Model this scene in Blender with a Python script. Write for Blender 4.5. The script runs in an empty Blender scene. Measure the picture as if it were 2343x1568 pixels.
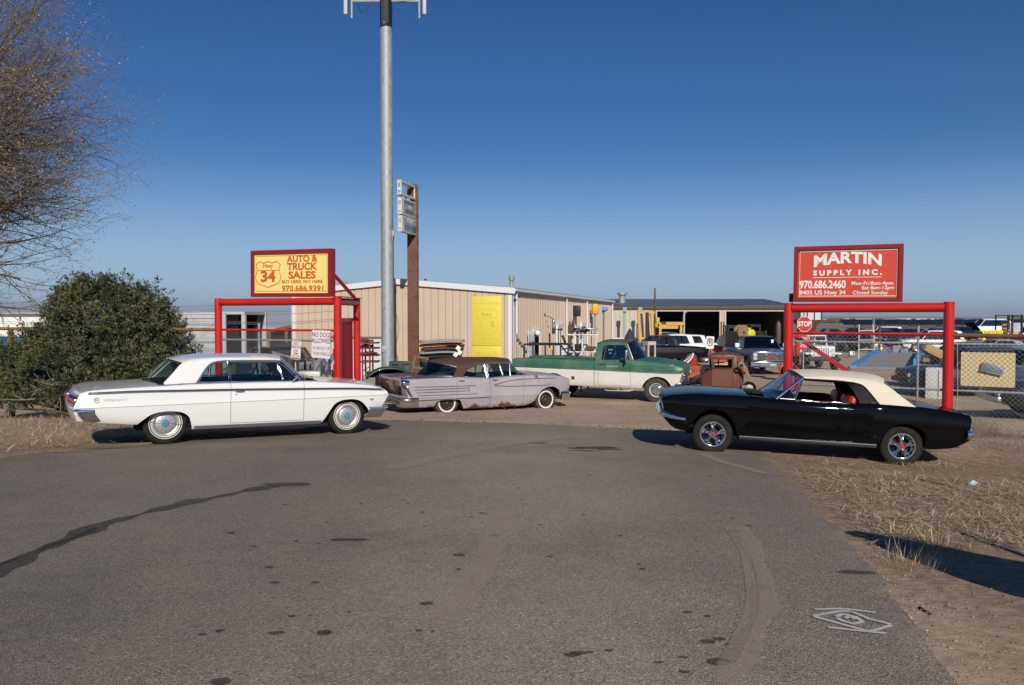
import bpy, bmesh, math, random
from mathutils import Vector, Matrix, noise as mnoise
R = math.radians
random.seed(7)
S = bpy.context.scene
COL = S.collection

# ---------------------------------------------------------------- camera
CAMZ, PITCH, FPX, CXP, CYP = 2.09, R(1.89), 1786.0, 1171.0, 784.0   # pixel grid 2342 x 1568
cd = bpy.data.cameras.new('camera'); cam = bpy.data.objects.new('camera', cd); COL.objects.link(cam)
cam.location = (0, 0, CAMZ); cam.rotation_euler = (R(90) - PITCH, 0, 0)
cd.sensor_width = 36; cd.lens = 36 * FPX / 2342; cd.clip_start = 0.05; cd.clip_end = 60000
S.camera = cam

# ---------------------------------------------------------------- sky, sun, exposure
SUN_EL, SUN_AZ = R(30), R(173)      # azimuth clockwise from +Y: the sun stands behind the camera
w = bpy.data.worlds.new('World'); S.world = w; w.use_nodes = True
nt = w.node_tree; bg = nt.nodes['Background']
sky = nt.nodes.new('ShaderNodeTexSky'); sky.sky_type = 'NISHITA'; sky.sun_disc = False
sky.sun_elevation = SUN_EL; sky.sun_rotation = SUN_AZ
sky.altitude = 1500; sky.air_density = 1.0; sky.dust_density = 0.6; sky.ozone_density = 2.5
# clear dry high-plains air: a deeper blue overhead, a greyer band at the horizon than the model gives
hs = nt.nodes.new('ShaderNodeHueSaturation'); hs.inputs['Saturation'].default_value = 1.28; nt.links.new(sky.outputs[0], hs.inputs['Color'])
mu = nt.nodes.new('ShaderNodeMix'); mu.data_type = 'RGBA'; mu.blend_type = 'MULTIPLY'; mu.inputs[0].default_value = 1
nt.links.new(hs.outputs[0], mu.inputs[6]); mu.inputs[7].default_value = (.73, .89, 1.13, 1)
tc = nt.nodes.new('ShaderNodeTexCoord'); sp = nt.nodes.new('ShaderNodeSeparateXYZ'); nt.links.new(tc.outputs['Generated'], sp.inputs[0])
mr = nt.nodes.new('ShaderNodeMapRange'); nt.links.new(sp.outputs[2], mr.inputs[0]); mr.inputs[1].default_value = 0.0; mr.inputs[2].default_value = .21; mr.inputs[3].default_value = .85; mr.inputs[4].default_value = 0; mr.interpolation_type = 'SMOOTHSTEP'
mh = nt.nodes.new('ShaderNodeMix'); mh.data_type = 'RGBA'; nt.links.new(mr.outputs[0], mh.inputs[0]); nt.links.new(mu.outputs[2], mh.inputs[6]); mh.inputs[7].default_value = (6.1, 8.9, 12.2, 1)
nt.links.new(mh.outputs[2], bg.inputs[0]); bg.inputs[1].default_value = 0.060
sd = bpy.data.lights.new('sun', 'SUN'); sun = bpy.data.objects.new('sun', sd); COL.objects.link(sun)
sd.energy = 4.2; sd.angle = R(0.53); sd.color = (1.0, 0.93, 0.83)
sv = Vector((math.sin(SUN_AZ) * math.cos(SUN_EL), math.cos(SUN_AZ) * math.cos(SUN_EL), math.sin(SUN_EL)))
sun.rotation_euler = sv.to_track_quat('Z', 'Y').to_euler()
S.view_settings.view_transform = 'Standard'; S.view_settings.look = 'None'
S.view_settings.exposure = 0.0; S.view_settings.gamma = 1.0
S.cycles.max_bounces = 8; S.cycles.transparent_max_bounces = 24; S.cycles.caustics_reflective = False; S.cycles.caustics_refractive = False
S.cycles.use_denoising = True

# ---------------------------------------------------------------- materials
MATS = {}
def nodes(name):
 m = bpy.data.materials.new(name); m.use_nodes = True
 return m, m.node_tree, m.node_tree.nodes['Principled BSDF']
def noise_node(t, scale, detail=4, rough=.55, vec=None, dims=None):
 n = t.nodes.new('ShaderNodeTexNoise'); n.inputs['Scale'].default_value = scale
 n.inputs['Detail'].default_value = detail; n.inputs['Roughness'].default_value = rough
 if vec: t.links.new(vec, n.inputs['Vector'])
 return n
def ramp_node(t, fac, stops):
 r = t.nodes.new('ShaderNodeValToRGB'); e = r.color_ramp.elements
 while len(e) < len(stops): e.new(0.5)
 for i, (p, c) in enumerate(stops):
  e[i].position = p; e[i].color = (*c, 1) if len(c) == 3 else c
 t.links.new(fac, r.inputs[0]); return r
def mix_node(t, fac, a, b, blend='MIX'):
 n = t.nodes.new('ShaderNodeMix'); n.data_type = 'RGBA'; n.blend_type = blend
 for v, k in ((fac, 0), (a, 6), (b, 7)):
  if isinstance(v, (int, float)): n.inputs[k].default_value = v
  elif isinstance(v, tuple): n.inputs[k].default_value = (*v, 1) if len(v) == 3 else v
  else: t.links.new(v, n.inputs[k])
 return n.outputs[2]
def math_node(t, op, a, b=None, c=None):
 n = t.nodes.new('ShaderNodeMath'); n.operation = op
 for k, v in enumerate((a, b, c)):
  if v is None: continue
  if isinstance(v, (int, float)): n.inputs[k].default_value = v
  else: t.links.new(v, n.inputs[k])
 return n.outputs[0]
def coords(t, kind='Object'):
 return t.nodes.new('ShaderNodeTexCoord').outputs[kind]
def bump_node(t, h, strength, dist=.01):
 b = t.nodes.new('ShaderNodeBump'); b.inputs['Strength'].default_value = strength; b.inputs['Distance'].default_value = dist
 t.links.new(h, b.inputs['Height']); return b.outputs[0]
def pbr(name, col, rough=.5, metal=0., coat=0., var=0., vs=6., bump=0., bs=40., spec=.5, col2=None, lo=.4, hi=.62, rvar=0.):
 """plain procedural material: a base colour, optional second colour in noise patches, optional bump"""
 if name in MATS: return MATS[name]
 m, t, b = nodes(name); MATS[name] = m
 b.inputs['Roughness'].default_value = rough; b.inputs['Metallic'].default_value = metal
 b.inputs['Coat Weight'].default_value = coat; b.inputs['Coat Roughness'].default_value = .03
 b.inputs['Specular IOR Level'].default_value = spec
 b.inputs['Base Color'].default_value = (*col, 1)
 oc = None
 if var or col2 or bump or rvar: oc = coords(t)
 if var or col2:
  n = noise_node(t, vs, 6, .6, oc)
  c2 = col2 if col2 else tuple(min(1, c * (1 + var)) for c in col)
  c1 = col if col2 else tuple(c * (1 - var) for c in col)
  r = ramp_node(t, n.outputs[0], [(lo if col2 else .3, c1), (hi if col2 else .7, c2)])
  t.links.new(r.outputs[0], b.inputs['Base Color'])
  if rvar:
   rr = ramp_node(t, n.outputs[0], [(.35, (rough,) * 3), (.65, (min(1, rough + rvar),) * 3)])
   t.links.new(rr.outputs[0], b.inputs['Roughness'])
 if bump:
  n = noise_node(t, bs, 5, .6, oc); t.links.new(bump_node(t, n.outputs[0], bump), b.inputs['Normal'])
 return m
def glass(name, tint=(.75, .82, .80), refl=.10):
 if name in MATS: return MATS[name]
 m, t, b = nodes(name); MATS[name] = m; t.nodes.remove(b)
 tr = t.nodes.new('ShaderNodeBsdfTransparent'); tr.inputs[0].default_value = (*tint, 1)
 gl = t.nodes.new('ShaderNodeBsdfGlossy'); gl.inputs['Roughness'].default_value = .02
 lw = t.nodes.new('ShaderNodeLayerWeight'); lw.inputs[0].default_value = .35
 f = math_node(t, 'MULTIPLY_ADD', lw.outputs['Fresnel'], .8, refl)
 mx = t.nodes.new('ShaderNodeMixShader'); t.links.new(f, mx.inputs[0])
 t.links.new(tr.outputs[0], mx.inputs[1]); t.links.new(gl.outputs[0], mx.inputs[2])
 t.links.new(mx.outputs[0], t.nodes['Material Output'].inputs[0]); return m

CHROME = pbr('chrome', (.78, .79, .80), .09, 1.0)
CHROME_OLD = pbr('aged_chrome', (.50, .50, .51), .33, 1.0, var=.2, vs=9)
RUBBER = pbr('rubber', (.022, .020, .018), .85, bump=.2, bs=60, var=.3, spec=.2)
RUBBER_DUST = pbr('dusty_rubber', (.055, .048, .04), .85, bump=.2, bs=60, var=.4, vs=8)
WHITEWALL = pbr('whitewall_rubber', (.70, .66, .56), .6)
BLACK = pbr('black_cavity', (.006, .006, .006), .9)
DARKMET = pbr('dark_metal', (.03, .03, .032), .55, .3, var=.3)
GALV = pbr('galvanised_steel', (.36, .385, .395), .55, .45, var=.18, vs=5, rvar=.2)
RUST = pbr('rusted_steel', (.10, .042, .022), .85, .1, col2=(.20, .085, .04), vs=5, bump=.25, bs=30, lo=.35, hi=.7)
def red_paint():
 m, t, b = nodes('red_gate_paint'); oc = coords(t); n = noise_node(t, 2.2, 5, .6, oc); n2 = noise_node(t, 16, 6, .75, oc)
 c = ramp_node(t, n.outputs[0], [(.3, (.47, .010, .010)), (.7, (.60, .018, .012))]).outputs[0]
 k = ramp_node(t, n2.outputs[0], [(.70, (0, 0, 0)), (.74, (1, 1, 1))]).outputs[0]
 t.links.new(mix_node(t, k, c, (.20, .05, .03)), b.inputs['Base Color']); b.inputs['Roughness'].default_value = .40; b.inputs['Coat Weight'].default_value = .15
 t.links.new(bump_node(t, n2.outputs[0], .12), b.inputs['Normal']); return m
REDPAINT = red_paint()
WHITE = pbr('white_paint', (.78, .77, .74), .4, var=.05)
GLASS = glass('window_glass')
GLASS_G = glass('green_glass', (.60, .76, .69), .07)
GLASS_D = glass('dark_glass', (.12, .15, .17), .16)

# ---------------------------------------------------------------- mesh helpers
class MB:
 """collects shapes and links them as ONE mesh object"""
 def __init__(s): s.v = []; s.f = []; s.m = []; s.mi = 0
 def add(s, vs, fs):
  o = len(s.v); s.v += [tuple(p) for p in vs]
  for f in fs: s.f.append(tuple(o + i for i in f)); s.m.append(s.mi)
  return s
 def box(s, c, d, rz=0., mat=None, bev=0.):
  x, y, z = d[0] / 2, d[1] / 2, d[2] / 2
  if bev:
   return s.bbox(c, d, bev, rz, mat)
  vs = [Vector((sx * x, sy * y, sz * z)) for sx in (-1, 1) for sy in (-1, 1) for sz in (-1, 1)]
  M = (mat or Matrix.Rotation(rz, 4, 'Z')); c = Vector(c)
  return s.add([M @ p + c for p in vs], [(0, 1, 3, 2), (4, 6, 7, 5), (0, 4, 5, 1), (2, 3, 7, 6), (0, 2, 6, 4), (1, 5, 7, 3)])
 def bbox(s, c, d, b, rz=0., mat=None):
  bm = bmesh.new(); bmesh.ops.create_cube(bm, size=1)
  for v in bm.verts: v.co = Vector((v.co.x * d[0], v.co.y * d[1], v.co.z * d[2]))
  bmesh.ops.bevel(bm, geom=bm.edges[:], offset=min(b, min(d) * .45), segments=2, affect='EDGES', profile=.5)
  M = (mat or Matrix.Rotation(rz, 4, 'Z')); c = Vector(c); bm.verts.index_update()
  r = s.add([M @ v.co + c for v in bm.verts], [[v.index for v in f.verts] for f in bm.faces]); bm.free(); return r
 def cyl(s, p0, p1, r0, r1=None, n=12, caps=True):
  p0, p1 = Vector(p0), Vector(p1); r1 = r0 if r1 is None else r1
  d = (p1 - p0)
  if d.length < 1e-7: return s
  q = d.to_track_quat('Z', 'Y'); vs = []
  for p, r in ((p0, r0), (p1, r1)):
   for k in range(n):
    a = 2 * math.pi * k / n; vs.append(p + q @ Vector((math.cos(a) * r, math.sin(a) * r, 0)))
  fs = [(k, (k + 1) % n, n + (k + 1) % n, n + k) for k in range(n)]
  if caps: fs += [tuple(range(n - 1, -1, -1)), tuple(range(n, 2 * n))]
  return s.add(vs, fs)
 def tube(s, pts, r, n=8, closed=False, flat=None):
  """sweep along a polyline; flat=(normal, rn, rt) sweeps a flattened bar"""
  P = [Vector(p) for p in pts]; N = len(P); rings = []; prev = None
  for i in range(N):
   a = P[i - 1] if (i > 0 or closed) else P[i]; b = P[(i + 1) % N] if (i < N - 1 or closed) else P[i]
   d = (b - a).normalized() if (b - a).length > 1e-9 else Vector((1, 0, 0))
   if flat: u = Vector(flat[0]).normalized()
   else:
    u = prev if prev is not None else (Vector((0, 0, 1)) if abs(d.z) < .9 else Vector((1, 0, 0)))
   u = (u - d * u.dot(d)).normalized(); v = d.cross(u); prev = u
   ru, rv = (flat[1], flat[2]) if flat else ((r[i], r[i]) if isinstance(r, (list, tuple)) else (r, r))
   rings.append([P[i] + u * math.cos(2 * math.pi * k / n) * ru + v * math.sin(2 * math.pi * k / n) * rv for k in range(n)])
  vs = [p for g in rings for p in g]; fs = []
  for i in range(N if closed else N - 1):
   j = (i + 1) % N
   for k in range(n): fs.append((i * n + k, i * n + (k + 1) % n, j * n + (k + 1) % n, j * n + k))
  if not closed: fs += [tuple(range(n - 1, -1, -1)), tuple((N - 1) * n + k for k in range(n))]
  return s.add(vs, fs)
 def lathe(s, prof, n=32, c=(0, 0, 0), axis='Y', ang=None):
  """prof: (radius, offset along axis) pairs"""
  c = Vector(c); vs = []; fs = []; m = len(prof)
  for k in range(n):
   a = 2 * math.pi * k / n; ca, sa = math.cos(a), math.sin(a)
   for r, h in prof:
    p = {'Y': (r * ca, h, r * sa), 'Z': (r * ca, r * sa, h), 'X': (h, r * ca, r * sa)}[axis]
    vs.append(c + Vector(p))
  for k in range(n):
   j = (k + 1) % n
   for i in range(m - 1):
    fs.append((k * m + i, k * m + i + 1, j * m + i + 1, j * m + i))
  return s.add(vs, fs)
 def prism(s, pts, depth):
  """pts: 3D planar outline, depth: Vector"""
  P = [Vector(p) for p in pts]; D = Vector(depth); n = len(P)
  return s.add(P + [p + D for p in P], [tuple(range(n - 1, -1, -1)), tuple(range(n, 2 * n))] + [(i, (i + 1) % n, n + (i + 1) % n, n + i) for i in range(n)])
 def grid(s, rows, closed=False):
  n = len(rows[0]); vs = [p for r in rows for p in r]; fs = []
  for i in range(len(rows) - 1):
   for k in range(n - 1): fs.append((i * n + k, i * n + k + 1, (i + 1) * n + k + 1, (i + 1) * n + k))
  return s.add(vs, fs)
 def ico(s, c, r, sub=2, sc=(1, 1, 1), jit=0.):
  bm = bmesh.new(); bmesh.ops.create_icosphere(bm, subdivisions=sub, radius=1); c = Vector(c); bm.verts.index_update()
  vs = []
  for v in bm.verts:
   k = 1 + jit * mnoise.noise(v.co * 2.3 + c)
   vs.append(c + Vector((v.co.x * r * sc[0] * k, v.co.y * r * sc[1] * k, v.co.z * r * sc[2] * k)))
  s.add(vs, [[v.index for v in f.verts] for f in bm.faces]); bm.free(); return s
 def build(s, name, mats, parent=None, smooth=35, weld=0., solid=0., recalc=True):
  me = bpy.data.meshes.new(name); me.from_pydata(s.v, [], s.f)
  mats = mats if isinstance(mats, (list, tuple)) else [mats]
  for m in mats: me.materials.append(m)
  if len(mats) > 1: me.polygons.foreach_set('material_index', s.m)
  if weld or recalc:
   bm = bmesh.new(); bm.from_mesh(me)
   if weld: bmesh.ops.remove_doubles(bm, verts=bm.verts, dist=weld); bmesh.ops.dissolve_degenerate(bm, edges=bm.edges, dist=1e-5)
   if recalc: bmesh.ops.recalc_face_normals(bm, faces=bm.faces)
   bm.to_mesh(me); bm.free()
  me.update()
  if smooth:
   me.shade_smooth(); me.set_sharp_from_angle(angle=R(smooth))
  o = bpy.data.objects.new(name, me); COL.objects.link(o)
  if parent: o.parent = parent
  if solid:
   md = o.modifiers.new('solid', 'SOLIDIFY'); md.thickness = solid; md.offset = 0
  return o
def tag(o, label=None, cat=None, group=None, kind=None):
 if label: o['label'] = label
 if cat: o['category'] = cat
 if group: o['group'] = group
 if kind: o['kind'] = kind
 return o
def thing(name, label, cat, loc=(0, 0, 0), rz=0., group=None, mat=None):
 o = bpy.data.objects.new(name, None); o.empty_display_size = .2; COL.objects.link(o)
 if mat is not None: o.matrix_world = mat
 else: o.location = loc; o.rotation_euler = (0, 0, rz)
 return tag(o, label, cat, group)
def dup(o, loc=None, rz=None, label=None, parent=None):
 c = o.copy(); COL.objects.link(c)
 if parent: c.parent = parent
 if loc is not None: c.location = loc
 if rz is not None: c.rotation_euler = (0, 0, rz)
 if label: c['label'] = label
 for ch in list(o.children): dup(ch, parent=c)
 return c
FONT_CACHE = {}
def text(name, body, size, mat, parent, M, align='CENTER', bold=0., depth=.002, warp=None, sx=1., space=1., shear=0.):
 """lettering as a thin mesh; local x = reading direction, y = up, z = out of the board"""
 cu = bpy.data.curves.new(name, 'FONT'); cu.body = body; cu.size = size; cu.align_x = align; cu.align_y = 'CENTER'
 cu.extrude = depth; cu.offset = bold; cu.resolution_u = 3; cu.space_character = space; cu.shear = shear
 t = bpy.data.objects.new('tmp', cu); COL.objects.link(t)
 dg = bpy.context.evaluated_depsgraph_get(); me = bpy.data.meshes.new_from_object(t.evaluated_get(dg))
 bpy.data.objects.remove(t); bpy.data.curves.remove(cu)
 for v in me.vertices:
  x, y, z = v.co.x * sx, v.co.y, v.co.z
  if warp: x, y = warp(x, y)
  v.co = M @ Vector((x, y, z))
 me.materials.clear(); me.materials.append(mat); me.name = name
 o = bpy.data.objects.new(name, me); COL.objects.link(o); o.parent = parent; return o
def frame_mat(o, ex, ey):
 ex = Vector(ex).normalized(); ez = ex.cross(Vector(ey)).normalized(); ey = ez.cross(ex)
 M = Matrix.Identity(4)
 for i in range(3): M[i][0], M[i][1], M[i][2], M[i][3] = ex[i], ey[i], ez[i], o[i]
 return M
def cv(pts, smooth=True):
 """interpolating curve through (x, v) pairs; monotone cubic when smooth"""
 pts = sorted(pts); X = [p[0] for p in pts]; Y = [p[1] for p in pts]; n = len(pts)
 d = [(Y[i + 1] - Y[i]) / (X[i + 1] - X[i]) for i in range(n - 1)]
 m = [d[0]] + [0 if d[i - 1] * d[i] <= 0 else 2 * d[i - 1] * d[i] / (d[i - 1] + d[i]) for i in range(1, n - 1)] + [d[-1]] if n > 2 else [d[0]] * 2
 def f(x):
  if x <= X[0]: return Y[0]
  if x >= X[-1]: return Y[-1]
  for i in range(n - 1):
   if x <= X[i + 1]: break
  h = X[i + 1] - X[i]; t = (x - X[i]) / h
  if not smooth: return Y[i] + (Y[i + 1] - Y[i]) * t
  return (2 * t**3 - 3 * t**2 + 1) * Y[i] + (t**3 - 2 * t**2 + t) * h * m[i] + (-2 * t**3 + 3 * t**2) * Y[i + 1] + (t**3 - t**2) * h * m[i + 1]
 return f
def at(u, v, Y):
 """the world point that stands at depth Y on the sight line of photo pixel (u, v)"""
 a, b = (u - CXP) / FPX, (v - CYP) / FPX
 r = Vector((a, math.cos(PITCH) - b * math.sin(PITCH), -math.sin(PITCH) - b * math.cos(PITCH)))
 return Vector((0, 0, CAMZ)) + r * (Y / r.y)

# ---------------------------------------------------------------- terrain
_fz = cv([(-40, 1.9), (-10, .86), (4, .335), (8, .185), (12.9, 0), (14, -.045), (17, -.21), (20.8, -.45), (23, -.54), (26, -.58), (36, -.6), (110, -.62), (160, -.75), (400, -2.4), (1000, -5.6), (3000, -11), (6500, -17), (10000, -6), (14000, 8), (40000, -60)])
def sst(a, b, x):
 t = max(0, min(1, (x - a) / (b - a))); return t * t * (3 - 2 * t)
def gz(x, y):
 z = _fz(y) - (.004 if x < 0 else .0153) * max(-12, min(12, x)) * (1 - sst(14, 21, y))
 z -= .085 * sst(3.2, 6.0, x) * (1 - sst(11.7, 13.2, y)) * sst(2, 6, y)
 if y > 4000: z += 10 * mnoise.noise(Vector((x / 2600, y / 2600, 0))) * sst(4000, 9000, y)
 return z
def ground(u, v):
 """photo pixel to the point of the ground seen there"""
 lo, hi = 1.0, 300.0
 for _ in range(50):
  mid = (lo + hi) / 2; p = at(u, v, mid)
  if p.z > gz(p.x, p.y): lo = mid
  else: hi = mid
 p = at(u, v, lo); p.z = gz(p.x, p.y); return p
# ---------------------------------------------------------------- ground
def axis_pts(near, step, far, grow):
 a = [0.0]; s = step
 while a[-1] < near: a.append(a[-1] + step)
 while a[-1] < far: s *= grow; a.append(a[-1] + s)
 return a
ax = axis_pts(14, .5, 24000, 1.22); XS = [-x for x in ax[:0:-1]] + ax
YS = [-y for y in axis_pts(6, 1, 30, 1.5)[:0:-1]] + axis_pts(32, .4, 26000, 1.12)
def ground_material():
 m, t, b = nodes('yard_and_plain_ground'); oc = coords(t)
 sx = t.nodes.new('ShaderNodeSeparateXYZ'); t.links.new(oc, sx.inputs[0]); Y = sx.outputs[1]; X = sx.outputs[0]
 n1 = noise_node(t, .55, 6, .6, oc); n2 = noise_node(t, 9, 6, .7, oc); n3 = noise_node(t, 70, 3, .7, oc)
 yard = ramp_node(t, n1.outputs[0], [(.3, (.40, .300, .208)), (.52, (.48, .368, .26)), (.72, (.54, .43, .32))]).outputs[0]
 fine = ramp_node(t, n2.outputs[0], [(.35, (.66, .64, .6)), (.65, (1.12, 1.1, 1.08))]).outputs[0]
 yard = mix_node(t, .8, yard, fine, 'MULTIPLY')
 # brown soil with straw colours beside the road
 soil = ramp_node(t, n2.outputs[0], [(.32, (.17, .112, .068)), (.5, (.27, .19, .122)), (.7, (.37, .285, .195))]).outputs[0]
 for ang, sc in ((.3, (9, 95, 1)), (-.75, (11, 120, 1)), (1.35, (10, 105, 1))):
  mp0 = t.nodes.new('ShaderNodeMapping'); mp0.inputs['Rotation'].default_value = (0, 0, ang); mp0.inputs['Scale'].default_value = sc; t.links.new(oc, mp0.inputs[0]); ns = noise_node(t, 1.0, 3, .6, mp0.outputs[0])
  f = math_node(t, 'MULTIPLY', ramp_node(t, ns.outputs[0], [(.56, (0, 0, 0)), (.64, (1, 1, 1))]).outputs[0], ramp_node(t, n1.outputs[0], [(.40, (.1, .1, .1)), (.55, (.8, .8, .8))]).outputs[0])
  soil = mix_node(t, f, soil, (.44, .345, .215) if ang < 1 else (.075, .05, .032))
 ax_ = math_node(t, 'ABSOLUTE', math_node(t, 'ADD', X, .3))
 d = math_node(t, 'ADD', ax_, math_node(t, 'MULTIPLY', n1.outputs[0], 2.0))
 side = t.nodes.new('ShaderNodeMapRange'); t.links.new(d, side.inputs[0]); side.inputs[1].default_value = 3.2; side.inputs[2].default_value = 4.6
 nearm = t.nodes.new('ShaderNodeMapRange'); t.links.new(math_node(t, 'ADD', Y, math_node(t, 'MULTIPLY', n1.outputs[0], 2.)), nearm.inputs[0])
 nearm.inputs[1].default_value = 13.2; nearm.inputs[2].default_value = 14.6; nearm.inputs[3].default_value = 1; nearm.inputs[4].default_value = 0
 col = mix_node(t, math_node(t, 'MULTIPLY', side.outputs[0], nearm.outputs[0]), yard, soil)
 # field beyond the yard, then the plain in broad strips
 f1 = noise_node(t, .05, 5, .6, oc)
 field = ramp_node(t, f1.outputs[0], [(.35, (.22, .17, .10)), (.65, (.30, .235, .14))]).outputs[0]
 fm = t.nodes.new('ShaderNodeMapRange'); t.links.new(math_node(t, 'ADD', Y, math_node(t, 'MULTIPLY', f1.outputs[0], 30.)), fm.inputs[0])
 fm.inputs[1].default_value = 105; fm.inputs[2].default_value = 118
 col = mix_node(t, fm.outputs[0], col, field)
 mp = t.nodes.new('ShaderNodeMapping'); t.links.new(oc, mp.inputs[0]); mp.inputs['Scale'].default_value = (.0007, .0024, 1)
 f2 = noise_node(t, 1.0, 4, .55, mp.outputs[0])
 plain = ramp_node(t, f2.outputs[0], [(.34, (.17, .145, .145)), (.46, (.27, .22, .20)), (.54, (.42, .32, .235)), (.62, (.26, .215, .20)), (.72, (.46, .36, .26))])
 plain.color_ramp.interpolation = 'LINEAR'
 pm = t.nodes.new('ShaderNodeMapRange'); t.links.new(Y, pm.inputs[0]); pm.inputs[1].default_value = 420; pm.inputs[2].default_value = 700
 col = mix_node(t, pm.outputs[0], col, plain.outputs[0])
 t.links.new(col, b.inputs['Base Color']); b.inputs['Roughness'].default_value = .95; b.inputs['Specular IOR Level'].default_value = .2
 h = math_node(t, 'ADD', math_node(t, 'MULTIPLY', n2.outputs[0], .7), math_node(t, 'MULTIPLY', n3.outputs[0], .3))
 t.links.new(bump_node(t, h, .55, .03), b.inputs['Normal'])
 return m
g = MB(); g.grid([[Vector((x, y, gz(x, y))) for x in XS] for y in YS])
ob = g.build('ground', ground_material(), smooth=180); tag(ob, kind='structure')

# ---------------------------------------------------------------- road
def asphalt_material():
 m, t, b = nodes('worn_asphalt'); oc = coords(t)
 n1 = noise_node(t, .35, 5, .6, oc); n2 = noise_node(t, 2.6, 6, .65, oc); n3 = noise_node(t, 110, 3, .8, oc)
 vo = t.nodes.new('ShaderNodeTexVoronoi'); vo.inputs['Scale'].default_value = 85; t.links.new(oc, vo.inputs['Vector'])
 base = ramp_node(t, n1.outputs[0], [(.32, (.235, .200, .162)), (.5, (.320, .270, .214)), (.68, (.385, .322, .248))]).outputs[0]
 dust = ramp_node(t, n2.outputs[0], [(.42, (0, 0, 0)), (.75, (.5, .5, .5))]).outputs[0]
 base = mix_node(t, dust, base, (.42, .34, .245))
 # vignetting put into the colour: middle unchanged, darker towards both sides
 sx = t.nodes.new('ShaderNodeSeparateXYZ'); t.links.new(oc, sx.inputs[0])
 dx = math_node(t, 'ADD', math_node(t, 'ABSOLUTE', math_node(t, 'SUBTRACT', sx.outputs[0], .2)), math_node(t, 'MULTIPLY', n1.outputs[0], 2.4))
 mr = t.nodes.new('ShaderNodeMapRange'); mr.interpolation_type = 'SMOOTHSTEP'; t.links.new(dx, mr.inputs[0]); mr.inputs[1].default_value = 1.6; mr.inputs[2].default_value = 4.6
 base = mix_node(t, math_node(t, 'MULTIPLY', mr.outputs[0], .85), base, mix_node(t, 1.0, base, (.64, .65, .68), 'MULTIPLY'))
 # bits of pale and dark stone in the binder
 st = ramp_node(t, vo.outputs['Color'], [(.10, (.48, .47, .46)), (.38, (.92, .92, .92)), (.72, (1.08, 1.06, 1.04)), (.93, (1.75, 1.7, 1.62))]).outputs[0]
 base = mix_node(t, .8, base, st, 'MULTIPLY')
 gr = ramp_node(t, n3.outputs[0], [(.36, (.55, .55, .55)), (.62, (1.3, 1.3, 1.3))]).outputs[0]
 base = mix_node(t, .55, base, gr, 'MULTIPLY')
 t.links.new(base, b.inputs['Base Color']); b.inputs['Roughness'].default_value = .92; b.inputs['Specular IOR Level'].default_value = .25
 t.links.new(bump_node(t, math_node(t, 'ADD', n3.outputs[0], vo.outputs['Distance']), .7, .012), b.inputs['Normal'])
 return m
edgeR = [ground(u, v) for u, v in ((2190, 1568), (2130, 1485), (2080, 1420), (1990, 1300), (1890, 1190), (1830, 1122), (1790, 1085), (1757, 1042))]
xR = cv([(p.y, p.x) for p in edgeR] + [(0, edgeR[0].x - .25), (13.2, 4.6), (14.6, 3.6), (15.3, 2.9), (16.0, 1.4), (16.8, -.9), (17.4, -2.6)])
xL = cv([(0, -7.6), (10.8, -7.15), (11.8, -6.3), (12.6, -5.6), (13.6, -4.7), (15, -4.1), (17.4, -3.4)])
rows = []; y = -3.0
while y <= 17.4:
 nz = lambda k: .07 * mnoise.noise(Vector((k, y * 2.1, 0))) + .035 * mnoise.noise(Vector((k, y * 9, 3)))
 a, b_ = xL(y) + 2.5 * nz(1), xR(y) + nz(5)
 r = [Vector((a - .05, y, gz(a, y) - .02))]
 for k in range(49):
  x = a + (b_ - a) * k / 48; r.append(Vector((x, y, gz(x, y) + .014)))
 r.append(Vector((b_ + .03, y, gz(b_, y) - .02))); rows.append(r); y += .09
g = MB(); g.grid(rows); tag(g.build('road', asphalt_material(), smooth=50), kind='structure')

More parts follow.
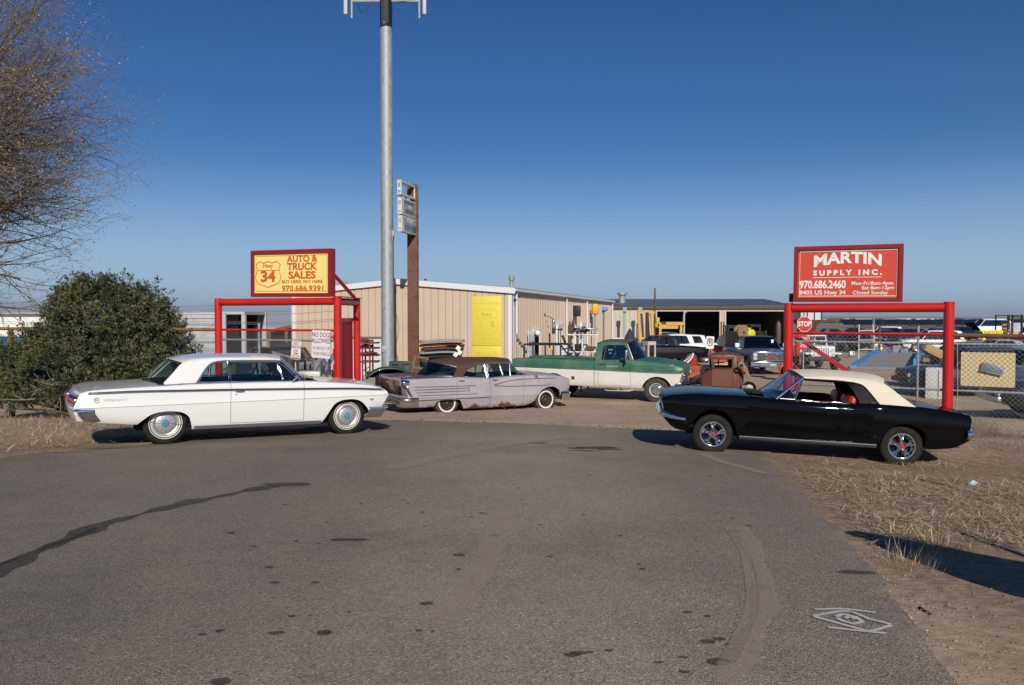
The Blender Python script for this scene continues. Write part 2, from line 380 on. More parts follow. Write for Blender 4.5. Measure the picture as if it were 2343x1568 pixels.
def decal_material(name, col, amount, scale, rough=.9):
 m, t, b = nodes(name); oc = coords(t)
 b.inputs['Base Color'].default_value = (*col, 1); b.inputs['Roughness'].default_value = rough; b.inputs['Specular IOR Level'].default_value = .25
 at_ = t.nodes.new('ShaderNodeAttribute'); at_.attribute_name = 'cover'
 n = noise_node(t, scale, 5, .7, oc)
 f = math_node(t, 'ADD', math_node(t, 'MULTIPLY', at_.outputs['Fac'], 1.5), math_node(t, 'SUBTRACT', n.outputs[0], 1.05))
 mr = t.nodes.new('ShaderNodeMapRange'); t.links.new(f, mr.inputs[0]); mr.inputs[1].default_value = -.05; mr.inputs[2].default_value = .28
 mr.inputs[3].default_value = 0; mr.inputs[4].default_value = amount
 t.links.new(mr.outputs[0], b.inputs['Alpha']); return m
class Decal:
 def __init__(s, dz): s.v = []; s.f = []; s.a = []; s.dz = dz
 def pt(s, x, y, a): s.v.append((x, y, gz(x, y) + s.dz)); s.a.append(a); return len(s.v) - 1
 def ribbon(s, pts, wd, cover=1.):
  n = len(pts); rows = []
  for i, p in enumerate(pts):
   q = pts[min(i + 1, n - 1)]; o = pts[max(i - 1, 0)]; d = Vector((q[0] - o[0], q[1] - o[1])); d.normalize(); nn = Vector((-d.y, d.x))
   ww = wd(i / (n - 1)) if callable(wd) else wd
   rows.append([s.pt(p[0] + nn.x * ww * k, p[1] + nn.y * ww * k, c * cover * (0 if i in (0, n - 1) else 1)) for k, c in ((-1, 0), (-.55, 1), (0, 1), (.55, 1), (1, 0))])
  for i in range(n - 1):
   for k in range(4): s.f.append((rows[i][k], rows[i][k + 1], rows[i + 1][k + 1], rows[i + 1][k]))
 def blob(s, c, rx, ry, cover=1., seed=0):
  N = 18; o = s.pt(c[0], c[1], cover); r1 = []; r2 = []
  for k in range(N):
   a = 2 * math.pi * k / N; j = 1 + .35 * mnoise.noise(Vector((math.cos(a) * 1.3, math.sin(a) * 1.3, seed * 3.7)))
   r1.append(s.pt(c[0] + math.cos(a) * rx * j * .6, c[1] + math.sin(a) * ry * j * .6, cover)); r2.append(s.pt(c[0] + math.cos(a) * rx * j, c[1] + math.sin(a) * ry * j, 0))
  for k in range(N):
   j = (k + 1) % N; s.f.append((o, r1[k], r1[j])); s.f.append((r1[k], r2[k], r2[j], r1[j]))
 def build(s, name, m):
  me = bpy.data.meshes.new(name); me.from_pydata(s.v, [], s.f); me.materials.append(m)
  at_ = me.attributes.new('cover', 'FLOAT', 'POINT'); at_.data.foreach_set('value', s.a); me.update()
  o = bpy.data.objects.new(name, me); COL.objects.link(o); return tag(o, kind='structure')
def px_line(pts, n=14):
 P = [ground(u, v) for u, v in pts]; out = []
 for i in range(len(P) - 1):
  for k in range(n): out.append(P[i].lerp(P[i + 1], k / n).to_2d())
 out.append(P[-1].to_2d())
 return [p + Vector((mnoise.noise(Vector((p.x * 1.7, p.y * 1.7, 1))), mnoise.noise(Vector((p.x * 1.7, p.y * 1.7, 9))))) * .035 for p in out]
D = Decal(.019)
D.ribbon(px_line([(-60, 1338), (40, 1290), (130, 1248), (230, 1206), (330, 1178), (430, 1153), (520, 1136), (600, 1120), (640, 1114)], 10), lambda t: .10 + .045 * math.sin(t * 23) + .03 * math.sin(t * 61), .95)
D.ribbon(px_line([(-60, 1318), (60, 1272), (160, 1238), (230, 1210)], 8), .04, .8)
for k, (u, v, a, b_) in enumerate([(660, 1112, .38, .14), (1365, 1027, .42, .20), (1395, 1031, .25, .10), (1316, 1028, .17, .12), (1340, 1034, .3, .06), (1232, 1016, .2, .08), (235, 1028, .55, .05), (1960, 1315, .16, .06), (1620, 1475, .05, .045), (1645, 1523, .075, .06), (975, 1387, .05, .045), (740, 1455, .05, .05), (505, 1568, .06, .06), (780, 1240, .11, .06), (820, 1240, .1, .05), (1132, 1230, .06, .06), (1050, 1275, .06, .05), (1680, 1220, .08, .05)]):
 D.blob(ground(u, v).to_2d(), a, b_, .95, k)
rs = random.Random(3)
for k in range(75):
 u, v = rs.uniform(420, 1720), 1040 + 520 * rs.random() ** 1.5; p = ground(u, v).to_2d(); r = rs.uniform(.010, .035)
 D.blob(p, r * rs.uniform(.8, 1.8), r, rs.uniform(.6, .95), k + 40)
D.build('oil_stains', decal_material('oil_stain', (.07, .06, .052), .6, 11, .6))
D = Decal(.023)
D.ribbon(px_line([(1690, 1205), (1725, 1265), (1748, 1330), (1752, 1390), (1730, 1450), (1690, 1520), (1650, 1580)], 8), lambda t: .10 + .03 * math.sin(t * 17), .58)
D.ribbon(px_line([(1665, 1200), (1705, 1280), (1725, 1370), (1700, 1450), (1660, 1520)], 8), .05, .55)
D.ribbon(px_line([(1180, 1120), (1150, 1180), (1120, 1260), (1080, 1340), (1000, 1440)], 8), .16, .55)
D.ribbon(px_line([(880, 1080), (1010, 1050), (1160, 1020), (1330, 1000)], 8), .2, .6)
D.ribbon(px_line([(1600, 1040), (1650, 1060), (1760, 1090)], 8), .1, .7)
for k, (u, v) in enumerate([][:0] and [(1010, 1500), (1330, 1420), (1420, 1290), (900, 1330), (1560, 1230), (660, 1330)]): D.blob(ground(u, v).to_2d(), .35, .2, .6, k + 7)
D.build('dust_tracks', decal_material('pale_dust', (.46, .37, .28), .42, 3.2))
D = Decal(.028)
for pts in ([(1858, 1405), (1925, 1405), (2010, 1414)], [(1855, 1421), (1880, 1417), (1920, 1411), (1947, 1411)], [(1855, 1421), (1890, 1432), (1960, 1452), (1985, 1457)], [(1945, 1411), (1990, 1430), (2048, 1443)], [(2048, 1443), (2000, 1455), (1975, 1458)], [(1888, 1448), (1940, 1454), (1980, 1458), (2028, 1462)], [(1908, 1424), (1925, 1418), (1955, 1424), (1972, 1436), (1950, 1441), (1925, 1434), (1910, 1426)], [(1930, 1428), (1945, 1422), (1955, 1432)]):
 D.ribbon(px_line(pts, 6), .017, .95)
D.build('road_marking', decal_material('sprayed_white_paint', (.74, .74, .72), .62, 22))

# ---------------------------------------------------------------- dry grass, litter and gravel
STRAW = [pbr('straw_pale', (.62, .50, .31), .8), pbr('straw_tan', (.36, .26, .15), .8), pbr('straw_brown', (.20, .13, .07), .85), pbr('straw_grey', (.30, .26, .21), .85)]
def blade(mb, p, d, L, wd, up, rnd, bend=.2):
 """one dry stalk: three points, flat strip"""
 side = Vector((-d.y, d.x, 0)) * wd; q = p + d * L * .5 + Vector((0, 0, up * L * .55)); e = p + d * L * (1 - bend * up) + Vector((0, 0, up * L * (1 - bend)))
 mb.mi = rnd.choice((0, 0, 1, 1, 1, 2, 3)); mb.add([p - side, p + side, q + side * .8, q - side * .8, e], [(0, 1, 2, 3), (3, 2, 4)])
def straw_patch(name, n, pick, lo, hi, upf, wd=.0026, seed=1):
 rnd = random.Random(seed); mb = MB()
 k = 0
 while k < n:
  q = pick(rnd)
  if q is None: continue
  a = rnd.uniform(0, 6.283); d = Vector((math.cos(a), math.sin(a), 0)); up = upf(rnd)
  blade(mb, Vector((q[0], q[1], gz(q[0], q[1]) + .004 + rnd.random() * .03)), d, rnd.uniform(lo, hi), wd * rnd.uniform(.7, 1.6), up, rnd); k += 1
 o = mb.build(name, STRAW, smooth=0, recalc=False); return tag(o, kind='stuff')
def pick_right(r):
 x, y = r.uniform(2.2, 9.5), r.uniform(3.2, 10.6)
 if x < xR(y) + .08 + .5 * r.random(): return None
 den = mnoise.noise(Vector((x * .55, y * .55, 4))) * 1.2 + mnoise.noise(Vector((x * 2.2, y * 2.2, 7))) * .6 + .50
 edge = x - xR(y)
 if y < 6.3: den += -.9 + .45 * (edge - .6)
 elif y > 9.6: den -= .45
 else: den += .28
 return (x, y) if r.random() < den else None
def pick_left(r):
 x, y = r.uniform(-15, -5.2), r.uniform(10.6, 18.5)
 if x > xL(y) - .3 - r.random() * .7: return None
 den = mnoise.noise(Vector((x * .5, y * .5, 2))) * 1.1 + .62
 return (x, y) if r.random() < den else None
def pick_verge(r):
 x, y = r.uniform(2.6, 9), r.uniform(10.4, 14)
 if x < xR(min(y, 13.)) + .2: return None
 den = mnoise.noise(Vector((x * 1.1, y * 1.1, 2))) * 1.2 + (.05 if y < 12.6 else .35)
 return (x, y) if r.random() < den else None
straw_patch('dry_grass', 46000, pick_right, .04, .26, lambda r: max(0, r.gauss(.08, .12)), .0030, 1)
straw_patch('dry_grass', 17000, pick_left, .06, .34, lambda r: max(0, r.gauss(.14, .2)), .0032, 2)
straw_patch('dry_grass', 2300, pick_verge, .05, .25, lambda r: max(0, r.gauss(.12, .2)), .003, 3)
rnd = random.Random(11); mb = MB()
GRAV = [pbr('pale_stone', (.31, .26, .21), .9), pbr('brown_stone', (.25, .19, .14), .9), pbr('dark_stone', (.10, .09, .085), .9)]
def stone(x, y, r):
 mb.mi = rnd.choice((0, 1, 1, 2)); mb.ico((x, y, gz(x, y) + r * .3), r, 1, (rnd.uniform(.8, 1.4), rnd.uniform(.8, 1.3), .6), .6)
for k in range(650):
 t = rnd.random(); y = 17.3 - 2.6 * t + abs(rnd.gauss(0, .5)); x = -3.5 + 7.4 * t + rnd.gauss(0, .4); stone(x, y, rnd.uniform(.008, .026))
for k in range(1100):
 y = 3 + 8 * rnd.random() ** 1.4; x = xR(y) + abs(rnd.gauss(.12, .4)); stone(x, y, rnd.uniform(.002, .010))
for k in range(260):
 y = rnd.uniform(2.5, 12); x = rnd.uniform(-6, xR(y)); p = (x, y); stone(x, y + 0, rnd.uniform(.003, .008)); 
tag(mb.build('gravel', GRAV, smooth=0), kind='stuff')

def grass_clump(name, label, c, n, rad, lo, hi, seed, lean=(0, 0)):
 rnd = random.Random(seed); mb = MB(); L = []
 for k in range(n):
  a = rnd.uniform(0, 6.283); r = rad * math.sqrt(rnd.random()); p = Vector((c[0] + math.cos(a) * r, c[1] + math.sin(a) * r, 0)); p.z = gz(p.x, p.y)
  d = Vector((math.cos(a) + rnd.gauss(0, .5) + lean[0], math.sin(a) + rnd.gauss(0, .5) + lean[1], 0)); d.normalize()
  blade(mb, p, d * rnd.uniform(.2, .8), rnd.uniform(lo, hi) * (1.15 - .6 * r / rad), rnd.uniform(.0015, .004), rnd.uniform(.6, 1.1), rnd, .25)
 return tag(mb.build(name, STRAW, smooth=0, recalc=False), label, 'grass')
c = ground(2225, 1002)
grass_clump('dry_grass_clump', 'tall clump of dry brown grass behind the black convertible by the fence', (c.x + .05, c.y + .45), 2600, .62, .25, .75, 5, (.5, -.2))
c = ground(2318, 1005)
grass_clump('dry_grass_clump', 'low sprawling dry grass at the foot of the fence at the right edge', (c.x + .1, c.y + .3), 900, .5, .1, .35, 6)
c = ground(1990, 1225)
grass_clump('dry_grass_clump', 'small dry weed tuft lying at the tip of the big shadow', (c.x + .4, c.y - .35), 160, .28, .1, .3, 8)
c = ground(2105, 1290)
grass_clump('dry_grass_clump', 'dry weed tuft at the lower edge of the big shadow', (c.x - .1, c.y - .05), 180, .25, .1, .32, 9)
c = ground(8, 985)
for k, (u, v, n) in enumerate([(60, 930, 500), (150, 905, 500), (280, 905, 400)]):
 c = ground(u, v)
 grass_clump('dry_grass_clump', ['dry stalks at the foot of the yellowed fence post', 'dry stalks under the left half of the green bush', 'dry stalks under the green bush behind the white car'][k], (c.x, c.y), n, .9, .2, .65, 20 + k)

# brown block beside the white car's rear
p = ground(338, 984)
mb = MB(); mb.bbox((0, 0, .05), (.42, .2, .12), .02); mb.box((.25, .02, .04), (.12, .16, .08), .3)
o = mb.build('wood_block', pbr('weathered_wood', (.13, .10, .075), .9, var=.4, vs=20)); o.location = p; o.rotation_euler = (0, 0, .15); tag(o, 'weathered brown block on the ground under the rear of the white car', 'block')
p = ground(2225, 1110)
mb = MB(); mb.ico((0, 0, .03), .045, 2, (1.3, 1, .7), 1.2); o = mb.build('crumpled_wrapper', pbr('foil', (.75, .8, .85), .25, .3), smooth=0); o.location = p; tag(o, 'crumpled pale wrapper lying in the straw', 'litter')
def stick(name, label, a, b, r, col):
 A, B = ground(*a), ground(*b); mb = MB(); n = 7
 mb.tube([A.lerp(B, k / n) + Vector((0, 0, r + .01 * math.sin(k * 2.1) ** 2)) for k in range(n + 1)], [r * (1 - .4 * k / n) for k in range(n + 1)], 6)
 tag(mb.build(name, col), label, 'stick')
stick('dead_stick', 'dark stick lying across the straw behind the black car\'s shadow', (2105, 1100), (2190, 1120), .012, pbr('dark_bark', (.035, .028, .022), .9))
stick('dead_stick', 'short dark stick on bare soil near the lower right corner', (2102, 1393), (2130, 1410), .007, pbr('dark_bark', (.035, .028, .022), .9))
stick('dead_stick', 'long pale broken stalk pointing at the white car\'s rear bumper', (185, 952), (166, 962), .012, STRAW[1])

# ---------------------------------------------------------------- trees and bushes
BARK = pbr('grey_bark', (.15, .12, .092), .95, var=.35, vs=12, bump=.4, bs=25)
TWIG = pbr('twig', (.16, .125, .09), .9, var=.3, vs=3)
LEAF = [pbr('dry_leaf_orange', (.36, .19, .08), .8), pbr('dry_leaf_tan', (.46, .34, .18), .8), pbr('dry_leaf_olive', (.17, .15, .065), .8), pbr('dry_leaf_brown', (.15, .085, .05), .8)]
def bare_tree(base, seed):
 rnd = random.Random(seed); root = thing('bare_tree', 'tall bare tree with thin twigs and sparse brown leaves at the left edge', 'tree', base); root.scale = (1, 1, 1.08)
 tk, tw, lf = MB(), MB(), MB(); B = Vector(base)
 cen = Vector((0, 0, 6.2))
 def leaf(p, n):
  for _ in range(n):
   lf.mi = rnd.choice((0, 0, 1, 2, 3)); q = p + Vector((rnd.gauss(0, .1), rnd.gauss(0, .1), rnd.gauss(0, .08) - .03)); a = Vector((rnd.gauss(0, 1), rnd.gauss(0, 1), rnd.gauss(0, 1) - .6)).normalized() * rnd.uniform(.035, .065)
   b = a.cross(Vector((rnd.random(), rnd.random(), rnd.random()))).normalized() * .013
   lf.add([q, q + a * .5 + b, q + a, q + a * .5 - b], [(0, 1, 2, 3)])
 def visible(p):
  q = B + p; return q.x > -.80 * q.y - .6 or rnd.random() < .12
 def grow(p, d, L, r, lev):
  if lev >= 2 and (not visible(p + d * L) or (p.z < 4.6 and rnd.random() < .42)): return
  n = 5 if lev < 2 else (4 if lev < 4 else 3); pts = [p.copy()]; dd = d.copy(); q = p.copy()
  for k in range(n):
   dd = (dd + Vector((rnd.gauss(0, .10), rnd.gauss(0, .10), rnd.gauss(0, .09) + (.06 if q.z < 4.5 else -.008 if lev > 2 else .02)))).normalized()
   q = q + dd * (L / n); pts.append(q.copy())
  rr = [r * (1 - .55 * k / n) for k in range(n + 1)]
  if B.z + min(pt.z for pt in pts) < .35 and lev > 0: return
  (tk if lev < 3 else tw).tube(pts, rr, 7 if lev < 2 else (5 if lev == 2 else 3))
  if lev == 5:
   if rnd.random() < .8 and q.z > 2: leaf(q, rnd.randint(3, 8))
   return
  nc = (7, 6, 5, 4, 3)[lev]
  for k in range(nc):
   f = (.25 + .75 * (k + rnd.random()) / nc) * n; i = min(n - 1, int(f)); s = pts[i].lerp(pts[i + 1], f - i)
   ax_ = Vector((rnd.gauss(0, 1), rnd.gauss(0, 1), rnd.gauss(0, 1))).cross(dd)
   if ax_.length < 1e-3: continue
   ang = rnd.uniform(.35, .95) if lev else rnd.uniform(.5, 1.15)
   nd = Matrix.Rotation(ang, 3, ax_.normalized()) @ (pts[i + 1] - pts[i]).normalized()
   out = (s - cen); out.normalize(); nd = (nd + out * (.35 if lev < 3 else .12)).normalized()
   grow(s, nd, L * rnd.uniform(.50, .72), max(.005, rr[i] * rnd.uniform(.48, .66)), lev + 1)
  if lev: grow(q, dd, L * .6, max(.004, rr[-1] * .85), lev + 1)
 trunk = [Vector((0, 0, -.2)), Vector((.05, 0, 1)), Vector((.2, .05, 2)), Vector((.25, 0, 3.0))]
 tk.tube(trunk, [.34, .28, .25, .22], 12)
 for k in range(13):
  a = k * 2.4 + rnd.uniform(-.3, .3); el = rnd.uniform(.35, 1.25) if k < 9 else rnd.uniform(.9, 1.45)
  d = Vector((math.cos(a) * math.cos(el), math.sin(a) * math.cos(el), math.sin(el)))
  grow(trunk[3] + Vector((0, 0, rnd.uniform(-1.0, .3))), d, rnd.uniform(2.6, 3.3), .11, 1)
 for el, az, z, L in ((.16, .1, 2.2, 3.9), (.30, -.15, 2.4, 3.7), (.10, -.1, 2.0, 2.3), (.50, .05, 3.0, 3.3), (.62, -.25, 3.2, 3.8), (.75, .1, 3.4, 4.1), (.9, -.1, 3.4, 4.2), (.7, .3, 3.2, 3.7), (.85, -.4, 3.4, 4.1), (1.05, 0, 3.6, 4.2), (1.2, .3, 3.6, 4.2), (1.1, -.5, 3.6, 4.2)):
  grow(Vector((.2, 0, z)), Vector((math.cos(az) * math.cos(el), math.sin(az) * math.cos(el), math.sin(el))), L, .10, 1)
 tk.build('trunk', BARK, root, recalc=False); c = tw.build('branches', TWIG, root, smooth=0, recalc=False); lf.build('leaves', LEAF, c, smooth=0, recalc=False)
bare_tree((-17.0, 20.2, gz(-17.0, 20.2) + .4), 4)

GREEN = [pbr('juniper_mid', (.066, .078, .028), .8), pbr('juniper_olive', (.115, .115, .045), .8), pbr('juniper_dark', (.036, .052, .024), .8), pbr('juniper_tip', (.165, .16, .072), .75)]
def juniper(base, seed):
 rnd = random.Random(seed); B = Vector(base)
 root = thing('juniper_bush', 'broad rounded dark green juniper bush behind the rear of the white car', 'bush', base)
 lob = [((.35, 0, 1.95), (1.55, 1.3, 1.42)), ((-.85, .1, 1.35), (1.25, 1.15, 1.1)), ((1.25, .05, 1.35), (1.0, 1.05, 1.25)), ((.2, -.55, 1.15), (1.6, .9, 1.05)), ((-1.55, .1, .95), (.85, .85, .85)), ((.9, -.2, 2.3), (.75, .7, .75)), ((-.15, .1, 2.55), (.8, .7, .75)), ((-1.6, -.4, .45), (.7, .6, .4)), ((1.35, -.1, .85), (1.0, 1.0, .85)), ((-1.2, -.1, .85), (1.1, 1., .8)), ((.4, -.3, .8), (1.3, 1., .7))]
 fo, br = MB(), MB(); pts = []
 while len(pts) < 4200:
  c, s = rnd.choice(lob); d = Vector((rnd.gauss(0, 1), rnd.gauss(0, 1), rnd.gauss(0, 1))).normalized(); k = rnd.uniform(.55, 1.02)
  p = Vector((c[0] + d.x * s[0] * k, c[1] + d.y * s[1] * k, c[2] + d.z * s[2] * k))
  if p.z < .42 + .3 * mnoise.noise(p * 1.3): continue
  if any(sum(((p[i] - cc[i]) / ss[i]) ** 2 for i in range(3)) < .27 for cc, ss in lob): continue
  if mnoise.noise(p * 1.35) < -.27: continue
  pts.append((p, d))
 for p, d in pts:
  d = (d * .8 + Vector((rnd.gauss(0, .35), rnd.gauss(0, .35), .35 + rnd.gauss(0, .3)))).normalized()
  shade = mnoise.noise(p * 1.9 + Vector((5, 0, 0))); L = rnd.uniform(.16, .36); w_ = .10 * rnd.uniform(.8, 1.3)
  a = d.orthogonal().normalized(); b = d.cross(a)
  for k in range(32):
   t = rnd.random(); th = rnd.uniform(0, 6.283); o = (a * math.cos(th) + b * math.sin(th))
   s = p + d * L * t + o * w_ * (1 - t) * rnd.random(); e = (d * .75 + o * .8 + Vector((rnd.gauss(0, .25), rnd.gauss(0, .25), .15))).normalized() * rnd.uniform(.04, .085)
   wv = e.cross(Vector((rnd.gauss(0, 1), rnd.gauss(0, 1), rnd.gauss(0, 1)))).normalized() * rnd.uniform(.008, .014)
   fo.mi = (3 if t > .8 and rnd.random() < .4 else 1 if shade > .05 else 0 if shade > -.18 else 2) if rnd.random() < .8 else rnd.randrange(3)
   fo.add([s - wv * .6, s + wv * .6, s + e * .65 + wv, s + e * 1.0, s + e * .65 - wv], [(0, 1, 2, 3, 4)])
 fo.build('foliage', GREEN, root, smooth=0, recalc=False)
 for k in range(16):
  a = rnd.uniform(0, 6.28); q = Vector((rnd.gauss(0, .3), rnd.gauss(0, .3), -.1)); P = [q]
  d = Vector((math.cos(a) * .8, math.sin(a) * .6, .75))
  for i in range(7): d = (d + Vector((rnd.gauss(0, .25), rnd.gauss(0, .25), rnd.gauss(0, .1)))).normalized(); q = q + d * .3; P.append(q)
  br.tube(P, [.045 * (1 - i / 8.5) for i in range(8)], 5)
 br.build('trunk', BARK, root, recalc=False)
 dead = MB()
 def twig(p, d, L, r, lev):
  P = [p]; q = p
  for i in range(4): d = (d + Vector((rnd.gauss(0, .22), rnd.gauss(0, .22), rnd.gauss(0, .2)))).normalized(); q = q + d * L / 4; P.append(q)
  dead.tube(P, [r * (1 - .15 * i) for i in range(5)], 4)
  if lev:
   for k in range(3): twig(P[rnd.randint(1, 4)], (d + Vector((rnd.gauss(0, .6), rnd.gauss(0, .4), rnd.gauss(0, .6)))).normalized(), L * .6, r * .6, lev - 1)
 for p, d in (((.05, -1.15, .95), (-.8, -.5, -.35)), ((-.1, -1.2, .85), (-.3, -.3, -.9)), ((-1.5, -.9, .6), (-.9, -.3, .1)), ((-.8, -1.1, .6), (-.8, -.5, 0))): twig(Vector(p), Vector(d), .75, .016, 2)
 for k in range(70):
  p, d = rnd.choice(pts)
  if p.z > .9: twig(p * .97, (d + Vector((0, 0, -.2))).normalized(), rnd.uniform(.15, .32), .006, 0)
 dead.build('dead_twigs', pbr('dead_twig', (.24, .19, .15), .9), root, recalc=False)
juniper((-9.85, 18.5, gz(-9.85, 18.5) - .05), 8)
# ---------------------------------------------------------------- vehicle kit
# car axes: x forward, y left, z up, origin on the ground half-way between the axles
class Shell:
 """body surface of a vehicle: side profile curves, cross-section rows, arches, shaped ends"""
 def __init__(s, x0, x1, W, zl, zt, zc, rows, arches=(), dxf=None, dxr=None, Lb=.5, bulge_f=.0, bulge_r=.0, deckp=2.2, cab=None):
  s.__dict__.update(locals()); s.dxf = dxf or (lambda z: 0); s.dxr = dxr or (lambda z: 0)
 def zlow(s, x):
  z = s.zl(x)
  for a in s.arches:
   if a[0][0] <= x <= a[-1][0]: z = max(z, s.arch_cv(a)(x))
  return z
 def arch_cv(s, a):
  k = id(a); c = s.__dict__.setdefault('_ac', {})
  if k not in c: c[k] = cv(a)
  return c[k]
 def prof(s, x): return s.rows(x, s.zl(x), s.zt(x))
 def y(s, x, z):
  p = s.prof(x)
  if z <= p[0][0]: return s.W(x) + p[0][1]
  for (z0, d0), (z1, d1) in zip(p, p[1:]):
   if z <= z1: return s.W(x) + d0 + (d1 - d0) * (z - z0) / max(1e-6, z1 - z0)
  return s.W(x) + p[-1][1]
 def P(s, x, y, z):
  f = sst(s.x1 - s.Lb, s.x1, x); r = 1 - sst(s.x0, s.x0 + s.Lb, x); q = 1 - min(1, abs(y) / max(.1, s.W(x))) ** 2
  return Vector((x + f * (s.dxf(z) + s.bulge_f * q) + r * (s.dxr(z) - s.bulge_r * q), y, z))
 def S(s, x, z, side, off=0.): return s.P(x, side * (s.y(x, z) + off), z)
 def stations(s, a, b, step=.09, extra=()):
  xs = {a, b}; n = max(2, int((b - a) / step)); xs |= {a + (b - a) * k / n for k in range(n + 1)}
  for ar in s.arches:
   c, r = (ar[0][0] + ar[-1][0]) / 2, (ar[-1][0] - ar[0][0]) / 2
   xs |= {c + r * math.cos(math.pi * k / 22) for k in range(23)} | {c - r - .004, c + r + .004}
  xs |= set(extra); xs = sorted(x for x in xs if a - 1e-6 <= x <= b + 1e-6); out = [xs[0]]
  for x in xs[1:]:
   if x - out[-1] > .0035: out.append(x)
  out[-1] = b; return out
 def side_grid(s, mb, xs, side, zmin=None, rowmat=None, i0=0, lip=0.):
  """side panel rows; zmin(x) cuts the panel from below"""
  rows = []
  for x in xs:
   p = s.prof(x); lo = s.zlow(x) if zmin is None else max(s.zlow(x), zmin(x))
   r = []
   for i, (z, d) in enumerate(p):
    zz = max(z, lo) if i else lo
    r.append(s.S(x, zz, side))
   rows.append(r)
  if rowmat is None: mb.grid(rows)
  else:
   for i in range(len(rows[0]) - 1):
    mb.mi = rowmat[i]; mb.grid([[r[i], r[i + 1]] for r in rows])
   mb.mi = 0
  if lip:
   mb.grid([[r[0], Vector((r[0].x, r[0].y - side * lip, r[0].z + .004))] for r in rows])
  return rows
 def deck_pt(s, x, sfrac, side, dz=0.):
  zt, zc = s.zt(x), s.zc(x); wt = s.y(x, zt + 1)
  return s.P(x, side * wt * (1 - sfrac), zt + (zc - zt) * (1 - (1 - sfrac) ** s.deckp) + dz)
 def deck(s, mb, xs, sr, sides=(-1, 1)):
  for sd_ in sides: mb.grid([[s.deck_pt(x, k, sd_) for k in sr] for x in xs])
 def cap(s, mb, x, front, m=10, top=True, zr=None):
  """closes an end across the width"""
  p = s.prof(x); lo = s.zlow(x); rows = []
  for i, (z, d) in enumerate(p):
   zz = max(z, lo) if i else lo; yy = s.y(x, zz)
   rows.append([s.P(x, yy * (2 * k / m - 1), zz) for k in range(m + 1)])
  mb.grid(rows)
  zt = s.zt(x); wt = s.y(x, zt + 1)
  mb.grid([rows[-1], [s.P(x, wt * (2 * k / m - 1), zt + (s.zc(x) - zt) * (1 - abs(2 * k / m - 1) ** s.deckp)) for k in range(m + 1)]])

def curve_strip(sh, mb, xs, zf, off, side, r_n, r_t, n=6):
 mb.tube([sh.S(x, zf(x), side, off) for x in xs], 0, n, flat=((0, side, .0), r_n, r_t))

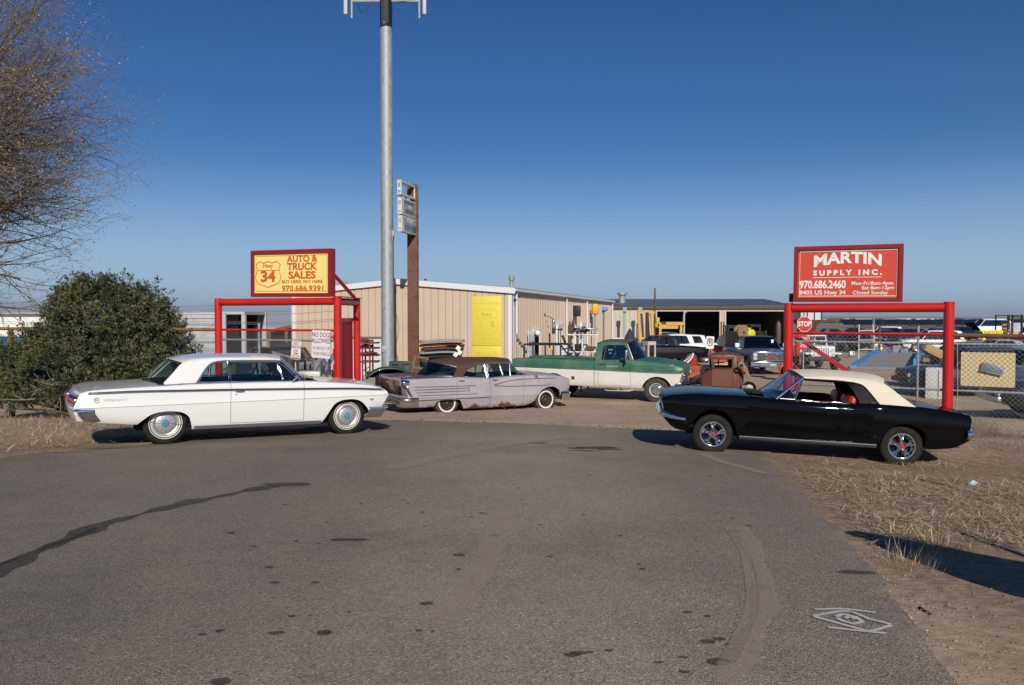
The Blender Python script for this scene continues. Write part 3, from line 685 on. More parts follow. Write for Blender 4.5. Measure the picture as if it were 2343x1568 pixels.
def wheel_mesh_flat(o, R_, d):
 me = o.data
 for v in me.vertices:
  z = v.co.z; k = sst(-(R_ - d) + .10, -(R_ - d) - .04, -z * -1) if False else max(0., min(1., (-z - (R_ - d) + .12) / .2))
  if k > 0:
   v.co.y *= 1 + .28 * k; v.co.x *= 1 + .05 * k
   if z < -(R_ - d): v.co.z = -(R_ - d) + (z + (R_ - d)) * .04
def wheel(root, x, y, z, R_, w, rim, kind, side, flat=0., tyre=RUBBER):
 rz = 0 if side < 0 else math.pi
 t = MB(); h = w / 2
 t.lathe([(rim - .012, -h * .55), (rim, -h * .78), (rim + .014, -h * .93), (rim + (R_ - rim) * .45, -h * 1.0), (rim + (R_ - rim) * .78, -h * .97), (R_ * .975, -h * .84), (R_ * .992, -h * .70), (R_, -h * .45), (R_, h * .45), (R_ * .985, h * .78), (R_ * .9, h), (rim, h * .8), (rim - .012, h * .5)], 56)
 if kind != 'far':
  for k in range(90):       # tread blocks along the shoulder
   a = 2 * math.pi * k / 90; c, s_ = math.cos(a), math.sin(a)
   t.box((c * R_ * .988, -h * .66, s_ * R_ * .988), (.010, h * .38, R_ * .022), mat=Matrix.Rotation(-a, 4, 'Y'))
 wo = t.build('wheel', tyre, root, 40); wo.location = (x, y, z); wo.rotation_euler = (0, 0, rz)
 if flat: wheel_mesh_flat(wo, R_, flat)
 def part(name, mb, m, sm=35):
  o = mb.build(name, m, wo, sm)
  return o
 f = -h
 if kind == 'cover':
  q = MB(); a, b_ = rim + .010, rim + .030; q.lathe([(a, f * .945), (a + .002, f * .985), (b_, f * 1.012), (b_ + .001, f * .97)], 56)
  a, b_ = rim + .046, rim + .058; q.lathe([(a, f * 1.0), (a + .001, f * 1.022), (b_, f * 1.024), (b_ + .001, f * 1.0)], 56)
  part('whitewall', q, WHITEWALL)
  q = MB(); r = rim - .004; q.lathe([(r + .012, f * .80), (r + .012, f * .97), (r, f * 1.02), (r * .90, f * .96), (r * .86, f * .90), (r * .83, f * .90), (r * .80, f * .99), (r * .66, f * 1.09), (r * .40, f * 1.15), (r * .30, f * 1.16), (r * .28, f * 1.02)], 56); hc = part('hub_cap', q, pbr('brushed_cover', (.74, .74, .73), .33, .75))
  q = MB()
  for k in range(24):
   a = 2 * math.pi * k / 24; c, s_ = math.cos(a), math.sin(a); q.box((c * r * .845, f * .905, s_ * r * .845), (.012, .012, .02), mat=Matrix.Rotation(-a, 4, 'Y'))
  for k in range(12):
   a = 2 * math.pi * k / 12; c, s_ = math.cos(a), math.sin(a); q.tube([(c * r * .30, f * 1.162, s_ * r * .30), (c * r * .55, f * 1.128, s_ * r * .55), (c * r * .74, f * 1.05, s_ * r * .74)], .0022, 4)
  d = q.build('cover_slots', pbr('slot_dark', (.03, .03, .035), .5), hc)
  q = MB(); q.lathe([(r * .29, f * 1.10), (r * .28, f * 1.22), (r * .2, f * 1.26), (.0001, f * 1.27)], 24); q.build('cap_badge', pbr('blue_badge', (.06, .26, .36), .3), hc)
 elif kind == 'styled':
  q = MB(); r = rim; q.lathe([(r + .010, f * .75), (r + .012, f * .98), (r - .002, f * 1.0), (r - .012, f * .96), (r - .022, f * .62), (r - .036, f * .50), (r - .05, f * .30), (r - .05, h * .6)], 56)
  rm = part('rim', q, CHROME)
  q = MB(); q.lathe([(r - .012, h * .50), (r - .05, h * .30), (.0001, h * .30)], 32); q.build('brake_backing', pbr('brake_dark', (.02, .018, .016), .8), rm)
  q = MB()
  for k in range(5):
   a0 = 2 * math.pi * k / 5 + math.pi / 2
   for sg in (-1, 1):
    P = []
    for t_, da, yy in ((.05, .34, .62), (.075, .16, .70), (.105, .10, .70), (.132, .15, .60), (.150, .21, .44)):
     a = a0 + sg * da; P.append((math.cos(a) * t_, f * yy, math.sin(a) * t_))
    q.tube(P, [.013, .011, .010, .011, .013], 6)
   a = a0; q.box((math.cos(a) * .148, f * .42, math.sin(a) * .148), (.035, .02, .075), mat=Matrix.Rotation(-a, 4, 'Y'), bev=.006)
   a = a0 + math.pi / 5; q.cyl((math.cos(a) * .057, f * .5, math.sin(a) * .057), (math.cos(a) * .057, f * .74, math.sin(a) * .057), .010, .008, 6)
  q.lathe([(.045, f * .45), (.052, f * .62), (.044, f * .74), (.036, f * .80), (.03, f * .80)], 24)
  q.build('spokes', CHROME, rm)
  q = MB(); q.lathe([(.033, f * .78), (.031, f * .86), (.026, f * .90), (.0001, f * .91)], 20); q.build('cap_badge', pbr('red_badge', (.55, .02, .02), .3), rm)
  q = MB(); q.tube([(-.012, f * .915, -.008), (-.002, f * .918, .008), (.008, f * .918, 0), (.014, f * .915, .012)], .003, 4); q.build('badge_mark', CHROME, rm)
 elif kind == 'bare':
  q = MB(); a, b_ = rim + .022, rim + .062; q.lathe([(a, f * .985), (a + .002, f * 1.01), (b_, f * 1.025), (b_ + .001, f * .99)], 56); o = part('whitewall', q, pbr('clean_whitewall', (.74, .73, .70), .6))
  if flat: wheel_mesh_flat(o, R_, flat)
  q = MB(); r = rim; q.lathe([(r + .01, f * .8), (r + .01, f * .98), (r - .01, f * .95), (r - .025, f * .62), (r - .05, f * .55), (r - .062, f * .66), (r * .5, f * .78), (r * .42, f * .62), (.0001, f * .62)], 48)
  rm = part('rim', q, pbr('black_steel_wheel', (.022, .019, .018), .6, .2, col2=(.07, .04, .025), vs=14))
  q = MB(); q.lathe([(.036, f * .55), (.036, f * .86), (.03, f * .9), (.0001, f * .9)], 16)
  for k in range(5):
   a = 2 * math.pi * k / 5; q.cyl((math.cos(a) * .06, f * .55, math.sin(a) * .06), (math.cos(a) * .06, f * .74, math.sin(a) * .06), .01, .01, 6)
  q.build('hub', RUST, rm)
 elif kind == 'truck':
  q = MB(); r = rim; q.lathe([(r + .012, f * .8), (r + .012, f * .96), (r - .008, f * .93), (r - .022, f * .60), (r - .04, f * .52), (r - .055, f * .60), (r * .62, f * .70)], 48); rm = part('rim', q, pbr('pale_wheel_paint', (.55, .53, .48), .5, var=.2, vs=10))
  q = MB(); q.lathe([(r * .70, f * .60), (r * .68, f * .72), (r * .52, f * .86), (r * .36, f * .84), (r * .33, f * .92), (.0001, f * .95)], 40); part('hub_cap', q, CHROME)
  q = MB(); q.lathe([(r - .02, f * .6), (r * .69, f * .58)], 40); part('rim_dark_ring', q, pbr('dark_wheel_paint', (.03, .03, .03), .6))  # dark ring set between rim and hub cap
 elif kind == 'alloy' or kind == 'far':
  q = MB(); r = rim; q.lathe([(r + .008, f * .8), (r + .008, f * .97), (r - .012, f * .9), (r - .02, f * .5), (.0001, f * .45)], 24)
  if kind == 'alloy':
   for k in range(5):
    a = 2 * math.pi * k / 5; q.box((math.cos(a) * r * .52, f * .72, math.sin(a) * r * .52), (r * .95, .03, r * .36), mat=Matrix.Rotation(-a, 4, 'Y'), bev=.01)
  part('rim', q, pbr('alloy_silver', (.5, .5, .5), .3, .8))
 return wo

def wheel_wells(root, sh, specs, depth=.34):
 q = MB()
 for a in sh.arches:
  for sd_ in (-1, 1):
   xs = [a[0][0] + (a[-1][0] - a[0][0]) * k / 14 for k in range(15)]
   r0 = [Vector((x, sd_ * (sh.y(x, .5) - .05), sh.arch_cv(a)(x) + .012)) for x in xs]; r1 = [p - Vector((0, sd_ * depth, 0)) for p in r0]
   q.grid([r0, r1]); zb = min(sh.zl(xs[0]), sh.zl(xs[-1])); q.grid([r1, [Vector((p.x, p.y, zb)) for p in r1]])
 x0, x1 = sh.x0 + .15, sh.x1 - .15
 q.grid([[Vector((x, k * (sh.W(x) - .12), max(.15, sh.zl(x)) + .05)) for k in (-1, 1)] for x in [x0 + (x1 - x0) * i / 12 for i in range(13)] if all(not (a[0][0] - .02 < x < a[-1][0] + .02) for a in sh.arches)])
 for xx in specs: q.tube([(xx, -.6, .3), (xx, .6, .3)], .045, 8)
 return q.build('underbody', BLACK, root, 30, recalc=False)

class Cabin:
 """roof, pillars and glass over the body; edge: roof edge curve, low: lower line of the painted side (drip rail, then belt)"""
 def __init__(s, edge, low, zb, yb, zr, yr, cent, ws, bl, tuck=.035):
  s.__dict__.update(locals())       # edge/low: [(x,z)] front to rear, cent: [(x,z)]
  s.ez, s.lz, s.cz = cv(edge), cv(low), cv(cent)
 def ys(s, z): 
  t = (z - s.zb) / (s.zr - s.zb); return s.yb + (s.yr - s.yb) * (t + .10 * t * (1 - t) * -1)
 def S(s, x, z, side, off=0.): return Vector((x, side * (s.ys(z) + off), z))
 def roof(s, root, mats, name='roof', xh=None, nx=26, shift=.14, fshift=.10, zmat=None):
  """painted roof with the side strips; xh: rear header x at the edge"""
  q = MB(); x1 = s.edge[0][0]; xe = s.edge[-1][0]
  xs = [x1 + (xe - x1) * k / (nx * 2) for k in range(nx * 2 + 1)]; xs = sorted(set(xs) | {xh}, reverse=True)
  for sd_ in (-1, 1):
   rows = []
   for x in xs:
    ze, zl = s.ez(x), min(s.lz(x), s.ez(x) - .004); r = []
    for t in (0, .35, .7, .9): z = zl + (ze - zl) * t; r.append(s.S(x, z, sd_, -.012 * t * t))
    r.append(Vector((x, sd_ * (s.ys(ze) - s.tuck), ze + .006)))
    rows.append(r)
   q.grid(rows)
  xr = [x for x in xs if x >= xh - 1e-6]
  def rp(x, v):
   u = (x - xh) / (x1 - xh); ye = s.ys(s.ez(x)) - s.tuck; ze = s.ez(x) + .006; c = 1 - abs(v) ** 2.3
   return Vector((x + (fshift * sst(.6, 1, u) - shift * (1 - sst(0, .5, u))) * (1 - v * v), ye * v, ze + (s.cz(x) - ze) * c))
  vs = [-1, -.93, -.82, -.65, -.4, 0, .4, .65, .82, .93, 1]
  q.grid([[rp(x, v) for v in vs] for x in xr])
  # headliner just below
  o = q.build(name, mats, root, 50, weld=.002)
  h = MB(); h.grid([[rp(x, v) - Vector((0, 0, .035)) for v in (-.97, -.7, -.3, .3, .7, .97)] for x in xr]); h.build('headliner', pbr('headliner', (.10, .10, .10), .9), root, 50)
  s.rp = rp; s.xh = xh; return o
 def backlight(s, root, base, m=None, bulge=(.14, .30), inset=.012, name='rear_window', crown=.0):
  """base: (x, z) of the lower corner at the edge"""
  q = MB(); xt, zt = s.xh, s.ez(s.xh); rows = []
  for k in range(9):
   t = k / 8; x = xt + (base[0] - xt) * t; z = s.ez(x) if x > s.edge[-1][0] else base[1]
   z = z if abs(xt - base[0]) > .12 else zt + (base[1] - zt) * t
   y = s.ys(z) - s.tuck - inset; b = bulge[0] + (bulge[1] - bulge[0]) * t
   zc_ = s.rp(s.xh, 0).z if t == 0 else None
   dz = (s.rp(s.xh, 0).z - .02 - zt) * (1 - t) ** 1.2
   rows.append([Vector((x - b * (1 - v * v), y * v, z + dz * (1 - abs(v) ** 2.3) - .006)) for v in (-1, -.9, -.75, -.5, 0, .5, .75, .9, 1)])
  q.grid(rows); o = q.build(name, m or GLASS_G, root, 60); s.bl_rows = rows
  return o
 def windshield(s, root, base, m=None, bulge=(.30, .10), name='windshield'):
  xt, zt = s.edge[0]; rows = []; zc_ = s.rp(xt, 0).z
  for k in range(9):
   t = k / 8; x = base[0] + (xt - base[0]) * t; z = base[1] + (zt - base[1]) * t; b = bulge[0] + (bulge[1] - bulge[0]) * t
   y = s.ys(z) - .02
   rows.append([Vector((x + b * (1 - v * v), y * v, z + (zc_ - .01 - zt) * t * t * (1 - abs(v) ** 2.3))) for v in (-1, -.92, -.8, -.5, 0, .5, .8, .92, 1)])
  q = MB(); q.grid(rows); s.ws_rows = rows
  return q.build(name, m or GLASS_G, root, 60)
 def post(s, root, p0, p1, m, name, rn=.018, rt=.035, bow=0.):
  for sd_ in (-1, 1):
   q = MB(); P = []
   for k in range(7):
    t = k / 6; x = p0[0] + (p1[0] - p0[0]) * t + bow * math.sin(math.pi * t); z = p0[1] + (p1[1] - p0[1]) * t; P.append(s.S(x, z, sd_, -.012))
   q.tube(P, 0, 8, flat=((0, 1, 0), rn, rt)); q.build(name, m, root, 60)
 def pane(s, root, pts, m, frame=None, name='side_window', fr=.011, off=-.022):
  for sd_ in (-1, 1):
   q = MB(); q.add([s.S(x, z, sd_, off) for x, z in pts], [tuple(range(len(pts)))])
   o = q.build(name, m, root, 0)
   if frame:
    q = MB(); n = len(pts); P = []
    for i in range(n):
     a, b_ = pts[i], pts[(i + 1) % n]
     for k in range(3): P.append(s.S(a[0] + (b_[0] - a[0]) * k / 3, a[1] + (b_[1] - a[1]) * k / 3, sd_, off + .006))
    q.tube(P, fr, 6, closed=True); q.build('window_trim', frame, o, 60)

def seat(root, name, x, y0, y1, zs, m, hb=.5, depth=.5, lean=.12, headrest=False):
 q = MB(); yc, wd = (y0 + y1) / 2, abs(y1 - y0)
 q.bbox((x, yc, zs - .09), (depth, wd, .18), .05)
 q.bbox((x - depth / 2 - lean * .5, yc, zs + hb / 2 - .05), (.15, wd, hb), .06, mat=Matrix.Rotation(-lean, 4, 'Y'))
 return q.build(name, m, root, 50)
def steering(root, x, y, z, m, r=.2):
 q = MB(); M = Matrix.Translation((x, y, z)) @ Matrix.Rotation(R(-62), 4, 'Y')
 q.tube([M @ Vector((math.cos(a) * r, math.sin(a) * r, 0)) for a in [2 * math.pi * k / 28 for k in range(28)]], .011, 6, closed=True)
 q.cyl(M @ Vector((0, 0, -.3)), M @ Vector((0, 0, .02)), .025, .04, 10)
 for a in (0, math.pi): q.cyl(M @ Vector((0, 0, 0)), M @ Vector((math.cos(a + 1.57) * r, math.sin(a + 1.57) * r, 0)), .01, .01, 6)
 return q.build('steering_wheel', m, root, 50)
def door_mirror(root, p, side, m=CHROME, r=.06):
 q = MB(); p = Vector(p); q.cyl(p, p + Vector((.0, side * .05, .07)), .012, .012, 8); q.lathe([(.0001, .05), (r * .6, .04), (r, .0), (r * .95, -.01), (.0001, -.012)], 20, p + Vector((0, side * .06, .11)), 'X'); q.ico(p + Vector((0, 0, .005)), .03, 2, (1.2, .8, .5))
 return q.build('side_mirror', m, root, 50)
def handle(root, p, d, L=.13, m=CHROME):
 q = MB(); p = Vector(p); d = Vector(d); n = Vector((0, math.copysign(1, p.y), 0))
 q.tube([p, p + n * .03 + d * .012, p + n * .034 + d * L * .5, p + n * .028 + d * L], [.013, .010, .009, .006], 8); q.cyl(p - n * .005, p + n * .015, .02, .018, 12); q.cyl(p + Vector((0, 0, -.06)) - n * .004, p + Vector((0, 0, -.06)) + n * .008, .011, .011, 10)
 return q.build('handle', m, root, 50)
def car_root(name, label, cat, rear, front, face, side, group=None):
 """rear/front: where the two near tyres' outer faces touch the ground; side: -1 when the right side faces the camera"""
 r, f = Vector(rear), Vector(front); ex = (f - r).normalized(); right = ex.cross(Vector((0, 0, 1))).normalized()
 mid = (r + f) / 2; left = -right
 o = mid + (left if side < 0 else right) * face
 return thing(name, label, cat, mat=frame_mat(o, ex, left), group=group)
def door_set(root, sh, x0, x1, zmin, mats, rowmat=None, name='door', gap=.006, sides=(-1, 1), hx=None, hz=None, label=None):
 """doors as their own panels, standing in the gap that the body leaves"""
 out = []
 for sd_ in sides:
  q = MB(); xs = sh.stations(x0 + gap, x1 - gap, .1); sh.side_grid(q, xs, sd_, lambda x: zmin(x) + gap, rowmat)
  q.mi = 0; q.grid([[sh.deck_pt(x, 0, sd_), sh.deck_pt(x, .05, sd_), sh.deck_pt(x, .13, sd_)] for x in xs])
  o = q.build(name, mats, root, 28, weld=.0008); out.append(o)
 return out
def side_body(root, sh, doors, mats, rowmat=None, name='body', capf=True, capr=True, cab=None, lip=.05, shelf=.13, hood=None, trunk=None, roundd=(0, .04, .1, .2, .4, .7, 1), extra_stations=()):
 """painted body with gaps where the doors sit; doors: [(x0, x1, zmin(x))]"""
 q = MB(); cuts = [(sh.x0, None)]
 segs = []; x = sh.x0
 for x0, x1, zm in doors:
  if x0 > x: segs.append((x, x0, None))
  segs.append((x0, x1, zm)); x = x1
 segs.append((x, sh.x1, None))
 for a, b, zm in segs:
  xs = sh.stations(a, b, .08, extra_stations)
  for sd_ in (-1, 1):
   if zm is None: sh.side_grid(q, xs, sd_, None, rowmat, lip=lip)
   else:
    rows = []
    for x in xs: rows.append([sh.S(x, sh.zlow(x) + (zm(x) - sh.zlow(x)) * k / 3, sd_) for k in range(4)])
    q.mi = (rowmat[0] if rowmat else 0); q.grid(rows); q.mi = 0
 # deck, hood and boot
 def zone(a, b, s0):
  xs = sh.stations(a, b, .1)
  for sd_ in (-1, 1): q.grid([[sh.deck_pt(x, k, sd_) for k in roundd if k <= s0 + 1e-6] for x in xs])
 q.mi = rowmat[-1] if rowmat else 0
 panel = []
 if cab:
  zone(sh.x0, cab[0], .1 if trunk else 1); zone(cab[1], sh.x1, .1 if hood else 1)
  for a, b, zm in segs:
   lo, hi = max(a, cab[0]), min(b, cab[1])
   if zm is None and hi - lo > .01:
    for sd_ in (-1, 1): q.grid([[sh.deck_pt(x, k, sd_) for k in (0, .05, shelf)] for x in sh.stations(lo, hi, .1)])
 else: zone(sh.x0, sh.x1, 1)
 if capf: sh.cap(q, sh.x1, True)
 if capr: sh.cap(q, sh.x0, False)
 q.mi = 0
 o = q.build(name, mats, root, 28, weld=.0008)
 # dark gap backing at the door edges
 d = MB()
 for x0, x1, zm in doors:
  for sd_ in (-1, 1):
   for xx in (x0, x1): d.grid([[sh.S(xx + k, z_, sd_, -.012) for k in (-.03, .03)] for z_ in [zm(xx) - .03 + (sh.zt(xx) - zm(xx) + .02) * i / 8 for i in range(9)]])
   d.grid([[sh.S(x, zm(x) + k, sd_, -.012) for k in (-.03, .03)] for x in [x0 + (x1 - x0) * i / 8 for i in range(9)]])
 if doors: d.build('door_gap', BLACK, o, 0)
 for nm, rng, m in (('trunk_lid', trunk, 0), ('hood', hood, 0)):
  if not rng: continue
  h = MB(); xs = sh.stations(rng[0] + .004, rng[1] - .004, .08)
  ks = [.1 + .006, .15, .22, .35, .55, .8, 1.0, 1.2, 1.45, 1.65, 1.78, 1.85, 1.9 - .006]
  def dp(x, k): return sh.deck_pt(x, k, 1) if k <= 1 else sh.deck_pt(x, 2 - k, -1)
  h.grid([[dp(x, k) for k in ks] for x in xs]); 
  hm = rng[2] if len(rng) > 2 else mats
  h.build(nm, hm, root, 28)
  e = MB()
  for sd_ in (-1, 1): e.grid([[sh.deck_pt(x, k, sd_, -.014) for k in (.06, .14)] for x in xs])
  # strips left between hood ends and the shell ends
  for a, b in ((sh.x0, rng[0]), (rng[1], cab[0])) if nm == 'trunk_lid' else ((cab[1], rng[0]), (rng[1], sh.x1)):
   if b - a > .02:
    p_ = MB(); p_.grid([[dp(x, k) for k in (.1, .22, .35, .55, .8, 1.0, 1.2, 1.45, 1.65, 1.78, 1.9)] for x in sh.stations(a, b, .08)]); p_.build('cowl_panel' if nm == 'hood' and a == cab[1] else 'end_panel', hm, root, 28)
  e.build('panel_gap', BLACK, o, 0)
 return o
# ---------------------------------------------------------------- white two-door hardtop
def cream_white(): return pbr('white_car_paint', (.80, .79, .755), .28, 0, .9)
def white_coupe():
 root = car_root('vintage_coupe', 'shiny white two-door hardtop with chrome side trim and whitewall tyres', 'car', (-5.536, 12.408, .055), (-2.981, 14.021, -.029), .86, -1)
 PA = cream_white()
 zcr = cv([(-2.64, .627), (-.55, .662), (2.05, .705), (2.3, .712)], False)
 W = cv([(-2.80, .93), (-2.5, .975), (-1.9, .995), (0, 1.0), (1.3, .985), (1.9, .96), (2.2, .93)])
 zl = cv([(-2.8, .42), (-2.69, .41), (-1.94, .343), (-1.13, .232), (1.0, .226), (1.9, .33), (2.2, .42)], False)
 zt = cv([(-2.8, .845), (-2.62, .882), (-1.85, .925), (-1.1, .955), (-.55, .965), (.6, .972), (.9, .962), (1.5, .925), (2.0, .868), (2.2, .808)])
 zc = cv([(-2.8, .862), (-2.4, .915), (-1.65, .965), (-1, .97), (.8, 1.0), (1.1, .985), (1.6, .962), (2.0, .915), (2.2, .842)])
 def rows(x, a, b):
  c = zcr(x)
  return [(a, -.06), (a + .035, -.035), (a + .10, -.018), (c - .10, -.008), (c - .012, -.006), (c, .004), (c + .008, 0), (b - .12, -.010), (b - .075, -.016), (b - .05, -.026), (b - .022, -.040), (b - .006, -.055), (b, -.07)]
 arches = ([(-1.945, .33), (-1.86, .41), (-1.723, .502), (-1.60, .532), (-1.50, .540), (-1.40, .536), (-1.29, .515), (-1.18, .435), (-1.135, .28)], [(.998, .226), (1.068, .322), (1.15, .45), (1.237, .565), (1.33, .618), (1.43, .640), (1.54, .645), (1.666, .628), (1.76, .58), (1.836, .507), (1.962, .335)])
 dxf = cv([(.3, -.10), (.42, -.08), (.504, -.03), (.62, .04), (.714, .09), (.77, .06), (.81, 0), (.9, -.02)], False)
 dxr = cv([(.4, .06), (.60, -.01), (.75, .05), (.85, .095), (.95, .11)], False)
 sh = Shell(-2.80, 2.19, W, zl, zt, zc, rows, arches, dxf, dxr, .34, .05, .06, 2.4)
 dz = lambda x: .305
 body = side_body(root, sh, [(-.545, .683, dz)], PA, cab=(-1.62, .98), hood=(1.0, 2.15), trunk=(-2.74, -1.66))
 drs = door_set(root, sh, -.545, .683, dz, PA)
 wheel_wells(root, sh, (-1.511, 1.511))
 # chrome
 zt1 = cv([(-2.70, .838), (-1.845, .862), (-.55, .860), (.69, .848), (1.6, .832), (2.16, .800)])
 dk = pbr('trim_insert', (.10, .11, .13), .35, .6)
 for sd_ in (-1, 1):
  q = MB(); xs = [-2.66 + 4.82 * k / 60 for k in range(61)]
  for o_, r in ((.012, .0065), (-.016, .0065)): q.tube([sh.S(x, zt1(x) + o_, sd_, .004) for x in xs], 0, 6, flat=((0, 1, 0), .009, r))
  tr = q.build('side_trim', CHROME, root, 60)
  q = MB(); q.grid([[sh.S(x, zt1(x) + k, sd_, .0045) for k in (-.013, .009)] for x in xs]); q.build('trim_insert', dk, tr, 0)
  q = MB(); xs = [-1.10 + 2.10 * k / 20 for k in range(21)]
  for k in range(5): q.tube([sh.S(x, .234 + .012 * k, sd_, .006) for x in xs], 0, 5, flat=((0, 1, 0), .006, .0052))
  q.build('rocker_trim', pbr('ribbed_aluminium', (.55, .55, .54), .3, .9), root, 40)
  q = MB(); q.tube([sh.P(x, sd_ * (sh.y(x, 2) - .03), sh.zt(x) + .012) for x in [-1.6 + 2.2 * k / 20 for k in range(21)]], .007, 6); q.build('belt_trim', CHROME, root, 60)
 handle(drs[0], sh.S(-.46, .838, -1), (1, 0, 0)); handle(drs[1], sh.S(-.46, .838, 1), (1, 0, 0))
 # emblem and script on the rear quarter, V badge on the front fender
 for sd_ in (-1, 1):
  q = MB(); c = sh.S(-2.50, .738, sd_, .006)
  for a0, a1 in ((.35, 2.8), (3.5, 5.95)): q.tube([c + Vector((math.cos(a) * .036, 0, math.sin(a) * .036)) for a in [a0 + (a1 - a0) * k / 12 for k in range(13)]], .0035, 5)
  q.tube([c + Vector(p) for p in ((-.024, 0, -.006), (-.008, 0, .008), (.004, 0, .002), (.016, 0, .012), (.026, 0, .002))], .0035, 5); q.build('emblem', CHROME_OLD, root, 60)
  M = frame_mat(sh.S(-2.26, .744, sd_, .006), (1, 0, 0) if sd_ < 0 else (-1, 0, 0), (0, 0, 1))
  text('script_badge', 'Impala', .062, pbr('script_grey', (.42, .42, .42), .4, .3), root, M, sx=2.1, shear=.55, depth=.002, bold=-.002)
  q = MB(); c = sh.S(1.93, .63, sd_, .008); q.tube([c + Vector(p) for p in ((-.035, 0, .016), (-.02, 0, .0), (0, 0, -.018), (.02, 0, 0), (.035, 0, .016))], .006, 6); q.tube([c + Vector(p) for p in ((-.02, 0, .012), (-.008, 0, .004), (.008, 0, .004), (.02, 0, .012))], .004, 6); q.build('fender_badge', CHROME_OLD, root, 60)
 # bumpers: wrap-round blades
 def bumper(name, xe, xs_, z0, z1, front):
  s_ = 1 if front else -1; q = MB(); rows = []
  for k in range(41):
   t = k / 40; a = (t - .5) * 2; yb = 1.0
   if abs(a) > .78:
    f = (abs(a) - .78) / .22; f2 = sst(0, .35, f); yy = .955 + .058 * f2; xx = xe - (xe - xs_) * max(0, f - .10) / .9 - s_ * .06 * (1 - (1 - min(1, f / .3)) ** 2)
   else:
    yy = .955 * abs(a) / .78; xx = xe + s_ * .05 * (1 - (a / .78) ** 2)
   yy = math.copysign(yy, a); e = sst(.9, 1., abs(a))
   zm_, hh = (z0 + z1) / 2, (z1 - z0) / 2 * (1 - .03 * e); lean = .07 * (1 if abs(a) < .9 else 1)
   pr = [(-.06, 1.), (-.012, 1.), (0.0, .90), (.004, .62), (-.006, .56), (-.02, .50), (-.028, -.4), (-.05, -.9), (-.07, -1.), (-.10, -1.)]
   nx, ny = (s_, 0) if abs(a) < .80 else (s_ * .12, math.copysign(1, a))
   ll = s_ * -.085 * (1 if abs(a) < .8 else .9)
   rows.append([Vector((xx + nx * d + ll * max(0, (.55 - h)) * .8, yy + ny * d, zm_ + hh * h)) for d, h in pr])
  q.grid(rows); return q.build(name, CHROME, root, 40)
 bumper('front_bumper', 2.27, 1.95, .30, .50, True); bumper('rear_bumper', -2.80, -2.60, .415, .612, False)
 # grille, lamps
 q = MB(); q.bbox((2.17, 0, .60), (.05, 1.55, .20), .02); gr = q.build('grille', pbr('grille_dark', (.06, .06, .06), .4, .8), root)
 q = MB()
 for k in range(9): q.tube([(2.205, -.75, .515 + .02 * k), (2.225, 0, .515 + .02 * k), (2.205, .75, .515 + .02 * k)], .004, 5)
 q.build('grille_bars', CHROME, gr)
 for sd_ in (-1, 1):
  for y in (.66, .84):
   q = MB(); q.lathe([(.085, -.03), (.085, .02), (.074, .028), (.070, .02)], 24, sh.P(2.19, sd_ * y, .655) + Vector((.0, 0, 0)), 'X'); l = q.build('headlight', CHROME, root)
   q = MB(); q.lathe([(.072, .012), (.04, .026), (.0001, .03)], 24, sh.P(2.19, sd_ * y, .655), 'X'); q.build('lens', pbr('lamp_lens', (.6, .6, .6), .1, 0, .5), l)
 q = MB(); zz = [(.63, .0), (.70, .0), (.80, 0)]
 q.grid([[sh.P(-2.80, k * .90, z) + Vector((-.014, 0, 0)) for k in [-1 + i / 5 for i in range(11)]] for z in (.64, .70, .76, .82)]); q.build('rear_panel', pbr('satin_aluminium', (.45, .46, .48), .35, .8), root)
 for sd_ in (-1, 1):
  for y in (.42, .62, .82):
   c = sh.P(-2.80, sd_ * y, .725) + Vector((.035, 0, 0))
   q = MB(); q.lathe([(.068, .02), (.068, -.05), (.056, -.07), (.05, -.06)], 20, c, 'X'); l = q.build('tail_lamp', CHROME, root)
   q = MB(); q.lathe([(.054, -.05), (.04, -.085), (.0001, -.10)], 18, c, 'X'); q.build('lens', pbr('red_lens', (.45, .01, .012), .15, 0, .6), l)
 # greenhouse
 cb = Cabin(edge=[(.345, 1.352), (0, 1.378), (-.6, 1.376), (-1.0, 1.352), (-1.20, 1.305), (-1.275, 1.262), (-1.40, 1.125), (-1.545, .975)], low=[(.345, 1.325), (0, 1.335), (-.60, 1.330), (-.72, 1.322), (-.80, 1.300), (-.87, 1.255), (-.95, 1.15), (-1.0, 1.075), (-1.065, .975), (-1.3, .968), (-1.545, .955)],
               zb=.97, yb=.865, zr=1.36, yr=.700, cent=[(.345, 1.405), (0, 1.428), (-.6, 1.426), (-1.0, 1.395), (-1.26, 1.33)], ws=None, bl=None, tuck=.05)
 rf = cb.roof(root, PA, xh=-1.24, shift=.15, fshift=.12)
 cb.backlight(root, (-1.545, .975), bulge=(.16, .22)); cb.windshield(root, (.64, .985), bulge=(.34, .12))
 # drip rail band above the side glass
 for sd_ in (-1, 1):
  q = MB(); pts = [(.36, 1.318), (.2, 1.325), (0, 1.328), (-.3, 1.327), (-.6, 1.322), (-.72, 1.312), (-.80, 1.288), (-.86, 1.245), (-.94, 1.14), (-.99, 1.065), (-1.055, .975)]
  q.tube([cb.S(x, z, sd_, .004) for x, z in pts], 0, 6, flat=((0, 1, .3), .012, .016)); q.build('drip_rail', CHROME, root, 60)
 cb.post(root, (.655, .985), (.345, 1.335), CHROME, 'windshield_post', .02, .024, bow=.03)
 cb.pane(root, [(-1.03, .985), (-.94, 1.115), (-.86, 1.225), (-.80, 1.27), (-.72, 1.298), (-.545, 1.302), (-.55, .985)], GLASS_G, CHROME, 'quarter_window')
 cb.pane(root, [(-.515, .985), (-.51, 1.302), (.26, 1.305), (.335, 1.07), (.335, .985)], GLASS_G, CHROME, 'door_window')
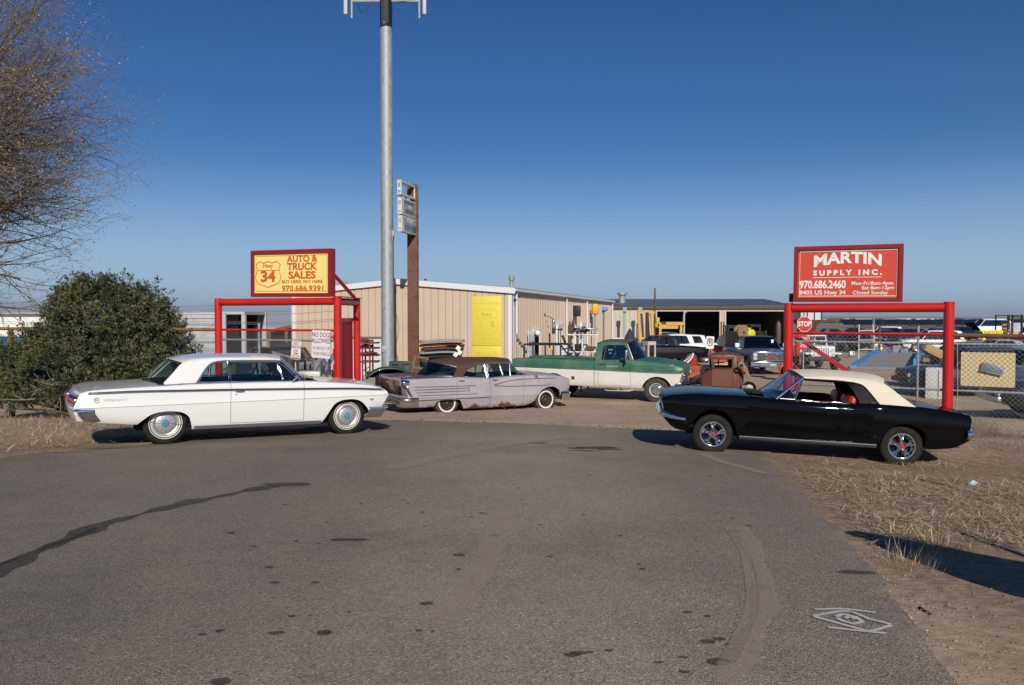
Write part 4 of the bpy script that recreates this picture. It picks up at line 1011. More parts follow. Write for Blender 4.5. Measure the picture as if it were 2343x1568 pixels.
 cb.pane(root, [(.352, .985), (.352, 1.06), (.285, 1.30), (.42, 1.21), (.56, 1.06), (.585, .985)], GLASS_G, CHROME, 'vent_window')
 BL = pbr('dark_teal_trim', (.025, .035, .04), .6)
 q = MB(); q.box((-.3, 0, .28), (2.6, 1.6, .05)); q.bbox((.72, 0, .88), (.35, 1.55, .16), .05); q.bbox((-1.45, 0, .92), (.35, 1.4, .05), .02)
 for sd_ in (-1, 1): q.box((-.05, sd_ * .88, .62), (1.9, .06, .62))
 q.build('interior', BL, root)
 seat(root, 'front_seat', -.05, -.75, .75, .58, BL, .42); seat(root, 'rear_seat', -.95, -.7, .7, .58, BL, .42); steering(root, .36, .38, .93, BL, .19)
 q = MB(); q.bbox((.42, 0, 1.27), (.03, .22, .06), .01); q.build('rear_view_mirror', BL, root)
 door_mirror(root, sh.S(.50, .955, -1, -.02), -1); 
 q = MB()
 for yy in (-.35, .1): q.tube([(1.02, yy, 1.0), (.9, yy + .12, 1.05), (.83, yy + .35, 1.06)], .006, 5)
 q.tube([(.95, -.62, .975), (.93, -.60, 1.03)], .012, 6); q.build('wiper', CHROME_OLD, root)
 for x in (-1.511, 1.511):
  for sd_ in (-1, 1): wheel(root, x, sd_ * .765, .334, .336, .19, .192, 'cover', sd_)
white_coupe()
# ---------------------------------------------------------------- black convertible
def black_convertible():
 root = car_root('convertible_car', 'glossy black convertible with its cream canvas top up and chrome spoked wheels', 'car', (5.801, 11.586, -.143), (3.100, 12.050, -.031), .80, 1)
 if 'black_car_paint' not in MATS:
  m, t, b = nodes('black_car_paint'); MATS['black_car_paint'] = m
  b.inputs['Base Color'].default_value = (.003, .003, .0035, 1); b.inputs['Roughness'].default_value = .5; b.inputs['Specular IOR Level'].default_value = 0; b.inputs['Coat Weight'].default_value = .6; b.inputs['Coat Roughness'].default_value = .02; b.inputs['Coat IOR'].default_value = 1.45
 PA = MATS['black_car_paint']; SM = pbr('scuffed_black', (.0035, .0035, .004), .3, coat=.7)
 zcr = cv([(1.955, .735), (.55, .728), (-.70, .712), (-.99, .655), (-1.2, .62)], False)
 cove = cv([(-1.02, 0), (-.92, 1), (.95, 1), (1.05, 0)], False)
 W = cv([(-2.30, .795), (-2.1, .83), (-1.6, .862), (-1.15, .868), (-.6, .855), (.6, .858), (1.4, .858), (1.9, .83), (2.13, .79)])
 zl = cv([(-2.3, .44), (-2.2, .37), (-2.06, .315), (-1.8, .285), (-1.66, .29), (-1.02, .25), (.97, .25), (1.74, .32), (1.95, .345), (2.05, .40), (2.13, .50)], False)
 zt = cv([(-2.3, .812), (-2.03, .864), (-1.48, .905), (-.98, .912), (-.69, .892), (-.04, .894), (.485, .905), (.86, .922), (1.5, .918), (1.96, .880), (2.06, .855), (2.13, .815)])
 zc = cv([(-2.3, .83), (-2.0, .878), (-1.5, .915), (.5, .935), (.82, .945), (1.5, .938), (1.81, .915), (2.0, .885), (2.13, .845)])
 def rows(x, a, b):
  c = zcr(x); k = cove(x); g = 1 - k
  mid = (.435 * k + (a + .14) * g)
  return [(a, -.045), (a + .03, -.022), (min(mid - .03, a + .12), -.008), (mid - .012, -.004), (mid + .012, -.006 - .022 * k), ((mid + c) / 2, -.006 - .030 * k), (c - .05, -.008 - .028 * k), (c - .008, -.006 - .012 * k), (c, .002), (c + .012, .002), ((c + b) / 2, -.006), (b - .055, -.020), (b - .03, -.034), (b - .01, -.052), (b, -.075)]
 arches = ([(-1.692, .28), (-1.675, .50), (-1.61, .575), (-1.528, .622), (-1.44, .644), (-1.361, .652), (-1.27, .640), (-1.19, .59), (-1.11, .49), (-1.05, .33), (-1.04, .25)], [(.985, .245), (1.02, .40), (1.092, .55), (1.18, .640), (1.289, .688), (1.38, .698), (1.478, .678), (1.57, .620), (1.65, .541), (1.733, .404), (1.76, .31)])
 dxf = cv([(.34, -.05), (.5, -.01), (.60, .0), (.66, .0), (.80, .045), (.84, .03), (.9, .01)], False)
 dxr = cv([(.30, .02), (.46, -.01), (.6, .005), (.76, -.015), (.82, .01), (.9, .03)], False)
 sh = Shell(-2.30, 2.13, W, zl, zt, zc, rows, arches, dxf, dxr, .25, .04, .03, 2.6)
 dz = lambda x: .33
 body = side_body(root, sh, [(-.665, .553, dz)], PA, cab=(-1.53, .52), hood=(.60, 2.09), trunk=(-2.24, -1.56), shelf=.16)
 drs = door_set(root, sh, -.665, .553, dz, PA)
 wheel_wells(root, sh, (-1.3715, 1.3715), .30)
 for sd_ in (-1, 1):
  q = MB(); xs = [-1.0 + 1.98 * k / 24 for k in range(25)]
  q.tube([sh.S(x, .312, sd_, .004) for x in xs], 0, 6, flat=((0, 1, 0), .010, .009)); q.build('rocker_strip', CHROME, root, 60)
  q = MB()
  for k in range(4): q.tube([sh.S(x, .294 - .011 * k, sd_, .004) for x in xs], 0, 5, flat=((0, 1, 0), .007, .0045))
  q.build('rocker_trim', pbr('dull_ribs', (.16, .16, .16), .45, .8), root, 40)
  for a in sh.arches:      # rolled lips round the wheel openings
   q = MB(); n = 40; xs = [a[0][0] + (a[-1][0] - a[0][0]) * (.5 - .5 * math.cos(math.pi * k / n)) for k in range(n + 1)]
   q.tube([sh.S(x, sh.zlow(x) + .004, sd_, .0) for x in xs], .011, 8); q.build('wheel_arch_lip', PA, root, 60)
  q = MB(); q.tube([sh.P(x, sd_ * (sh.y(x, 2) - .02), sh.zt(x) + .008) for x in [-.6 + 1.0 * k / 14 for k in range(15)]], .007, 6); q.build('belt_trim', CHROME, root, 60)
  q = MB(); q.tube([sh.P(x, sd_ * (sh.y(x, 2) - .035), sh.zt(x) + .012) for x in [-1.5 + .6 * k / 14 for k in range(15)]], 0, 6, flat=((0, 0, 1), .010, .012)); q.build('top_boot_trim', CHROME, root, 60)
  handle(drs[0 if sd_ < 0 else 1], sh.S(-.585, .822, sd_), (1, 0, 0), .16)
  q = MB(); c = sh.P(.86 - 0, sd_ * .62, .945)
  q.cyl(c + Vector((-.06, 0, 0)), c + Vector((-.03, sd_ * .02, .05)), .012, .012, 6); q.build('washer', CHROME, root)
 # front: fender extensions with lamps, grille, bumper, valance
 q = MB(); q.bbox((2.08, 0, .67), (.06, .86, .17), .03); gr = q.build('grille', pbr('grille_black', (.012, .012, .012), .5), root)
 q = MB()
 for k in range(7): q.tube([(2.115, -.42, .61 + .02 * k), (2.115, .42, .61 + .02 * k)], .003, 4)
 q.tube([(2.125, math.copysign(min(.40, abs(a)), a), zz) for a, zz in ((-.40, .61), (-.40, .74), (.40, .74), (.40, .61))], .009, 6, closed=True); q.build('grille_bars', CHROME, gr)
 for sd_ in (-1, 1):
  q = MB(); q.lathe([(.098, -.05), (.100, .02), (.088, .03), (.082, .015)], 28, (2.125, sd_ * .62, .695), 'X'); l = q.build('headlight', CHROME, root)
  q = MB(); q.lathe([(.084, .01), (.05, .032), (.0001, .042)], 24, (2.125, sd_ * .62, .695), 'X'); q.build('lens', pbr('lamp_lens', (.6, .6, .6), .1, 0, .5), l)
 def blade_bumper(name, P, hh, m=CHROME):
  q = MB(); rows = []
  for i, (x, y) in enumerate(P):
   a = Vector((*P[max(0, i - 1)], 0)); b = Vector((*P[min(len(P) - 1, i + 1)], 0)); d = (b - a).normalized(); nrm = Vector((d.y, -d.x, 0))
   h_ = hh(i / (len(P) - 1))
   rows.append([Vector((x, y, z0)) + nrm * o for o, z0 in [(-.02, h_[0]), (.012, h_[0]), (.03, h_[0] + (h_[1] - h_[0]) * .3), (.032, (h_[0] + h_[1]) / 2), (.026, h_[0] + (h_[1] - h_[0]) * .75), (.006, h_[1]), (-.02, h_[1])]])
  q.grid(rows); q.add(rows[0], [tuple(range(7))]); q.add(rows[-1], [tuple(range(7))]); return q.build(name, m, root, 40)
 fp = [(1.80, -.875), (1.92, -.872), (2.02, -.86), (2.10, -.81), (2.155, -.74), (2.185, -.6), (2.205, -.3), (2.21, 0)]
 blade_bumper('front_bumper', fp + [(x, -y) for x, y in fp[-2::-1]], lambda t: (.500 + .035 * sst(.0, .3, min(t, 1 - t)), .55 + .075 * sst(0, .25, min(t, 1 - t))))
 rp_ = [(-2.24, -.84), (-2.29, -.83), (-2.325, -.79), (-2.34, -.6), (-2.35, 0)]
 rp_ = rp_ + [(x, -y) for x, y in rp_[-2::-1]]
 blade_bumper('rear_bumper', rp_[::-1], lambda t: (.475, .60))
 for sd_ in (-1, 1):
  for k in range(3):
   q = MB(); q.bbox((-2.315, sd_ * (.50 + .075 * k), .69), (.03, .05, .15), .012); q.build('tail_lamp', pbr('red_lens', (.45, .01, .012), .15, 0, .6), root)
  q = MB(); q.cyl((-2.1, sd_ * .52, .33), (-2.26, sd_ * .52, .315), .028, .03, 14); q.build('exhaust_tip', CHROME_OLD, root)
 q = MB(); q.bbox((.72, .25, .952), (.26, .6, .012), .005); q.build('cowl_vent', BLACK, root)
 # canvas top
 CAN = pbr('cream_canvas', (.66, .60, .48), .8, var=.05, vs=2.5, bump=.12, bs=300)
 cb = Cabin(edge=[(.055, 1.250), (-.40, 1.278), (-.75, 1.268), (-1.0, 1.245), (-1.13, 1.205), (-1.22, 1.145), (-1.38, 1.015), (-1.53, .905)], low=[(.055, 1.226), (-.435, 1.226), (-.66, 1.212), (-.781, 1.190), (-.84, 1.155), (-.90, 1.085), (-1.0, .955), (-1.035, .905), (-1.30, .905), (-1.53, .895)],
               zb=.90, yb=.80, zr=1.26, yr=.605, cent=[(.055, 1.312), (-.385, 1.345), (-.794, 1.335), (-1.05, 1.305), (-1.2, 1.245)], ws=None, bl=None, tuck=.055)
 rf = cb.roof(root, CAN, 'canvas_top', xh=-1.13, shift=.10, fshift=.055)
 cb.backlight(root, (-1.53, .905), glass('plastic_window', (.5, .5, .48), .1), bulge=(.10, .06))
 cb.windshield(root, (.445, .905), glass('windshield_glass', (.62, .70, .66), .16), bulge=(.16, .075))
 cb.post(root, (.46, .90), (.04, 1.24), CHROME, 'windshield_post', .018, .026)
 q = MB(); q.tube([Vector((.055 + .085 * (1 - (k / 8) ** 2), .62 * k / 8, 1.232 + .062 * (1 - abs(k / 8) ** 2.3))) for k in range(-8, 9)], 0, 8, flat=((0, 0, 1), .020, .022)); q.build('header_bar', pbr('header_black', (.02, .02, .02), .4), root, 60)
 q = MB(); q.tube([Vector((.455 + .16 * (1 - (k / 8) ** 2), .78 * k / 8, .915 + .012)) for k in range(-8, 9)], .010, 6); q.build('cowl_trim', CHROME, root, 60)
 WS = pbr('weatherstrip', (.012, .012, .012), .7)
 for sd_ in (-1, 1):
  q = MB(); q.tube([cb.S(x, z, sd_, -.01) for x, z in [(.05, 1.222), (-.435, 1.22), (-.66, 1.206), (-.775, 1.184), (-.835, 1.148), (-.895, 1.078), (-.995, .95), (-1.03, .905)]], .011, 6); q.build('weatherstrip', WS, root, 60)
  q = MB(); P = [(.03, 1.215), (-.43, 1.21), (-.65, 1.195), (-.76, 1.17), (-.82, 1.13), (-.88, 1.06), (-.98, .94), (-1.02, .90)]; I = [(.03, 1.19), (-.43, 1.18), (-.60, 1.165), (-.66, 1.12), (-.70, 1.06), (-.73, .99), (-.76, .94), (-.76, .90)]
  q.grid([[cb.S(x, z, sd_, -.02) for x, z in P], [cb.S(x, z, sd_, -.10) for x, z in I]]); q.grid([[cb.S(x, z, sd_, -.02) for x, z in P[4:]], [cb.S(x - .25, z, sd_, -.06) for x, z in P[4:]]]); q.build('top_frame', pbr('top_frame_black', (.012, .011, .011), .7), root, 40)
  q = MB(); V = [(.375, .915), (.065, 1.20), (.12, 1.05), (.185, .915)]
  q.tube([cb.S(x, z, sd_, .0) for x, z in [(.06, 1.20), (.115, 1.06), (.19, .91)]], .011, 6); q.tube([cb.S(x, z, sd_, .0) for x, z in [(.39, .915), (.19, .912)]], .009, 6); o = q.build('vent_frame', CHROME, root, 60)
  q = MB(); q.add([cb.S(x, z, sd_, -.004) for x, z in V], [(0, 1, 2, 3)]); q.build('vent_glass', GLASS, o, 0)
 # red interior
 RD = pbr('red_vinyl', (.42, .018, .016), .4, var=.1); RDK = pbr('dark_red_carpet', (.10, .006, .006), .9)
 q = MB(); q.box((-.35, 0, .30), (2.0, 1.4, .04)); q.box((-1.35, 0, .55), (.05, 1.4, .5))
 for sd_ in (-1, 1): q.box((-.15, sd_ * .74, .60), (1.5, .05, .54))
 inn = q.build('interior', RDK, root)
 q = MB(); q.bbox((.38, 0, .84), (.22, 1.40, .13), .04); q.build('dashboard', RD, root)
 for y in (-.36, .36): seat(root, 'front_seat', -.32, y - .27, y + .27, .55, RD, .50, .5, .2)
 seat(root, 'rear_seat', -.98, -.44, .44, .56, RD, .44, .42, .2); steering(root, .12, .36, .86, pbr('black_rim', (.02, .02, .02), .4), .19)
 q = MB()
 for sd_ in (-1, 1): q.bbox((-1.12, sd_ * .68, .80), (.55, .08, .16), .03)
 q.build('side_panel', RD, root, 50)
 door_mirror(root, sh.S(.20, .90, 1, -.02) + Vector((0, 0, .01)), 1, r=.052)
 for x in (-1.3715, 1.3715):
  for sd_ in (-1, 1): wheel(root, x, sd_ * .70, .300, .302, .20, .185, 'styled', sd_)
black_convertible()

# ---------------------------------------------------------------- faded purple sedan
def rust_paint(name, paint, paint2, amt, lowz=None, scale=3.0, topz=None, rc=(1, 1, 1)):
 """faded paint that has rusted through in patches, more of it below lowz"""
 m, t, b = nodes(name); oc = coords(t); n = noise_node(t, scale, 7, .65, oc); n2 = noise_node(t, 1.3, 3, .5, oc); n3 = noise_node(t, 22, 5, .7, oc)
 base = ramp_node(t, n2.outputs[0], [(.35, paint), (.65, paint2)]).outputs[0]
 base = mix_node(t, .35, base, ramp_node(t, n3.outputs[0], [(.35, (.7, .68, .68)), (.65, (1.1, 1.1, 1.1))]).outputs[0], 'MULTIPLY')
 rust = ramp_node(t, n3.outputs[0], [(p_, tuple(a_ * b_ for a_, b_ in zip(c_, rc))) for p_, c_ in ((.3, (.075, .030, .018)), (.55, (.15, .060, .032)), (.75, (.26, .12, .06)))]).outputs[0]
 f = n.outputs[0]
 sx = t.nodes.new('ShaderNodeSeparateXYZ'); t.links.new(oc, sx.inputs[0])
 if lowz is not None:
  mr = t.nodes.new('ShaderNodeMapRange'); t.links.new(sx.outputs[2], mr.inputs[0]); mr.inputs[1].default_value = lowz; mr.inputs[2].default_value = lowz - .2; mr.inputs[3].default_value = 0; mr.inputs[4].default_value = .24
  f = math_node(t, 'ADD', f, mr.outputs[0])
 if topz is not None:
  mr = t.nodes.new('ShaderNodeMapRange'); t.links.new(sx.outputs[2], mr.inputs[0]); mr.inputs[1].default_value = topz; mr.inputs[2].default_value = topz + .12; mr.inputs[3].default_value = 0; mr.inputs[4].default_value = .5
  f = math_node(t, 'ADD', f, mr.outputs[0])
 mk = ramp_node(t, f, [(1 - amt - .04, (0, 0, 0)), (1 - amt + .05, (1, 1, 1))]).outputs[0]
 t.links.new(mix_node(t, mk, base, rust), b.inputs['Base Color'])
 b.inputs['Roughness'].default_value = .55; t.links.new(mix_node(t, mk, (.48, .48, .48), (.9, .9, .9)), b.inputs['Roughness'])
 t.links.new(bump_node(t, math_node(t, 'MULTIPLY', n3.outputs[0], math_node(t, 'ADD', mk, .08)), .3, .01), b.inputs['Normal']); return m
def purple_sedan():
 root = car_root('derelict_sedan', 'faded purple-grey old four-door sedan with a rusted roof and flat tyres', 'car', (-1.737, 20.750, -.458), (.964, 22.289, -.531), .90, -1)
 PA = rust_paint('faded_purple_paint', (.345, .31, .335), (.41, .375, .39), .325, .28)
 RT = rust_paint('rusted_roof_paint', (.36, .30, .32), (.40, .34, .36), .72, None, 1.6, rc=(.62, .66, .95))
 BT = rust_paint('rusted_boot_paint', (.36, .30, .32), (.40, .34, .36), .60, None, 1.4)
 W = cv([(-2.72, .90), (-2.3, .97), (-1.5, 1.0), (0, 1.0), (1.5, .99), (2.0, .97), (2.33, .90)])
 zl = cv([(-2.72, .22), (-2.42, .158), (-1.95, .156), (-1.09, .088), (.82, .105), (1.09, .185), (2.0, .33), (2.33, .36)], False)
 zt = cv([(-2.72, .905), (-1.35, .935), (-.55, .905), (-.33, .895), (.2, .925), (.67, .955), (1.2, .965), (1.9, .935), (2.2, .895), (2.33, .855)])
 zc = cv([(-2.72, .875), (-2.5, .93), (-1.9, .965), (-1.2, .955), (.7, .99), (1.2, 1.0), (1.75, .992), (2.1, .955), (2.33, .885)])
 def rows(x, a, b):
  return [(a, -.06), (a + .04, -.03), (a + .14, -.012), (.40, .012), (.42, .018), (.45, .006), (.60, 0), (b - .20, -.008), (b - .10, -.022), (b - .05, -.04), (b - .015, -.065), (b, -.10)]
 arches = ([(-1.96, .15), (-1.93, .24), (-1.86, .31), (-1.76, .338), (-1.5, .344), (-1.3, .342), (-1.22, .33), (-1.15, .20), (-1.09, .085)], [(1.085, .18), (1.15, .27), (1.25, .42), (1.36, .53), (1.48, .595), (1.62, .628), (1.74, .628), (1.85, .595), (1.94, .53), (2.0, .42), (2.03, .33)])
 dxf = cv([(.2, -.06), (.5, -.02), (.62, .03), (.77, .05), (.86, .02), (1, -.03)], False); dxr = cv([(.2, .02), (.45, .05), (.6, -.02), (.8, -.06), (.92, -.02)], False)
 sh = Shell(-2.72, 2.33, W, zl, zt, zc, rows, arches, dxf, dxr, .35, .06, .10, 2.2)
 d1 = lambda x: cv([(-1.32, .40), (-1.22, .38), (-1.02, .15), (-.3, .16)], False)(x); d2 = lambda x: .165 if x > -.2 else .19
 side_body(root, sh, [(-1.31, -.315, d1), (-.29, .755, d2)], PA, cab=(-2.05, .98), hood=(1.02, 2.22, PA), trunk=(-2.66, -2.08, BT))
 ds = door_set(root, sh, -1.31, -.315, d1, PA, name='rear_door') + door_set(root, sh, -.29, .755, d2, PA, name='front_door')
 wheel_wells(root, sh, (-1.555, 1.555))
 # rusted rear face panel between the lamps, hanging lower than the lid
 q = MB(); q.grid([[sh.P(-2.72, k * .70, z) + Vector((-.014 - .03 * math.sin((z - .5) * 6), 0, 0)) for k in [-1 + i / 5 for i in range(11)]] for z in (.47, .55, .63, .71, .79, .86)]); q.build('tail_panel', BT, root, 50)
 q = MB(); q.lathe([(.05, 0), (.045, -.02), (.02, -.03), (.0001, -.03)], 20, (-2.905, 0, .76), 'X'); q.tube([(-2.90, -.09, .70), (-2.92, 0, .69), (-2.90, .09, .70)], .008, 6); q.build('lid_emblem', CHROME_OLD, root)
 for sd_ in (-1, 1):
  # fin cap, lamp and tail pod
  q = MB(); q.tube([sh.P(x, sd_ * (sh.y(x, 2) + .03), sh.zt(x) + .005) for x in [-2.80 + 1.45 * k / 14 for k in range(15)]], [.034] + [.028 - .012 * k / 14 for k in range(14)], 8); q.build('fin_trim', CHROME, root, 60)
  q = MB(); c = Vector((-2.74, sd_ * .86, .80)); q.lathe([(.07, .10), (.078, 0), (.072, -.06), (.06, -.075), (.052, -.06)], 24, c, 'X'); 
  for k in range(-2, 3): q.cyl(c + Vector((-.08, -.06, .026 * k)), c + Vector((-.08, .06, .026 * k)), .006, .006, 6)
  lp = q.build('tail_lamp', CHROME, root)
  q = MB(); q.lathe([(.056, -.05), (.04, -.075), (.0001, -.085)], 20, c, 'X'); q.build('lens', pbr('dull_red_lens', (.25, .012, .012), .25), lp)
  q = MB(); q.grid([[Vector((-2.80 + .14 * t, sd_ * (.86 + .13 * s_ - .04 * t), .725 - .27 * t)) + Vector((.07 * s_ * s_, 0, 0)) for s_ in (-.8, -.5, -.2, .2, .5, .85, 1.05)] for t in (0, .25, .5, .75, 1)]); q.build('tail_pod', CHROME_OLD, root, 60, solid=.01)
  q = MB(); q.bbox((-2.79, sd_ * .66, .63), (.10, .12, .18), .04); q.build('lamp_cavity', BLACK, root)
  # four spear bars, end bar and sweep spear
  q = MB()
  for z0, z1, x0, x1 in ((.692, .709, -2.50, -.75), (.618, .648, -2.50, -.95), (.545, .575, -2.48, -.95), (.470, .487, -2.46, -.70)):
   q.tube([sh.S(x0 + (x1 - x0) * k / 14, z0 + (z1 - z0) * k / 14, sd_, .006) for k in range(15)], 0, 6, flat=((0, 1, 0), .009, .0075))
  q.tube([sh.S(-.95, .545 + .15 * k / 4, sd_, .006) for k in range(5)], 0, 6, flat=((0, 1, 0), .010, .010)); q.build('side_bars', CHROME_OLD, root, 60)
  q = MB(); q.tube([sh.S(-2.42 + 2.05 * k / 20, .365 + .05 * k / 20, sd_, .02) for k in range(21)], [.016 + .010 * sst(.6, .95, k / 20) * (1 - sst(.96, 1, k / 20)) + .004 for k in range(21)], 8); q.build('lower_spear', PA, root, 60)
  sw = [(2.31, .858), (1.8, .868), (1.2, .868), (.7, .853), (.343, .826), (.08, .778), (-.12, .728), (-.20, .702), (-.13, .690), (.1, .672), (.35, .664), (.9, .668), (1.5, .674), (2.31, .682)]
  fz = [sh.S(x, z, sd_, .006) for x, z in sw]; q = MB(); q.tube(fz, 0, 6, flat=((0, 1, 0), .010, .009)); q.build('sweep_trim', CHROME_OLD, root, 60)
 for o, x in ((ds[0], -1.24), (ds[1], -1.24), (ds[2], -.22), (ds[3], -.22)):
  sd_ = -1 if o in (ds[0], ds[2]) else 1
  handle(o, sh.S(x, .845, sd_), (1, 0, 0), .15, CHROME_OLD)
 def bumper(name, P, z0, z1, m):
  q = MB(); rows = []; n = len(P)
  for i, (x, y, e) in enumerate(P):
   a, b_ = Vector(P[max(0, i - 1)][:2]), Vector(P[min(n - 1, i + 1)][:2]); d = (b_ - a).normalized(); nr = Vector((d.y, -d.x, 0)); lo = z0 - e
   rows.append([Vector((x, y, z)) + nr * o_ for o_, z in ((-.05, z1 - .01), (0, z1), (.035, z1 - .02), (.05, z1 - .06), (.035, z1 - .085), (.03, (lo + z1) / 2 - .03), (.02, lo + .03), (-.01, lo), (-.05, lo))])
  q.grid(rows); q.add(rows[0], [tuple(range(9))]); q.add(rows[-1], [tuple(range(9))]); return q.build(name, m, root, 40)
 rb = [(-2.42, 1.0, .07), (-2.60, 1.0, .07), (-2.76, .97, .07), (-2.86, .88, .07), (-2.88, .70, .07), (-2.89, .62, 0), (-2.93, .3, 0), (-2.94, 0, 0)]
 bp = bumper('rear_bumper', rb + [(x, -y, e) for x, y, e in rb[-2::-1]], .235, .43, pbr('rusty_chrome', (.52, .50, .48), .25, .9, col2=(.24, .14, .08), vs=3.5, lo=.5, hi=.75))
 fb = [(2.02, -.99, 0), (2.2, -.99, 0), (2.32, -.94, 0), (2.38, -.82, 0), (2.42, -.5, 0), (2.45, 0, 0)]
 bumper('front_bumper', fb + [(x, -y, e) for x, y, e in fb[-2::-1]], .235, .485, CHROME)
 for sd_ in (-1, 1):
  for y in (.62, .80):
   q = MB(); q.lathe([(.08, -.04), (.082, .02), (.07, .03), (.06, .01), (.0001, .02)], 20, (2.36, sd_ * y, .73), 'X'); q.build('headlight', CHROME_OLD, root)
 q = MB(); q.bbox((2.36, 0, .60), (.06, 1.3, .2), .02); q.build('grille', pbr('grille_dark', (.06, .06, .06), .4, .8), root)
 q = MB(); q.bbox((1.35, .0, 1.012), (.36, .25, .03), .01); q.build('hood_ornament', PA, root)
 for (x, z) in ((2.0, .74), (2.18, .735)): pass
 cb = Cabin(edge=[(.47, 1.325), (0, 1.345), (-.5, 1.330), (-.9, 1.285), (-1.12, 1.235), (-1.20, 1.20), (-1.235, 1.15), (-1.20, 1.08), (-1.33, .95)][:6] + [(-1.235, 1.13), (-1.30, 1.02), (-1.36, .95)], low=[(.47, 1.305), (0, 1.31), (-.335, 1.293), (-.649, 1.252), (-.82, 1.195), (-.956, 1.115), (-1.04, 1.04), (-1.11, .945), (-1.2, .94), (-1.36, .935)],
               zb=.93, yb=.87, zr=1.34, yr=.70, cent=[(.47, 1.405), (.1, 1.44), (-.5, 1.438), (-1.0, 1.385), (-1.20, 1.335)], ws=None, bl=None, tuck=.05)
 cb.roof(root, RT, xh=-1.20, shift=.55, fshift=.22)
 cb.backlight(root, (-1.36, .95), GLASS_G, bulge=(.55, .74)); cb.windshield(root, (.62, .965), GLASS_G, bulge=(.46, .22))
 q = MB(); q.tube([Vector((r.x, r.y, r.z + .004)) for r in cb.bl_rows[-1]], .012, 6); q.tube([Vector((r.x, r.y, r.z + .006)) for r in cb.bl_rows[0]], .012, 6); q.build('rear_window_trim', CHROME_OLD, root, 60)
 for sd_ in (-1, 1):
  q = MB(); q.tube([cb.S(x, z, sd_, .006) for x, z in [(.48, 1.30), (0, 1.306), (-.335, 1.290), (-.649, 1.248), (-.82, 1.19), (-.95, 1.11), (-1.04, 1.03), (-1.105, .945)]], 0, 6, flat=((0, 1, .2), .011, .014)); q.build('drip_rail', CHROME_OLD, root, 60)
 cb.post(root, (.40, .94), (.47, 1.31), CHROME_OLD, 'windshield_post', .02, .03, bow=-.015); cb.post(root, (-.335, .90), (-.345, 1.29), CHROME_OLD, 'door_post', .016, .035)
 cb.pane(root, [(-1.08, .945), (-1.0, 1.06), (-.92, 1.125), (-.684, 1.222), (-.39, 1.270), (-.37, .91)], GLASS_G, CHROME_OLD, 'rear_door_window')
 cb.pane(root, [(-.30, .905), (-.30, 1.275), (.10, 1.295), (.15, .93)], GLASS_G, CHROME_OLD, 'front_door_window'); cb.pane(root, [(.165, .93), (.115, 1.295), (.43, 1.295), (.375, .935)], GLASS_G, CHROME_OLD, 'vent_window')
 BL = pbr('faded_green_seat', (.10, .115, .095), .8, var=.2); q = MB(); q.box((-.5, 0, .22), (2.6, 1.6, .05)); q.bbox((.75, 0, .86), (.3, 1.6, .14), .05)
 for sd_ in (-1, 1): q.box((-.2, sd_ * .90, .56), (1.7, .05, .66))
 q.bbox((-1.75, 0, .93), (.6, 1.4, .03), .01); q.build('interior', pbr('dusty_interior', (.06, .06, .055), .9), root)
 seat(root, 'front_seat', .0, -.75, .75, .55, BL, .50); seat(root, 'rear_seat', -1.05, -.75, .75, .55, BL, .50); steering(root, .40, .4, .92, pbr('pale_rim', (.45, .43, .38), .4), .21)
 q = MB(); q.tube([(.12, -.92, .10), (.2, -.99, .03), (.28, -1.04, -.01)], .012, 6); q.tube([(.52, -.95, .12), (.44, -1.02, .02), (.38, -1.06, -.01)], .012, 6); q.build('hanging_bracket', DARKMET, root)
 for x in (-1.555, 1.555):
  for sd_ in (-1, 1): wheel(root, x, sd_ * .79, .255, .34, .22, .19, 'bare', sd_, flat=.085, tyre=RUBBER_DUST)
purple_sedan()

